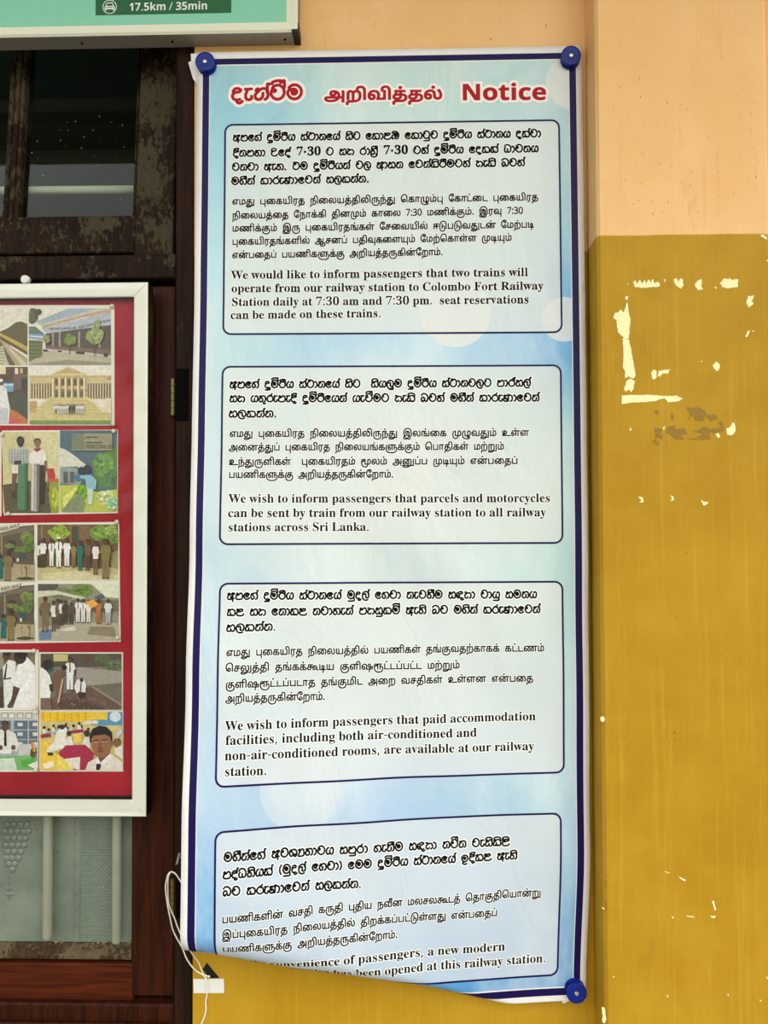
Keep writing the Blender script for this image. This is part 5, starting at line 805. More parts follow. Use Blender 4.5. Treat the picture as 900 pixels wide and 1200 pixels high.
banner = thing('notice_banner', ((BA0+BA1)/2, 0, BZB), label='tall white and pale blue printed notice banner with navy border, bottom left corner hanging loose', category='banner')
def lerp(a, c, t): return a+(c-a)*t
def banner_mat(name, white):
    g = NG(name); uv = g.n('ShaderNodeUVMap', uv_map='UVMap').outputs[0]
    s = g.n('ShaderNodeSeparateXYZ'); g.put(s.inputs[0], uv); u, v = s.outputs[0], s.outputs[1]   # metres from the top left corner
    n1 = g.noise(g.map(uv, (5, 2.2, 1)), 1.0, 5, .6, .3); n2 = g.noise(g.map(uv, (2.2, 2.2, 1), (4, 2, 0)), 1.0, 4, .55)
    vn = g.math('DIVIDE', v, 2.0)
    def R(st): return g.ramp(vn, [(p, lin(c)) for p, c in st])
    left = R([(0,(158,200,206)),(.06,(150,204,218)),(.14,(150,206,222)),(.22,(176,216,226)),(.33,(186,214,220)),(.46,(196,214,218)),(.6,(186,208,220)),(.78,(172,198,222)),(.86,(96,164,212)),(.93,(44,128,198)),(1,(40,124,192))])
    mid = R([(0,(200,220,214)),(.06,(198,222,218)),(.18,(196,218,218)),(.31,(176,208,226)),(.4,(204,218,222)),(.52,(206,216,214)),(.7,(202,214,222)),(.78,(176,200,224)),(.86,(170,196,222)),(.94,(92,156,208)),(1,(50,130,196))])
    right = R([(0,(186,214,216)),(.12,(176,210,216)),(.2,(136,190,214)),(.27,(98,172,218)),(.33,(92,164,212)),(.38,(150,196,210)),(.46,(188,214,212)),(.58,(188,214,212)),(.7,(186,212,218)),(.83,(172,202,222)),(.9,(92,160,206)),(1,(46,126,194))])
    un = g.math('DIVIDE', u, .806); un = g.math('ADD', un, g.math('MULTIPLY', g.math('SUBTRACT', n2, .5), .5))
    col = g.mix(g.step(un, .02, .42), left, mid); col = g.mix(g.step(un, .55, .95), col, right)
    col = g.mix(g.math('MULTIPLY', g.step(n1, .42, .72), .5), col, lin((226,236,236)))
    col = g.mix(g.math('MULTIPLY', g.step(g.math('SUBTRACT', 1.0, n1), .5, .75), .25), col, lin((120,178,216)))
    for px, py, r in ((534,365,41),(662,373,26),(676,90,34),(524,510,38),(352,925,44),(470,560,40)):       # pale bokeh circles of the print
        if py > 700: a, z = inv(px, py)
        else: p = at(px, py, -.03); a, z = p.x, p.z
        du = g.math('SUBTRACT', u, a-BA0); dv = g.math('SUBTRACT', v, BZT-z)
        d = g.math('SQRT', g.math('ADD', g.math('MULTIPLY', du, du), g.math('MULTIPLY', dv, dv)))
        R_ = r*PXM
        f = g.math('MULTIPLY', g.math('SUBTRACT', 1.0, g.step(d, R_-.0015, R_+.0015)), .72 if py < 450 else .3)
        col = g.mix(f, col, lin((228,226,220)))
    if white: col = g.mix(white, col, g.ramp(vn, [(0,lin((222,224,219))),(.5,lin((216,220,215))),(.8,lin((212,217,220))),(1,lin((206,213,222)))]))
    else:
        e0, e1 = .0275, .0280
        ins = g.math('MULTIPLY', g.math('MULTIPLY', g.step(u, e0, e1), g.math('SUBTRACT', 1.0, g.step(u, .806-e1, .806-e0))),
                     g.math('MULTIPLY', g.step(v, .0295, .030), g.math('SUBTRACT', 1.0, g.step(v, 1.962-.030, 1.962-.0295))))
        col = g.mix(ins, lin((234,231,227)), col)
    weave = g.noise(g.map(uv, (900, 60, 1)), 1.0, 2)
    soft = g.noise(g.map(uv, (7, 3, 1), (1, 5, 0)), 1.0, 4, .6, .8)
    g.bump(g.math('ADD', g.math('MULTIPLY', weave, .06), g.math('MULTIPLY', soft, 3.0)), .6, .005)
    g.fin(col, .27, .4); return g.mat
M_SHEET = banner_mat('banner_print', 0); M_PANEL = banner_mat('text_box_print', .70)
M_NAVY = plain('navy_print', (22,10,74), .4, .18, var=.1, scale=20)
M_BLACK = plain('black_ink', (10,10,14), .6, .08, var=0); M_HALO = plain('white_ink', (244,243,238), .45, .4, var=0)
M_RED = plain('red_ink', (176,20,34), .5, .15, var=0); M_HALOR = plain('cream_white_ink', (246,240,234), .45, .4, var=0)
def uvset(mb, pts): mb.uv += [(a-BA0, BZT-z) for a, z in pts]

na, nb_ = 60, 240
zs = [lerp(BZT, .80, i/200) for i in range(200)]+[lerp(.80, BZB, i/130) for i in range(131)]; nb_ = len(zs)-1
pts = [(lerp(BA0, BA1, k/na), z) for z in zs for k in range(na+1)]
mb = MB(); mb.add([BP(*p) for p in pts], [(i*(na+1)+k, (i+1)*(na+1)+k, (i+1)*(na+1)+k+1, i*(na+1)+k+1) for i in range(nb_) for k in range(na)]); uvset(mb, pts)
sheet = obj('sheet', mb, M_SHEET, banner, smooth=True)
sm = sheet.modifiers.new('thickness', 'SOLIDIFY'); sm.thickness = .0008; sm.offset = -1
def strip(mb, a0, z0, a1, z1, h=.0003):
    "rectangle a0..a1, z0..z1 of the print"
    nx = max(1, int((a1-a0)/.012)); nz_ = max(1, int(abs(z1-z0)/(.004 if a1-a0 < .1 else .0015)))
    mb.add([BN(lerp(a0,a1,i/nx), lerp(z0,z1,j/nz_), h) for j in range(nz_+1) for i in range(nx+1)],
           [(j*(nx+1)+i, (j+1)*(nx+1)+i, (j+1)*(nx+1)+i+1, j*(nx+1)+i+1) for j in range(nz_) for i in range(nx)])
mb = MB(); e0, e1 = .0125, .0262
strip(mb, BA0+e0, BZT-e0-.001, BA0+e1, BZB+e0); strip(mb, BA1-e1, BZT-e0-.001, BA1-e0, BZB+e0)
strip(mb, BA0+e1, BZT-e0-.002, BA1-e1, BZT-e1-.001); strip(mb, BA0+e1, BZB+e1+.001, BA1-e1, BZB+e0)
obj('border', mb, M_NAVY, banner, smooth=True, label='navy border stripe')

def round_rect(a0, z0, a1, z1, r, n=6):
    p = []
    for cx_, cz_, s0 in ((a1-r,z1-r,0),(a0+r,z1-r,90),(a0+r,z0+r,180),(a1-r,z0+r,270)):
        p += [(cx_+r*math.cos(rad(s0+90*k/n)), cz_+r*math.sin(rad(s0+90*k/n))) for k in range(n+1)]
    out = []
    for i in range(len(p)):
        q = p[(i+1) % len(p)]; L = math.dist(p[i], q); k = max(1, int(L/.008))
        out += [(lerp(p[i][0],q[0],j/k), lerp(p[i][1],q[1],j/k)) for j in range(k)]
    return out
def panel(k, a0, z1, a1, z0, label):
    r = .016; mb = MB()
    hs = [0, .08, .2, .35, .55, .8, 1]
    zz = [z1-r*(1-math.sqrt(max(0,1-(1-t)**2)))*1 for t in hs]
    rows = []
    for t in (0,.1,.3,.6,1): rows.append((z1-r*t, r*(1-math.sqrt(1-(1-t)**2))))
    m_ = max(2, int((z1-z0-2*r)/(.008 if z0 > .8 else .003)))
    for j in range(1, m_): rows.append((lerp(z1-r, z0+r, j/m_), 0))
    for t in (1,.6,.3,.1,0): rows.append((z0+r*t, r*(1-math.sqrt(1-(1-t)**2))))
    nx = 40; pts = [(lerp(a0+i_, a1-i_, c/nx), z) for z, i_ in rows for c in range(nx+1)]
    mb.add([BN(a, z, .00025) for a, z in pts], [(j*(nx+1)+c,(j+1)*(nx+1)+c,(j+1)*(nx+1)+c+1,j*(nx+1)+c+1) for j in range(len(rows)-1) for c in range(nx)]); uvset(mb, pts)
    pn = obj('text_box', mb, M_PANEL, banner, smooth=True, label=label)
    mb = MB(); vs, fs = ribbon(round_rect(a0, z0, a1, z1, r), .0019, True); emit(mb, vs, fs, .0005)
    obj('box_outline', mb, M_NAVY, pn, smooth=True, label='navy rounded outline')
    return pn
def draw_line(parent, name, script, text, A, B, em, mats=(M_BLACK, M_HALO), bold=0.0, halo=.0019, xunit=None):
    "one printed line from print point A to B on its baseline; em = letter scale in metres"
    ax, az = A; bx, bz = B; mb = MB(); L = bx-ax; sl = (bz-az)/L
    hl, il = .00042, .00066
    def loc(x, y): return (ax+x, az+sl*x+y)
    def outline(key, x0, sx, sy, bold=bold):
        adv, cs, pcs = glyph(key)
        for c in cs:
            q = [loc(x0+p[0]*sx, p[1]*sy) for p in c]
            vs, fs = ribbon(q, halo, True); emit(mb, vs, fs, hl, 1, split=halo > .004)
            if bold: vs, fs = ribbon(q, bold, True); emit(mb, vs, fs, il, 0, split=halo > .004)
        for vs, fs in pcs: emit(mb, [loc(x0+p[0]*sx, p[1]*sy) for p in vs], [tuple(t) for t in fs], il, 0)
    if script == 'S':
        items, wd = sinhala(text); sx = L/wd; sy = em/10; r = em*.108
        for it in items:
            if it[0] == 's':
                for st in it[1]:
                    q = [loc(x*sx, y*sy) for x, y in crom(st)]
                    vs, fs = ribbon(q, r+halo, False); emit(mb, vs, fs, hl, 1, split=halo > .004)
                    vs, fs = ribbon(q, r, False); emit(mb, vs, fs, il, 0, split=halo > .004)
            else: outline(it[1], it[2]*sx, .0180*sx, .0168*sy, .0006)
    else:
        keys = ['t%d' % g_ for g_ in text] if script == 'T' else [(script.lower()+c) for c in text]
        adv_ = [GLYPHS[k][0]*(2.3 if script == 'T' and not GLYPHS[k][1] else 1) for k in keys]; sx = L/sum(adv_); sy = em/1000; x = 0
        for k, ad in zip(keys, adv_): outline(k, x, sx, sy); x += ad*sx
    return obj(name, mb, list(mats), parent)
RM = (M_RED, M_HALOR)
hd = dict(mats=RM, halo=.0062)
def ln(px0, py0, px1, py1): return inv(px0, py0), inv(px1, py1)
A, B = ln(271, 117.5, 355, 116); draw_line(banner, 'heading', 'S', 'දැන්වීම', A, B, .0300, **hd)
A, B = ln(380, 117, 519, 116); draw_line(banner, 'heading', 'T', TAMIL['HT'][0], A, B, .0335, bold=.0015, **hd)
A, B = ln(540, 117.5, 641, 117); draw_line(banner, 'heading', 's', 'Notice', A, B, .0475, bold=.0007, **hd)

PANELS = {
'P1': ((264,147,655,140.5,390.5), 'first text box, about two daily trains'),
'P2': ((261,429,657,429,637), 'second text box, about parcels and motorcycles'),
'P3': ((258,683,659,682,0), 'third text box, about paid accommodation'),
'P4': ((250,978,658,951,0), 'lowest text box, cut off by the rolled bottom edge')}
TXT = {
'P1': [('S','අපගේ දුම්රිය ස්ථානයේ සිට කොළඹ කොටුව දුම්රිය ස්ථානය දක්වා',273,165.5,634,160.5),('S','දිනපතා උදේ 7•30 ට සහ රාත්‍රී 7•30 ටත් දුම්රිය දෙකක් ධාවනය',273,183.5,631,178),('S','වනවා ඇත. එම දුම්රියන් වල ආසන වෙන්කිරීමටත් හැකි බවත්',272,200,615,194.5),('S','මගීන් කාරුණාවෙන් සලකන්න.',271,216.5,433,213.5),
 ('T',0,272,240,631,234.7),('T',1,272,256.5,613,250.5),('T',2,272,271.5,626,266.7),('T',3,272,287,600,282),('T',4,272,302.7,519,299),
 ('e','We would like to inform passengers that two trains will',271,327,619,323.5),('e','operate from our railway station to Colombo Fort Railway',271,342.7,637,339.5),('e','Station daily at 7:30 am and 7:30 pm.  seat reservations',271,358.7,620,355.5),('e','can be made on these trains.',270,374,447,371.7)],
'P2': [('S','අපගේ දුම්රිය ස්ථානයේ සිට  සියලුම දුම්රිය ස්ථානවලට පාර්සල්',269,454.7,622,452.5),('S','සහ යතුරුපැදි දුම්රියෙන් යැවීමට හැකි බවත් මගීන් කාරුණාවෙන්',269,471,632,470),('S','සලකන්න.',268,488.8,325,488.8),
 ('T',0,269,512,620,510.7),('T',1,268,528,591,526.7),('T',2,268,545,607,543.5),('T',3,268,560,461,559.5),
 ('e','We wish to inform passengers that parcels and motorcycles',268,589,645,588.3),('e','can be sent by train from our railway station to all railway',267,606,640,605),('e','stations across Sri Lanka.',267,622.7,433,622)],
'P3': [('S','අපගේ දුම්රිය ස්ථානයේ මුදල් ගෙවා නැවතීම සඳහා වායු සමනය',266,702.5,629,700.5),('S','කළ සහ නොකළ නවාතැන් පහසුකම් ඇති බව මගින් කරුණාවෙන්',266,721.5,633,718),('S','සලකන්න.',265,740,324,738.5),
 ('T',0,265,769,638,763),('T',1,264,787,539,783),('T',2,264,806.5,625,798.5),('T',3,264,823,381,820),
 ('e','We wish to inform passengers that paid accommodation',264,856,628,844),('e','facilities, including both air-conditioned and',264,873,559,863),('e','non-air-conditioned rooms, are available at our railway',263,891,626,879),('e','station.',263,909.5,313,908)],
'P4': [('S','මගීන්ගේ අවශ්‍යතාවය සපුරා ගැනීම සඳහා නවීන වැසිකිළි',262,1009.6,597,990.4),('S','පද්ධතියක් (මුදල් ගෙවා) මෙම දුම්රිය ස්ථානයේ ඉදිකළ ඇති',261,1029.8,606,1006.3),('S','බව කරුණාවෙන් සලකන්න.',261,1049.6,424,1039.8),
 ('T',0,260,1082,634,1049.7),('T',1,260,1100,583,1072.8)]}
PA = {}
for key, ((x0,y0,x1,y1,yb), lab) in PANELS.items():
    a0, zt = inv(x0, y0); a1, zt2 = inv(x1, y1)
    if key == 'P4': a0 = inv(252, 1020)[0]; a1 = inv(657, 1020)[0]
    if key == 'P3': zb1 = inv(660, 905)[1]
    elif key == 'P4': zb1 = BZB+.054
    else: zb1 = (inv(x0, yb)[1]+inv(x1, yb)[1])/2
    if key in ('P3',): zt = (zt+zt2)/2
    PA[key] = pn = panel(key, a0, (zt+zt2)/2, a1, zb1, lab)
    for scr, tx, px0, py0, px1, py1 in TXT[key]:
        A, B = ln(px0, py0, px1, py1)
        if scr == 'S': draw_line(pn, 'text_line', 'S', tx, A, B, .0157)
        elif scr == 'T': draw_line(pn, 'text_line', 'T', TAMIL[key][tx], A, B, .0200, bold=.00055)
        else: draw_line(pn, 'text_line', 'e', tx, A, B, .0255, bold=.00012)
        last = (A, B)
pn = PA['P4']; A, B = last
dz = .0288
draw_line(pn, 'text_line', 'T', TAMIL['P4'][2], (A[0], A[1]-dz), (inv(466, 1085)[0], B[1]-dz), .0200, bold=.00055)
z1 = B[1]-dz-.0415
draw_line(pn, 'text_line', 'e', 'For the convenience of passengers, a new modern', (A[0]-.001, z1), (inv(592, 1110)[0], z1), .0255, bold=.00012)
draw_line(pn, 'text_line', 'e', 'complex has been opened at this railway station.', (inv(331, 1110)[0], z1-.0295), (inv(640, 1122)[0], z1-.0295), .0255, bold=.00012)
# ================================================================== photo board on the door
YB0, YBF, YBP = .0, -.036, -.016                        # back, frame front, red felt
xr = at(172, 640, YBF).x; zt = at(80, 331.5, YBF).z; zbt = at(80, 957, YBF).z; xlft = xr-1.02
board = thing('photo_board', ((xr+xlft)/2, YB0, zbt), label='white framed photo board with red felt, hung in front of the door', category='notice board')
fw = xr-at(155.5, 640, YBF).x; ft_ = zt-at(80, 348.5, YBF).z; fb = at(80, 937, YBF).z-zbt
def frame_bar(poly):
    mb = MB(); b = .002
    cx_ = sum(p[0] for p in poly)/4; cz_ = sum(p[1] for p in poly)/4
    inn = [(lerp(x, cx_, 0)+(b if x < cx_ else -b), z+(b if z < cz_ else -b)) for x, z in poly]
    mb.add([(x,YB0,z) for x,z in poly]+[(x,YBF+b,z) for x,z in poly]+[(x,YBF,z) for x,z in inn],
           [(0,1,2,3)]+[(i,4+i,4+(i+1)%4,(i+1)%4) for i in range(4)], 1)
    mb.add([(x,YBF+b,z) for x,z in poly]+[(x,YBF,z) for x,z in inn], [(i,4+i,4+(i+1)%4,(i+1)%4) for i in range(4)]+[(7,6,5,4)])
    return obj('frame', mb, [M_WHITE, M_WOOD_PLAIN], board)
frame_bar([(xr,zbt),(xr,zt),(xr-fw,zt-ft_),(xr-fw,zbt+fb)])
frame_bar([(xlft,zt),(xr,zt),(xr-fw,zt-ft_),(xlft+fw,zt-ft_)])
frame_bar([(xlft,zbt),(xr,zbt),(xr-fw,zbt+fb),(xlft+fw,zbt+fb)])
frame_bar([(xlft,zbt),(xlft,zt),(xlft+fw,zt-ft_),(xlft+fw,zbt+fb)])
g = NG('red_felt'); p = g.pos()
col = g.mix(g.step(g.noise(p, 6, 4), .3, .7), lin((150,22,34)), lin((172,32,46)))
M_FELT = g.fin(col, .75, .25)
mb = MB(); mb.box((xlft+fw*.5, YBP, zbt+fb*.5), (xr-fw*.5, YBP+.012, zt-ft_*.5)); obj('felt_backing', mb, M_FELT, board)
mb = MB(); mb.box((xlft+fw*.7, YBP-.004, zbt+fb*.9), (xr-fw, YBP, zbt+fb+.002)); mb.box((xr-fw-.0015, YBP-.004, zbt+fb), (xr-fw*.9, YBP, zt-ft_)); obj('inner_rim', mb, plain('dark_rim', (40,26,20), .6), board)
mb = MB(); p_ = at(30, 328, -.02); mb.lathe((p_.x, -.016, p_.z), [(.0095,0),(.0095,.006),(.008,.009),(.0,.0095)], 20); mb.tube([(p_.x,-.012,p_.z-.02),(p_.x,-.012,p_.z)], .003, 8)
obj('hanger', mb, plain('white_plastic', (224,222,214), .4, var=0), board, smooth=False, label='round white hanger on the top edge')
# clear film stretched over the board, wrinkled at the right-hand side
M_FILM = NG('clear_film')
g = M_FILM; t = g.t; tr = g.n('ShaderNodeBsdfTransparent'); gl = g.n('ShaderNodeBsdfGlossy'); gl.inputs['Roughness'].default_value = .05
fr = g.n('ShaderNodeFresnel'); fr.inputs[0].default_value = 1.45; bm = g.n('ShaderNodeBump'); bm.inputs['Strength'].default_value = .3; bm.inputs['Distance'].default_value = .004
g.put(bm.inputs['Height'], g.noise(g.map(g.pos(), (34, 34, 12)), 1.0, 4, .6, 1.2)); t.links.new(bm.outputs[0], gl.inputs['Normal'])
mx = g.n('ShaderNodeMixShader'); g.put(mx.inputs[0], g.math('MULTIPLY', fr.outputs[0], .55)); t.links.new(tr.outputs[0], mx.inputs[1]); t.links.new(gl.outputs[0], mx.inputs[2]); t.links.new(mx.outputs[0], g.o.inputs[0]); t.nodes.remove(g.b)
mb = MB(); nx, nz_ = 90, 90
x0_, x1_ = xlft+.004, xr-.0015; z0_, z1_ = zbt+.012, zt-.012
vs = []
for j in range(nz_+1):
    for i in range(nx+1):
        x = lerp(x0_, x1_, i/nx); z = lerp(z0_, z1_, j/nz_); e_ = ss((x-(xr-.16))/.16)
        h = .0010*math.sin(z*34+x*55)*e_+.0008*math.sin(z*90-x*80)*e_+.0006*math.sin(z*13+x*9)
        vs.append((x, YBF-.0030-h, z))
mb.add(vs, [(j*(nx+1)+i, j*(nx+1)+i+1, (j+1)*(nx+1)+i+1, (j+1)*(nx+1)+i) for j in range(nz_) for i in range(nx)])
obj('film_cover', mb, M_FILM.mat, board, smooth=True, label='clear wrinkled plastic film')

# ------------------------------------------------------------------ photo prints pinned to the felt
M_PAPER = plain('photo_paper', (232,228,212), .4, .4, var=.03)
g = NG('photo_ink'); ca = g.n('ShaderNodeAttribute', attribute_name='Col').outputs['Color']
gr = g.noise(g.map(g.pos(), (420,420,420)), 1.0, 3, .7)
gr2 = g.noise(g.map(g.pos(), (130,130,130)), 1.0, 3, .7)
gm = g.math('MULTIPLY_ADD', g.math('ADD', gr, gr2), .7, .30); cc = g.n('ShaderNodeCombineColor')
for i in range(3): g.t.links.new(gm, cc.inputs[i])
M_INK = g.fin(g.mix(1.0, ca, cc.outputs[0], 'MULTIPLY'), .35, .4)
class Pic:
    "flat printed picture made of coloured shapes; coordinates are those of an enlargement of the photograph"
    def __init__(s, conv, x0, y0, x1, y1, bg_):
        s.conv = conv; s.clip = (x0, y0, x1, y1); s.mb = MB(); s.k = 0
        s.poly(bg_, [(x0,y0),(x1,y0),(x1,y1),(x0,y1)])
    def poly(s, c, pts):
        x0, y0, x1, y1 = s.clip
        for ax, lim, sg in ((0,x0,1),(0,x1,-1),(1,y0,1),(1,y1,-1)):            # clip to the picture
            o = []
            for i in range(len(pts)):
                a, b = pts[i-1], pts[i]; ia = (a[ax]-lim)*sg >= 0; ib = (b[ax]-lim)*sg >= 0
                if ia != ib:
                    t = (lim-a[ax])/(b[ax]-a[ax]); o.append((a[0]+(b[0]-a[0])*t, a[1]+(b[1]-a[1])*t))
                if ib: o.append(b)
            pts = o
            if len(pts) < 3: return
        Y = YBP-.0016-s.k*.00004; s.k += 1
        P = [at(*s.conv(*p), Y) for p in pts]
        tr_ = geometry.tessellate_polygon([[Vector((p.x, p.z, 0)) for p in P]])
        s.mb.add(P, [tuple(t) for t in tr_], 0, lin(c))
    def rect(s, c, x0, y0, x1, y1): s.poly(c, [(x0,y0),(x1,y0),(x1,y1),(x0,y1)])
    def ell(s, c, cx, cy, rx, ry, n=14): s.poly(c, [(cx+rx*math.cos(2*math.pi*k/n), cy+ry*math.sin(2*math.pi*k/n)) for k in range(n)])
    def bush(s, c, cx, cy, rx, ry, n=16):
        s.poly(c, [(cx+rx*math.cos(2*math.pi*k/n)*random.uniform(.75,1.12), cy+ry*math.sin(2*math.pi*k/n)*random.uniform(.75,1.12)) for k in range(n)])
        for k in range(14):
            a = random.random()*6.3; q = random.random()*.8; v = random.choice((.75,.85,1.2))
            s.ell(tuple(min(255,x*v) for x in c), cx+rx*q*math.cos(a), cy+ry*q*math.sin(a), rx*.16, ry*.14, 7)
    def person(s, cx, top, foot, shirt, pants, skin=(92,62,46), hair=(30,24,22), w=None, cap=None, tie=None):
        h = foot-top; w = w or h*.15; hd_ = h*.068
        s.poly(pants, [(cx-w*.8,top+h*.5),(cx+w*.8,top+h*.5),(cx+w*.7,foot),(cx+w*.16,foot),(cx,top+h*.6),(cx-w*.16,foot),(cx-w*.7,foot)])
        s.poly((36,30,28), [(cx-w*.75,foot-h*.03),(cx-w*.1,foot-h*.03),(cx-w*.1,foot),(cx-w*.8,foot)]); s.poly((36,30,28), [(cx+w*.1,foot-h*.03),(cx+w*.75,foot-h*.03),(cx+w*.8,foot),(cx+w*.1,foot)])
        s.poly(skin, [(cx-w*1.25,top+h*.33),(cx-w*.95,top+h*.33),(cx-w*.9,top+h*.54),(cx-w*1.2,top+h*.54)]); s.poly(skin, [(cx+w*1.25,top+h*.33),(cx+w*.95,top+h*.33),(cx+w*.9,top+h*.54),(cx+w*1.2,top+h*.54)])
        s.poly(shirt, [(cx-w*.4,top+h*.155),(cx+w*.4,top+h*.155),(cx+w,top+h*.19),(cx+w*1.32,top+h*.36),(cx+w*.95,top+h*.37),(cx+w*.85,top+h*.53),(cx-w*.85,top+h*.53),(cx-w*.95,top+h*.37),(cx-w*1.32,top+h*.36),(cx-w,top+h*.19)])
        s.rect(skin, cx-hd_*.4, top+hd_*1.5, cx+hd_*.4, top+h*.17)
        if tie: s.poly(tie, [(cx-w*.12,top+h*.17),(cx+w*.12,top+h*.17),(cx+w*.16,top+h*.42),(cx,top+h*.46),(cx-w*.16,top+h*.42)])
        s.ell(hair, cx, top+hd_*.95, hd_*.92, hd_*1.0); s.ell(skin, cx, top+hd_*1.22, hd_*.78, hd_*.95)
        if cap: s.ell(cap, cx, top+hd_*.5, hd_*1.15, hd_*.5)
    def text(s, c, txt, x0, y0, x1, y1, em):
        keys = ['s'+q for q in txt]; wd = sum(GLYPHS[k][0] for k in keys); x = 0
        for k in keys:
            adv, cs, pcs = glyph(k)
            for vs, fs in pcs:
                Y = YBP-.0016-s.k*.00004; P = []
                for q in vs:
                    t = (x+q[0])/wd; P.append(at(*s.conv(x0+(x1-x0)*t, y0+(y1-y0)*t-q[1]*em/1000), Y))
                s.mb.add(P, [tuple(f) for f in fs], 0, lin(c))
            x += adv
        s.k += 1
    def build(s, parent, label): return obj('picture', s.mb, M_INK, parent, label=label)
def conv(x0, y0, k): return lambda x, y: (x0+x/k, y0+y/k)
KA, KB, KC, KD = conv(0,350,6), conv(0,490,6), conv(0,600,6), conv(0,750,6)
def sheet_of_paper(cv, x0, y0, x1, y1, label, skew=((0,0),(0,0),(0,0),(0,0)), **kw):
    P = [at(*cv(x+dx, y+dy), YBP) for (x, y), (dx, dy) in zip(((x0,y0),(x1,y0),(x1,y1),(x0,y1)), skew)]
    c = sum(P, Vector())/4; c.z = min(q.z for q in P); c.y = YBP
    mb = MB(); mb.add([(q.x,YBP-.0012,q.z) for q in P]+[(q.x,YBP-.0001,q.z) for q in P], [(3,2,1,0),(4,5,6,7)]+[(i,i+1 if i<3 else 0,4+(i+1)%4,4+i) for i in range(4)])
    return obj('photo_print', mb, M_PAPER, org=tuple(c), label=label, category='photo print', group='photo prints pinned on the red board', **kw)
# upper sheet of four pictures
pr = sheet_of_paper(KA, -420, 46, 806, 892, 'topmost photo print with a white columned parliament building and a railway line')
q = Pic(KA, -400, 70, 193, 468, (226,220,202))
q.poly((94,86,44), [(-400,300),(-200,250),(0,232),(60,205),(110,166),(150,160),(193,178),(193,340),(60,290),(-400,330)])
q.poly((190,168,74), [(-400,290),(0,240),(100,290),(193,338),(193,400),(80,330),(-100,300),(-400,340)]); q.poly((96,78,36), [(0,262),(193,372),(193,396),(0,285)])
q.poly((172,158,122), [(-400,330),(0,285),(193,420),(193,468),(-400,468)]); q.poly((96,84,58), [(-20,300),(0,298),(110,468),(70,468)]); q.poly((206,196,164), [(20,300),(40,318),(170,440),(193,468),(150,468)])
q.poly((196,190,164), [(-200,400),(20,330),(60,468),(-250,468)])
for k in range(6): q.poly((150,132,92), [(-150,350+k*20),(30,345+k*22),(34,350+k*22),(-150,357+k*20)])
q.build(pr, 'hazy railway line between green hills')
q = Pic(KA, 203, 68, 780, 465, (230,224,208))
q.poly((160,178,186), [(250,162),(440,84),(480,68),(690,68),(280,186)]); q.poly((202,196,180), [(280,186),(690,68),(780,68),(300,205)]); q.poly((196,158,124), [(300,190),(560,120),(780,70),(780,92),(580,134),(300,206)])
q.poly((178,186,192), [(290,208),(780,92),(780,190),(330,246)]); q.poly((84,70,60), [(320,246),(560,214),(780,186),(780,410),(320,368)])
q.text((40,44,70), 'TRINCOMALEE', 340, 222, 540, 214, 22); q.text((40,44,70), 'RAILWAY STATION', 552, 212, 776, 160, 24)
for x in (372,420,556,700): q.rect((160,146,126), x-7, 232, x+7, 345)
q.poly((122,92,78), [(320,330),(780,360),(780,400),(320,372)]); q.poly((196,190,172), [(300,350),(560,372),(780,398),(780,412),(300,366)])
for x in (320,420,548,578,745): q.rect((40,36,34), x-16, 358+(x-320)*.06, x+16, 384+(x-320)*.06)
q.poly((186,176,150), [(203,440),(300,372),(440,376),(780,414),(780,465),(203,465)]); q.poly((150,140,116), [(203,460),(480,430),(780,450),(780,465),(203,465)])
q.poly((96,122,98), [(203,196),(250,196),(314,250),(203,246)]); q.poly((120,150,190), [(203,246),(314,250),(308,290),(203,276)]); q.poly((214,214,204), [(203,258),(310,266),(308,278),(203,266)]); q.poly((110,116,66), [(203,290),(300,296),(296,400),(203,446)])
for k in range(5): q.rect((70,76,44), 203, 306+k*26, 296, 311+k*26)
q.bush((86,92,54), 232, 120, 40, 60); q.bush((70,70,48), 270, 92, 26, 22); q.bush((126,146,62), 490, 290, 46, 42); q.rect((90,74,50), 486, 325, 492, 388); q.bush((150,160,96), 668, 260, 66, 64); q.bush((150,160,96), 680, 190, 26, 48); q.rect((90,78,56), 660, 310, 667, 402); q.bush((140,150,80), 330, 285, 26, 30)
q.build(pr, 'railway station front with a sloping blue roof')
q = Pic(KA, -400, 480, 195, 880, (84,64,46)); q.rect((228,216,180), -400, 480, 40, 530); q.rect((90,70,50), 55, 484, 100, 520); q.rect((232,222,190), 104, 488, 128, 530); q.rect((214,180,110), 140, 490, 160, 524)
q.rect((110,86,66), 90, 530, 195, 640); q.rect((60,52,46), 150, 560, 195, 640); q.rect((110,162,196), 22, 592, 94, 654); q.rect((200,220,226), 26, 600, 90, 614); q.rect((70,74,58), 70, 680, 195, 830)
q.poly((186,110,50), [(60,770),(110,790),(195,850),(195,880),(60,880)]); q.ell((206,84,84), 90, 868, 42, 32); q.poly((228,226,220), [(-40,600),(10,604),(44,630),(70,770),(60,880),(-60,880)]); q.poly((196,200,204), [(0,770),(56,770),(58,880),(0,880)]); q.ell((112,80,62), -2, 590, 18, 24); q.ell((236,234,228), -2, 574, 24, 12)
q.build(pr, 'officer in white inside a dark panelled hall')
q = Pic(KA, 207, 475, 780, 880, (232,226,210))
q.rect((206,186,136), 207, 546, 780, 706); q.poly((214,196,146), [(358,530),(480,476),(606,530)]); q.poly((190,168,112), [(385,524),(480,486),(582,524)]); q.rect((216,198,146), 356, 528, 610, 556); q.rect((196,172,116), 207, 540, 780, 556)
for k in range(8):
    x = 220+k*19; q.rect((104,84,56), x, 596, x+10, 700); q.rect((222,204,156), x+10, 586, x+17, 706)
for k in range(9):
    x = 616+k*19; q.rect((104,84,56), x, 596, x+10, 700); q.rect((224,208,166), x+10, 586, x+17, 706)
q.rect((150,124,84), 366, 558, 602, 694)
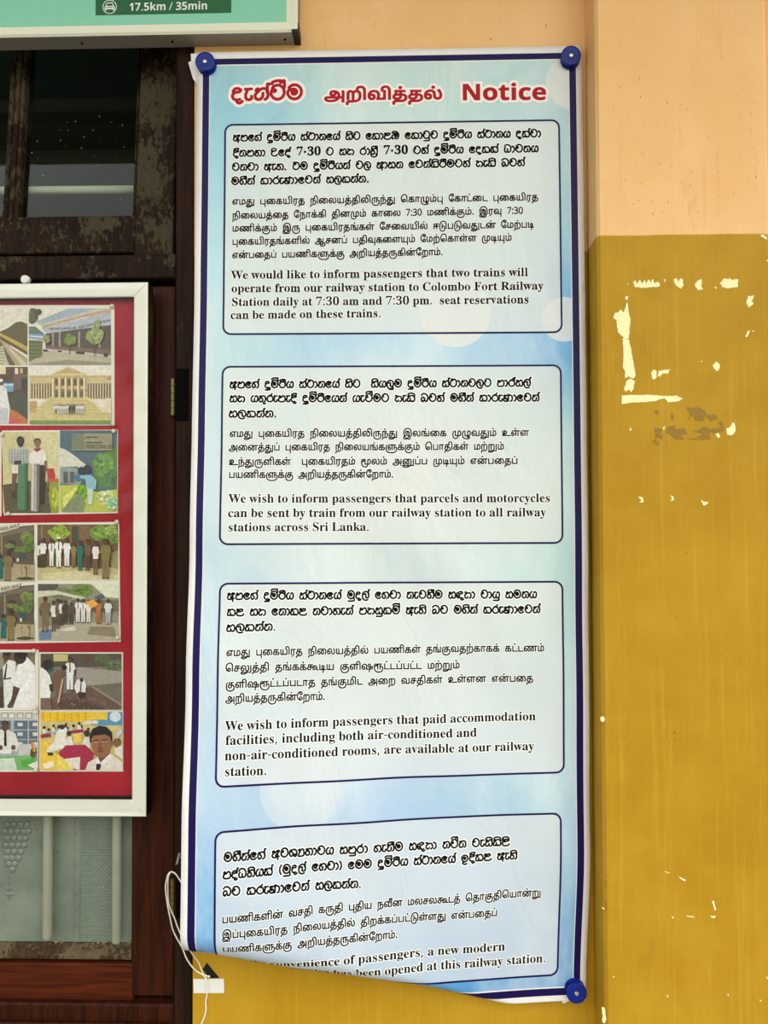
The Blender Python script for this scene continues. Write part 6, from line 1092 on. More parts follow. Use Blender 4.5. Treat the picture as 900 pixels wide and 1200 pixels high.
for k in range(5): x = 376+k*44; q.rect((92,76,56), x+14, 566, x+30, 606); q.rect((98,92,80), x+12, 650, x+32, 692); q.rect((206,186,140), x+12, 616, x+34, 634)
for k in range(6): x = 366+k*44; q.rect((232,216,170), x, 558, x+13, 696)
q.poly((212,196,136), [(350,694),(610,694),(740,800),(230,800)]); q.poly((226,208,152), [(350,690),(362,694),(250,800),(220,800)]); q.poly((232,216,166), [(600,690),(612,690),(752,800),(720,800)])
for k in range(6): y = 700+k*16; q.poly((186,172,112), [(345-k*19,y),(615+k*20,y),(616+k*20,y+3),(344-k*19,y+3)])
q.rect((196,160,100), 207, 720, 255, 800); q.rect((226,214,176), 735, 700, 780, 800); q.rect((206,190,130), 207, 800, 780, 856); q.rect((118,148,70), 207, 856, 780, 880); q.poly((214,120,60), [(752,556),(778,544),(778,560),(756,566)])
for k in range(14):
    x = 378+k*16; q.person(x, 738+random.random()*8, 812, (226,226,220) if k not in (7,8,9) else (60,66,60), (196,200,192) if k not in (1,7,8,9) else (60,62,54), w=6)
q.build(pr, 'columned parliament building with officials on its steps')
# second sheet, two pictures
pr = sheet_of_paper(KB, 14, 88, 830, 676, 'second photo print from the top, two men standing with tall gas cylinders', skew=((0,0),(0,-6),(0,-8),(16,8)))
q = Pic(KB, 20, 97, 414, 668, (206,196,146)); q.poly((216,206,158), [(230,97),(414,97),(414,440),(300,380)]); q.poly((92,84,64), [(20,470),(200,440),(300,446),(414,450),(414,668),(34,668)]); q.poly((150,150,60), [(330,450),(414,440),(414,668),(360,668)]); q.bush((186,190,60), 388, 560, 30, 80)
q.poly((186,52,52), [(330,356),(376,352),(388,400),(386,430),(334,424)]); q.rect((206,90,60), 330, 426, 412, 446); q.rect((50,44,44), 338, 446, 344, 520)
q.poly((112,82,66), [(86,380),(124,380),(104,520),(80,520)]); q.poly((226,222,214), [(80,330),(130,330),(128,388),(84,388)]); q.poly((70,58,46), [(80,510),(110,510),(112,560),(86,560)])
q.poly((188,190,186), [(120,205),(170,205),(196,226),(206,320),(190,330),(130,318),(96,326),(60,290),(66,232)])
for k in range(7): q.rect((120,124,130), 64+k*20, 214, 67+k*20, 318); q.rect((124,128,134), 66, 226+k*14, 200, 229+k*14)
q.ell((40,30,28), 143, 158, 27, 32); q.ell((62,44,38), 144, 172, 21, 32); q.poly((66,48,40), [(100,300),(150,298),(150,322),(100,326)])
q.poly((50,42,36), [(276,330),(322,330),(310,600),(280,606)]); q.poly((230,224,214), [(236,222),(290,218),(322,240),(330,296),(312,300),(308,330),(216,326),(200,300),(206,250)]); q.poly((150,40,48), [(236,222),(262,240),(290,218),(280,210),(244,212)])
q.ell((44,32,30), 262, 164, 25, 24); q.ell((140,98,74), 263, 178, 20, 30); q.poly((130,92,70), [(312,300),(328,298),(330,370),(318,376)])
q.poly((84,128,96), [(128,322),(196,318),(192,640),(160,648),(122,640)]); q.rect((60,98,74), 126, 482, 194, 487); q.poly((60,100,78), [(176,320),(196,318),(192,640),(176,644)])
q.poly((176,166,158), [(218,322),(278,322),(276,650),(250,660),(216,650)]); q.poly((120,108,104), [(258,322),(278,322),(276,650),(258,656)]); q.poly((214,208,202), [(224,322),(236,322),(234,652),(224,650)])
q.build(pr, 'two men holding green and grey gas cylinders')
q = Pic(KB, 421, 86, 824, 658, (78,104,116)); q.poly((218,214,196), [(421,205),(470,226),(540,276),(638,356),(600,380),(540,340),(421,345)]); q.poly((150,160,160), [(421,340),(530,350),(600,390),(560,470),(421,460)])
q.poly((92,128,60), [(640,300),(824,200),(824,500),(680,480)]); q.bush((110,150,70), 730, 330, 80, 90); q.bush((80,120,70), 790, 430, 50, 70); q.poly((186,196,80), [(421,470),(560,470),(680,520),(824,500),(824,658),(421,658)]); q.bush((120,170,30), 580, 520, 56, 50); q.bush((206,214,150), 740, 560, 70, 56); q.bush((150,200,150), 790, 600, 44, 50)
q.poly((224,222,120), [(440,560),(540,474),(544,500),(446,640)]); q.poly((130,140,110), [(440,640),(560,520),(600,600),(580,658),(440,658)])
q.rect((152,148,118), 503, 108, 790, 228); q.rect((120,124,100), 503, 108, 592, 222); q.text((36,40,36), 'TRINCOMALEE', 596, 214, 788, 214, 40); q.rect((60,64,54), 600, 130, 690, 138); q.rect((60,64,54), 600, 168, 720, 176)
for x in (458,505): q.rect((90,88,82), x-12, 376, x+12, 452)
q.ell((36,44,60), 572, 372, 26, 30); q.ell((40,46,60), 612, 362, 30, 34); q.poly((140,186,206), [(552,402),(640,398),(680,440),(672,500),(610,496),(600,430),(556,420)]); q.poly((196,214,196), [(612,496),(656,496),(650,606),(618,606)]); q.poly((70,110,160), [(528,400),(560,390),(566,440),(530,440)])
q.build(pr, 'greenish picture of railway people below a station name board')
pr = sheet_of_paper(KB, -420, 100, 12, 690, 'photo print cut off by the picture edge, left of the gas cylinder print')
q = Pic(KB, -400, 120, -14, 660, (150,146,120)); q.rect((190,186,160), -400, 120, -14, 300); q.build(pr, 'faded picture')
# third sheet, four pictures
pr = sheet_of_paper(KC, -420, 70, 850, 916, 'third photo print from the top, groups standing in front of the railway building', skew=((0,14),(-12,0),(0,-4),(0,14)))
for y0, dx in ((88,0),(508,22)):
    q = Pic(KC, -400, y0, 240, y0+397, (98,84,72)); o_ = y0-88
    q.poly((214,206,186), [(-400,88+o_),(150,88+o_),(130,112+o_),(-20,152+o_),(-400,220+o_)]); q.poly((226,220,204), [(-400,88+o_),(240,88+o_),(240,92+o_),(150,100+o_),(-400,110+o_)]); q.text((40,38,40), 'RAILWAY' if dx == 0 else 'RAILWAY', -8+dx*.6, 136+o_, 140+dx*.6, 104+o_, 34)
    q.poly((120,106,92), [(-400,230+o_),(-20,152+o_),(130,112+o_),(240,100+o_),(240,130+o_),(-400,250+o_)]); q.rect((150,132,104), 5+dx, 160+o_, 18+dx, 330+o_); q.rect((70,60,56), 60, 200+o_, 110, 280+o_); q.rect((66,82,78), 140, 280+o_, 185, 340+o_)
    q.bush((120,140,72), 190, 180+o_, 50, 46); q.bush((120,140,72), 66+dx, 238+o_, 38, 18); q.bush((112,132,68), 150, 262+o_, 60, 24); q.bush((96,116,60), 200, 240+o_, 40, 50); q.rect((226,224,214), 118+dx, 326+o_, 132+dx, 350+o_)
    q.poly((176,160,128), [(-400,360+o_),(240,356+o_),(240,485+o_),(-400,485+o_)]); q.poly((104,90,70), [(100,350+o_),(240,350+o_),(240,372+o_),(100,366+o_)]); q.bush((74,76,44), 180, 468+o_, 70, 12); q.rect((120,104,78), 182+dx, 380+o_, 190+dx, 465+o_); q.poly((120,104,78), [(186+dx,420+o_),(168+dx,378+o_),(173+dx,376+o_),(190+dx,410+o_)])
    for x in (150,205): q.rect((150,138,112), x, 370+o_, x+4, 440+o_)
    q.poly((30,104,98), [(-12+dx,330+o_),(20+dx,326+o_),(24+dx,470+o_),(-20+dx,470+o_)]); q.ell((60,44,38), 2+dx, 310+o_, 12, 14); q.person(54+dx, 276+o_, 484+o_, (128,112,74), (132,116,78), w=30)
    q.build(pr, 'police officer by a young tree in front of the station' )
q = Pic(KC, 263, 88, 830, 480, (112,86,66)); q.rect((150,120,90), 288, 88, 300, 200); q.rect((70,78,60), 505, 104, 550, 210); q.rect((128,98,72), 555, 96, 630, 190); q.rect((150,110,80), 490, 88, 502, 220)
q.poly((196,182,132), [(263,390),(480,380),(700,400),(830,380),(830,480),(263,480)]); q.poly((214,204,160), [(300,430),(560,410),(700,450),(830,440),(830,480),(300,480)]); q.poly((150,146,96), [(780,290),(830,270),(830,400),(780,390)])
q.bush((150,176,60), 416, 150, 76, 60); q.bush((120,150,60), 700, 150, 76, 56); q.bush((150,176,80), 780, 130, 50, 40); q.bush((110,136,60), 800, 190, 40, 40)
for x, tp, ft2, sh, pa, ww, kw in ((272,205,390,(226,224,216),(76,62,50),20,{}),(302,186,390,(232,230,222),(84,70,56),26,{}),(362,188,386,(236,234,226),(232,230,222),24,dict(tie=(30,28,34))),(412,174,394,(240,238,230),(236,234,226),28,dict(cap=(240,238,230),tie=(30,28,34))),(470,186,386,(236,234,226),(232,230,222),28,{}),(518,212,392,(150,126,76),(130,112,70),20,{}),(562,202,412,(24,112,100),(24,112,100),24,{}),(616,190,410,(110,84,66),(84,66,54),26,{}),(672,204,440,(232,226,214),(110,92,60),26,{}),(742,186,468,(132,116,66),(128,112,66),40,{})):
    q.person(x, tp, ft2, sh, pa, w=ww*.8, **kw)
q.build(pr, 'row of officials in white, green and khaki on the forecourt')
q = Pic(KC, 267, 506, 835, 905, (150,144,120)); q.rect((90,84,74), 267, 506, 410, 556); q.bush((120,124,90), 440, 580, 90, 50); q.bush((112,140,66), 580, 550, 80, 50); q.poly((222,226,196), [(640,506),(835,506),(835,606),(740,600),(700,560)]); q.poly((208,206,186), [(267,556),(380,550),(600,600),(590,620),(420,580),(267,600)]); q.poly((90,96,104), [(660,600),(720,572),(742,600),(700,616)])
q.rect((120,108,88), 500, 620, 835, 700); q.poly((176,168,146), [(267,820),(480,770),(835,780),(835,905),(267,905)]); q.poly((140,128,104), [(610,860),(640,806),(800,806),(820,880)]); q.poly((214,206,186), [(420,830),(520,800),(540,830),(450,840)]); q.poly((106,128,156), [(275,850),(300,820),(366,822),(360,896),(278,902)])
for x, tp, ft2, sh, pa, ww, kw in ((318,595,845,(116,98,74),(124,106,82),40,{}),(378,622,840,(228,224,216),(90,72,62),24,{}),(408,612,820,(110,88,70),(90,72,62),20,{}),(432,616,800,(226,222,212),(80,64,56),20,{}),(460,620,790,(70,60,52),(70,58,50),26,{}),(500,636,790,(92,74,62),(76,62,54),26,{}),(548,606,780,(228,226,220),(222,220,214),22,dict(tie=(60,60,70))),(584,610,780,(230,228,222),(226,224,216),22,dict(tie=(60,60,70))),(622,616,780,(232,222,214),(226,216,206),22,{}),(692,612,786,(176,116,60),(170,110,56),26,{}),(760,612,790,(214,218,216),(176,180,180),28,{})):
    q.person(x, tp, ft2, sh, pa, w=ww*.8, **kw)
q.poly((240,170,80), [(600,630),(660,616),(690,650),(640,680)]); q.build(pr, 'line of people at an outdoor ceremony')
# single prints at the bottom
pr = sheet_of_paper(KD, -420, 68, 272, 494, 'photo print of men in white shirts seen from behind, lower left of the board')
q = Pic(KD, -400, 86, 246, 478, (104,92,80)); q.poly((150,144,124), [(-400,86),(20,86),(30,200),(-400,260)]); q.ell((120,112,70), 232, 150, 26, 46); q.rect((70,60,52), -400, 330, 40, 478)
q.poly((230,228,222), [(20,190),(60,140),(110,150),(110,300),(60,478),(30,478),(24,300)]); q.ell((90,62,50), 46, 110, 30, 34); q.ell((40,32,30), 50, 90, 30, 20); q.poly((34,30,34), [(44,166),(52,166),(40,270),(78,262),(78,274),(24,280)])
q.poly((236,234,230), [(120,180),(190,120),(246,180),(246,478),(90,478),(140,340),(90,320)]); q.poly((88,62,52), [(92,322),(142,340),(100,440),(60,478),(48,468),(84,410)]); q.ell((62,46,40), 140, 118, 46, 52); q.ell((30,26,26), 150, 96, 44, 34); q.build(pr, 'men in white shirts from behind')
pr = sheet_of_paper(KD, 276, 82, 866, 496, 'photo print of people planting beside a grey wall', skew=((0,4),(0,4),(0,0),(0,0)))
q = Pic(KD, 285, 96, 855, 490, (128,120,112)); q.rect((86,78,66), 285, 96, 855, 190); q.bush((96,110,76), 800, 180, 70, 50); q.bush((90,104,70), 720, 130, 60, 40); q.rect((196,184,126), 376, 100, 478, 150); q.poly((96,70,50), [(560,110),(620,100),(640,150),(600,160)]); q.poly((160,152,140), [(540,190),(855,220),(855,300),(640,320),(540,300)]); q.poly((110,104,92), [(640,320),(855,300),(855,470),(700,380)])
q.poly((104,82,74), [(380,400),(560,340),(640,330),(855,470),(855,490),(285,490)]); q.poly((86,66,58), [(400,430),(520,420),(640,440),(760,490),(400,490)]); q.poly((150,132,116), [(640,330),(660,326),(855,450),(855,466)])
for k in range(40): q.ell(random.choice(((78,58,52),(128,104,92),(150,124,108))), 400+random.random()*400, 400+random.random()*90, 9, 5, 6)
q.ell((36,92,96), 356, 200, 16, 30); q.person(492, 122, 356, (230,230,226), (232,230,224), w=30, tie=(40,40,46)); q.poly((228,226,222), [(520,330),(540,280),(590,270),(606,320),(600,370),(560,360),(540,376)]); q.ell((70,52,44), 574, 282, 14, 16); q.poly((60,46,40), [(548,370),(600,372),(596,410),(556,412)]); q.poly((40,36,36), [(566,300),(574,300),(570,360),(562,360)])
q.poly((112,86,66), [(366,250),(400,210),(450,206),(470,230),(430,260),(440,330),(410,470),(392,466),(390,350),(370,330)]); q.ell((44,34,30), 452, 194, 20, 20); q.poly((206,176,140), [(436,270),(446,270),(416,440),(404,440)])
q.poly((232,230,222), [(285,196),(310,196),(350,250),(366,310),(352,410),(285,408)]); q.ell((46,38,36), 330, 176, 34, 38); q.poly((120,96,82), [(285,408),(350,408),(370,490),(285,490)]); q.poly((66,48,42), [(344,312),(366,308),(372,360),(352,360)]); q.build(pr, 'people planting by a grey wall')
pr = sheet_of_paper(KD, -420, 497, 272, 926, 'photo print of an officer seated at a desk, bottom left of the board')
q = Pic(KD, -400, 508, 264, 914, (172,178,178)); q.rect((206,206,200), -400, 508, 264, 560)
for x0_2 in (98,204,-20):
    for k in range(3): q.rect((96,110,124), x0_2, 568+k*68, x0_2+96, 628+k*68); q.rect((214,214,210), x0_2+26, 582+k*68, x0_2+62, 606+k*68)
for x in (10,60,120,180): q.rect((150,140,110), x, 512, x+44, 552); q.rect((226,222,210), x+5, 518, x+39, 547)
q.rect((196,198,192), 130, 730, 264, 820); q.poly((120,176,110), [(-400,830),(264,810),(264,914),(-400,914)]); q.poly((206,222,204), [(-400,850),(100,830),(120,914),(-400,914)]); q.poly((80,168,60), [(140,850),(230,830),(264,880),(160,900)]); q.poly((226,226,214), [(190,880),(264,850),(264,914)]); q.rect((210,216,208), 62, 850, 92, 910)
q.poly((222,222,214), [(-60,640),(20,630),(60,634),(110,660),(134,740),(120,780),(-60,790)]); q.poly((30,28,34), [(30,640),(44,640),(48,740),(38,750),(28,740)]); q.ell((40,32,30), 34, 590, 27, 24); q.ell((96,68,54), 34, 610, 23, 34); q.rect((232,232,226), -40, 772, 80, 800); q.ell((96,70,58), 94, 756, 16, 18); q.ell((96,70,58), 4, 756, 16, 18)
q.bush((96,88,50), 236, 790, 26, 40); q.poly((214,110,50), [(214,716),(226,706),(244,780),(232,784)]); q.poly((226,196,70), [(232,720),(240,730),(250,784),(240,784)]); q.build(pr, 'officer in white at a desk with filing cabinets')
pr = sheet_of_paper(KD, 278, 498, 868, 924, 'photo print with a smiling man in a white shirt and dark tie in the foreground')
q = Pic(KD, 284, 506, 862, 914, (214,196,120)); q.rect((232,190,40), 284, 506, 640, 580)
for k in range(7): q.rect((206,160,26), 300+k*50, 506, 306+k*50, 574)
q.rect((90,150,190), 640, 506, 862, 600); q.ell((214,226,232), 810, 540, 40, 36); q.rect((230,196,60), 640, 506, 756, 560); q.rect((206,190,140), 284, 574, 640, 600); q.rect((220,214,196), 590, 566, 690, 590)
for k in range(22): x = 292+random.random()*330; y = 596+random.random()*46; q.ell((52,40,34), x, y-12, 9, 10, 8); q.poly(random.choice(((226,224,216),(214,210,200),(150,170,190))), [(x-14,y+30),(x-10,y),(x+10,y),(x+14,y+30)])
q.poly((150,44,76), [(284,668),(350,654),(362,680),(290,690)]); q.poly((150,44,76), [(490,640),(580,626),(590,650),(500,656)]); q.poly((232,196,70), [(284,690),(340,720),(400,800),(420,914),(284,914)]); q.poly((236,206,90), [(510,660),(570,656),(580,710),(520,722)])
q.poly((232,228,218), [(380,716),(400,640),(440,620),(470,650),(450,760),(330,800),(330,770)]); q.ell((54,40,34), 436, 612, 18, 18); q.poly((230,226,216), [(440,740),(460,690),(500,676),(520,740)]); q.ell((60,44,36), 484, 656, 17, 18); q.poly((60,52,48), [(330,790),(370,790),(376,812),(340,814)]); q.poly((226,222,214), [(570,750),(590,690),(624,680),(640,760)]); q.ell((58,42,36), 610, 656, 20, 24)
q.poly((166,40,74), [(412,790),(470,740),(600,736),(660,800),(640,914),(450,914)]); q.poly((226,220,208), [(452,836),(564,822),(560,914),(500,900)]); q.poly((236,214,100), [(400,800),(452,836),(520,914),(404,914)]); q.poly((240,232,200), [(300,870),(370,850),(384,890),(310,910)])
q.ell((70,52,44), 824, 720, 26, 30); q.ell((130,94,72), 824, 728, 22, 28); q.poly((226,222,212), [(800,770),(850,740),(862,760),(862,840),(810,800)]); q.poly((196,206,214), [(812,660),(850,610),(862,650),(820,700)])
q.poly((224,218,204), [(600,914),(620,860),(680,828),(720,810),(780,800),(862,860),(862,914)]); q.poly((112,78,54), [(684,800),(770,780),(764,830),(716,868),(690,840)]); q.poly((30,26,30), [(676,874),(700,866),(712,884),(700,914),(676,914)]); q.poly((238,234,224), [(664,850),(686,820),(706,862),(690,872)]); q.poly((238,234,224), [(706,862),(776,796),(784,830),(720,880)])
q.poly((26,22,26), [(634,720),(630,670),(650,624),(700,602),(750,612),(786,650),(790,700),(780,730)]); q.poly((150,104,70), [(642,690),(660,672),(740,664),(776,684),(782,740),(770,790),(736,826),(704,830),(668,810),(646,760)]); q.poly((26,22,26), [(638,690),(660,660),(748,656),(784,690),(786,664),(740,640),(660,644)])
q.poly((30,24,24), [(656,704),(694,702),(694,709),(656,712)]); q.poly((30,24,24), [(714,702),(756,696),(757,703),(714,709)]); q.ell((235,225,215), 676, 719, 11, 4, 8); q.ell((235,225,215), 735, 715, 11, 4, 8); q.ell((24,18,18), 676, 719, 5, 4, 8); q.ell((24,18,18), 735, 715, 5, 4, 8); q.poly((124,82,56), [(700,716),(708,716),(716,752),(692,754)]); q.poly((44,30,28), [(682,764),(706,758),(732,762),(706,768)]); q.poly((132,60,56), [(684,776),(706,772),(730,774),(718,790),(694,791)]); q.ell((140,96,66), 786, 728, 9, 20)
q.build(pr, 'smiling man in a white shirt at a conference table')
# pearl-headed pushpins
M_PIN = plain('pearl_pin_head', (226,220,196), .2, .6, var=0)
PINS = [(131.5,359,'topmost pearl pushpin, at the upper right corner of the parliament photo print'),(133,497,'pearl pushpin at the lower right corner of the parliament photo print'),(133.5,505.3,'pearl pushpin at the upper right corner of the greenish station picture'),(134,595.5,'pearl pushpin at the lower right corner of the greenish station picture'),(2.6,509,'pearl pushpin at the upper left corner of the print with the gas cylinders'),(10,602,'pearl pushpin below the feet of the two men with gas cylinders'),(137.3,611.5,'pearl pushpin at the upper right corner of the print of groups at the railway building'),(138.3,747,'pearl pushpin at the lower right corner of the print of groups at the railway building'),(40,762.5,'pearl pushpin above the men in white shirts seen from behind'),(41.8,829,'pearl pushpin at the lower right corner of the print of men seen from behind'),(42.6,834.5,'pearl pushpin at the upper right corner of the seated officer print'),(42.6,902,'lowest pearl pushpin, at the lower right corner of the seated officer print')]
for px, py, lab in PINS:
    p = at(px, py, YBP-.004); t = thing('pushpin', (p.x, YBP-.0012, p.z), label=lab, category='pushpin', group='pearl pushpins on the photo board')
    mb = MB(); mb.lathe((p.x, YBP-.0032, p.z), [(.0027,0),(.0042,.0014),(.0046,.0032),(.0038,.0052),(.002,.0064),(.0002,.007)], 16); obj('head', mb, M_PIN, t, smooth=True)
    mb = MB(); mb.tube([(p.x, YBP+.004, p.z), (p.x, YBP-.0034, p.z)], .0006, 6); obj('needle', mb, plain('pin_steel', (170,170,170), .3, .5, .9, var=0) if 'pin_steel' not in bpy.data.materials else bpy.data.materials['pin_steel'], t)

# ================================================================== direction sign at the top left
YF, YBK = -.046, .0
p0 = at(348.5, 37, YF); xs = p0.x; zb_ = at(230, 38.5, YF).z; xm = at(334, 12, YF+.006).x; zm = at(230, 25.8, YF+.006).z
sign = thing('direction_sign', (xs-.55, 0, zb_), label='mint green distance sign with white frame at the top left', category='sign')
M_SIGNF = plain('cream_sign_frame', (240,238,216), .4, .4, var=.03)
zt_ = zb_+.42; xz = xs-1.25
mb = MB()
def quad_prism(mb, outer, inner):                        # sloping face from the outer to the inner edge
    mb.add([(x,YF,z) for x,z in outer]+[(x,YF+.006,z) for x,z in inner], [(0,1,3,2)])
e_ = .004
mb.add([(xz,YBK,zb_),(xs,YBK,zb_),(xs,YF+e_,zb_),(xz,YF+e_,zb_)], [(0,1,2,3)], 1)              # grey underside
mb.add([(xs,YBK,zb_),(xs,YBK,zt_),(xs,YF+e_,zt_),(xs,YF+e_,zb_)], [(0,1,2,3)], 1)
mb.add([(xz,YF+e_,zb_),(xs,YF+e_,zb_),(xs-e_,YF,zb_+e_),(xz,YF,zb_+e_)], [(0,1,2,3)], 0); mb.add([(xs,YF+e_,zb_),(xs,YF+e_,zt_),(xs-e_,YF,zt_),(xs-e_,YF,zb_+e_)], [(0,1,2,3)], 0)
mb.add([(xz,YF,zb_+e_),(xs-e_,YF,zb_+e_),(xm,YF+.008,zm),(xz,YF+.008,zm)], [(0,1,2,3)], 0)
mb.add([(xs-e_,YF,zb_+e_),(xs-e_,YF,zt_),(xm,YF+.008,zt_),(xm,YF+.008,zm)], [(0,1,2,3)], 0)
obj('frame', mb, [M_SIGNF, M_METAL_GREY], sign)
mb = MB(); mb.box((xz, YF+.007, zm-.006), (xm+.006, YBK-.002, zt_)); obj('sign_panel', mb, plain('mint_sign_paint', (136,206,176), .4, .4, var=.05, scale=60), sign)
for px, py in ((96,48.5),(202,44),(334,40)):
    mb = MB(); p = at(px, py, -.02); mb.tube([(p.x, -.02, zb_+.002), (p.x, -.02, zb_-.0015)], .0025, 10)
    obj('screw', mb, M_IRON_PATCH, sign)
mb = MB(); mb.box((xs-.012, YF-.0005, zb_-.0006), (xs+.0012, YBK, zb_+.004)); mb.box((xs-.0006,YF+.004,zb_),(xs+.0016,YBK,zb_+.02)); obj('corner_cap', mb, plain('black_rubber', (18,16,15), .6, var=0), sign)
YL = YF+.0062
a = at(112, 17.5, YL); c = at(271, 14.8, YL); mb = MB(); mb.box((a.x, YL, (a.z+c.z)/2), (c.x, YF+.007, zt_-.2))
lab = obj('distance_label', mb, plain('dark_green_paint', (24,96,52), .4, .4, var=.03), sign, label='dark green label')
M_WHT = plain('white_sign_print', (236,240,230), .4, .4, var=0)
YT = YL-.0005
mb = MB(); ax = at(151, 12.7, YT); bx_ = at(243.5, 11, YT); L = bx_.x-ax.x; keys = ['s'+q for q in '17.5km / 35min']; wd = sum(GLYPHS[k][0] for k in keys); x = 0; sx = L/wd
for k in keys:
    adv, cs, pcs = glyph(k)
    for vs, fs in pcs: mb.add([(ax.x+x+q[0]*sx, YT, (ax.z+bx_.z)/2+q[1]*.0000232) for q in vs], [tuple(f) for f in fs])
    x += adv*sx
obj('lettering', mb, M_WHT, lab)
mb = MB(); cc_ = at(128.5, 8, YT); cpx = lambda x, y: (cc_.x+(x-101)*PXM/3.46, YT, cc_.z-(y-26)*PXM/3.46)
def shp(poly, yo=0):
    P = [cpx(*p) for p in poly]; tr_ = geometry.tessellate_polygon([[Vector((p[0],p[2],0)) for p in P]]); mb.add([(p[0],p[1]-yo,p[2]) for p in P], [tuple(t) for t in tr_])
ring = [(101+29*math.cos(2*math.pi*k/40), 26+29*math.sin(2*math.pi*k/40)) for k in range(40)]
P = [cpx(*p) for p in ring]; Q = [cpx(101+(p[0]-101)*.9, 26+(p[1]-26)*.9) for p in ring]; mb.add(P+Q, [(i,(i+1)%40,40+(i+1)%40,40+i) for i in range(40)])
shp([(80,26),(84,22),(118,22),(122,26),(123,36),(79,36)]); shp([(82,36),(88,36),(88,42),(82,42)]); shp([(114,36),(120,36),(120,42),(114,42)])
shp([(84,22),(88,10),(92,8),(110,8),(114,10),(118,22),(115,22),(111,12),(91,12),(87,22)])
obj('car_icon', mb, M_WHT, lab)
mb = MB()
for x in (85,117): P = [(101+(x-101)+2.6*math.cos(k), 29+2.6*math.sin(k)) for k in [2*math.pi*i/10 for i in range(10)]]; shp(P, .0003)
shp([(91,27),(111,27),(111,30),(91,30)], .0003)
obj('icon_detail', mb, bpy.data.materials['dark_green_paint'], lab)

# ================================================================== fixings, tape and string
M_CAP = plain('blue_plastic', (10,34,128), .35, .3, var=.05); M_SCREW = plain('zinc_screw', (206,204,190), .3, .5, .8, var=.1, scale=300)
def cap(px, py, dx, dy, lab, stand, group='blue plastic caps pinning the banner corners'):
    p = at(px, py, -stand-.006); R = .0205
    t = thing('banner_cap', (p.x, 0, p.z), label=lab, category='cap', group=group)
    y0 = -stand
    mb = MB(); mb.lathe((p.x+dx, y0, p.z+dy), [(R*.95,0),(R*.98,.002),(R*.94,.0042),(R*.2,.0045)], 40); obj('washer', mb, M_CAP, t, smooth=False)
    mb = MB(); mb.lathe((p.x, y0-.004, p.z), [(R*.96,0),(R,.0015),(R,.008),(R*.95,.0095),(R*.8,.0100),(R*.3,.0098),(R*.24,.0080),(R*.02,.0080)], 48); cp_ = obj('cap', mb, M_CAP, t, smooth=False)
    mb = MB(); mb.lathe((p.x, y0-.011, p.z), [(.0046,0),(.0046,.0022),(.0036,.0034),(.0018,.0036),(.0014,.0022),(.0001,.0022)], 20); obj('screw', mb, M_SCREW, t, smooth=False)
    mb = MB(); mb.tube([(p.x, .004, p.z), (p.x, y0-.006, p.z)], .0026, 10); obj('shank', mb, M_SCREW, t)
cap(241, 74, .002, -.004, 'blue plastic cap with a screw at the top left corner of the banner', .0135)
cap(668.5, 67, 0, -.0035, 'blue plastic cap with a screw at the top right corner of the banner', .0135)
cap(675, 1162, -.0025, .005, 'blue plastic cap with a screw at the bottom right corner of the banner', .0135)
M_SCRAP = plain('white_paper_scrap', (236,232,226), .6, .3, var=.03)
def scrap(px_poly, Y, label, thick=.0006, cat='paper scrap', mat=M_SCRAP, dy=None, name='paper_scrap'):
    P = [at(x, y, Y-(dy[i] if dy else 0)) for i, (x, y) in enumerate(px_poly)]; n = len(P)
    c = sum(P, Vector())/n
    mb = MB(); mb.add([tuple(p) for p in P]+[(p.x,p.y+thick,p.z) for p in P], [tuple(range(n-1,-1,-1)),tuple(range(n,2*n))]+[(i,(i+1)%n,n+(i+1)%n,n+i) for i in range(n)])
    return obj(name, mb, mat, org=tuple(c), label=label, category=cat)
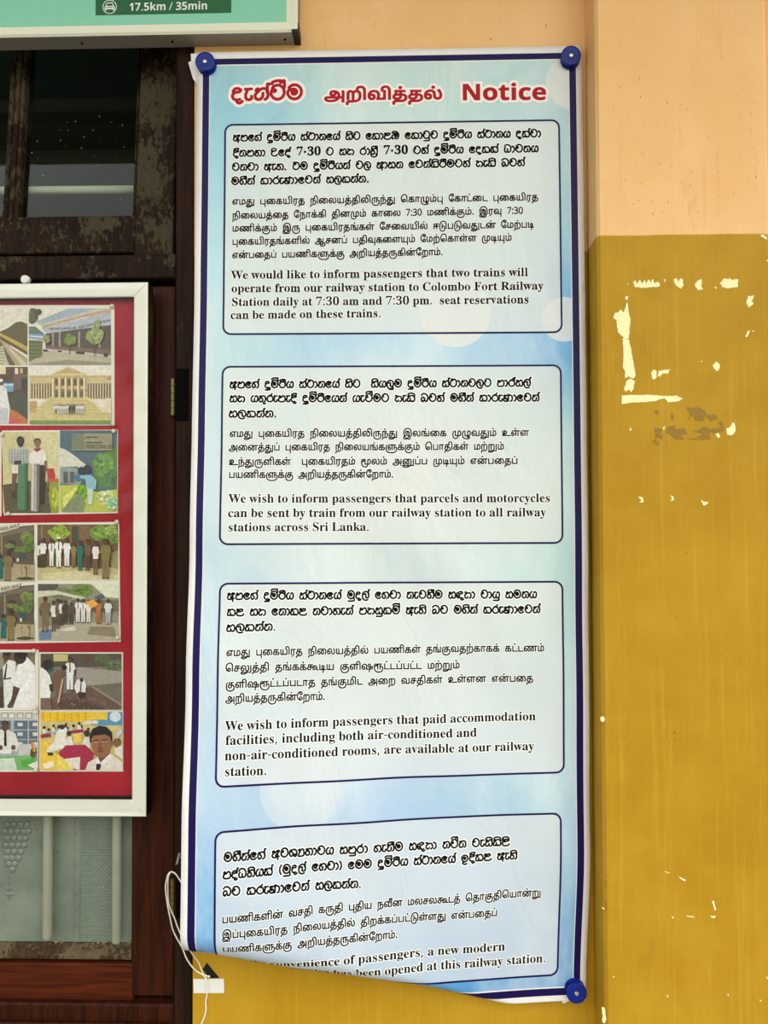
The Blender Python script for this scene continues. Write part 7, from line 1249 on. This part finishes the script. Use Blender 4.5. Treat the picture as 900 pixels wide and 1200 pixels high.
scrap([(223.5,63),(251,61.5),(252,80),(236,94),(232,93),(231,99),(226,92),(220.5,73),(224,71.5)], -.008, 'torn white paper folded behind the top left blue cap', dy=[0,0,0,0,0,.001,.001,.002,.001])
scrap([(655,1169),(672,1168),(670,1172),(660,1176)], -.012, 'small white paper corner under the bottom right blue cap')
scrap([(226.5,1147.3),(262.3,1147),(262.8,1163.8),(227,1164)], -.0012, 'strip of white tape sticking the string to the yellow wall', cat='tape', mat=plain('matte_white_tape', (224,222,214), .7, .3, var=.04), name='tape')
scrap([(237.5,1136),(242.2,1128.2),(257,1146),(246,1146.5)], -.0008, 'black scrap above the white tape on the yellow wall', thick=.0005, mat=plain('black_tape', (14,13,12), .6, .3, var=0))
M_STRING = plain('white_twisted_string', (236,232,210), .7, .3, var=.1, scale=500)
def zc(q): return (190+q[0]/6, 1000+q[1]/6)
def sp_pts(pts): return crom([tuple(at(*zc(p[:2]), p[2])) for p in pts], 6)
mb = MB()
s1 = [(200,290,-.045),(157,240,-.05),(120,180,-.04),(92,142,-.03),(62,130,-.026),(42,150,-.024),(28,200,-.022),(24,250,-.02),(32,320,-.018),(42,385,-.016),(60,470,-.015),(75,535,-.015),(100,590,-.016),(140,660,-.02),(170,735,-.018),(205,790,-.012),(240,825,-.006),(280,850,-.005),(310,860,-.005),(328,866,-.005)]
s2 = [(62,130,-.028),(46,160,-.026),(40,230,-.024),(44,330,-.02),(54,380,-.018),(85,450,-.018),(110,520,-.022),(135,575,-.03),(157,602,-.04),(190,650,-.05),(200,686,-.045),(225,724,-.03),(255,765,-.012),(275,815,-.006),(290,850,-.0055),(312,890,-.005),(319,930,-.0042),(318,980,-.0042),(306,1040,-.003),(309,1090,-.003),(300,1140,-.003),(275,1200,-.003),(240,1260,-.003),(225,1330,-.003)]
mb.tube(sp_pts(s1), .00145, 8); mb.tube(sp_pts(s2), .00145, 8); e2 = at(*zc((329,866)), -.005); mb.lathe((e2.x, -.004, e2.z), [(.0024,0),(.0028,.001),(.002,.003),(.0002,.0036)], 10)
obj('string', mb, M_STRING, org=tuple(at(230, 1150, -.004)), smooth=True, label='loose white string looped beside the banner and taped to the yellow wall', category='string')
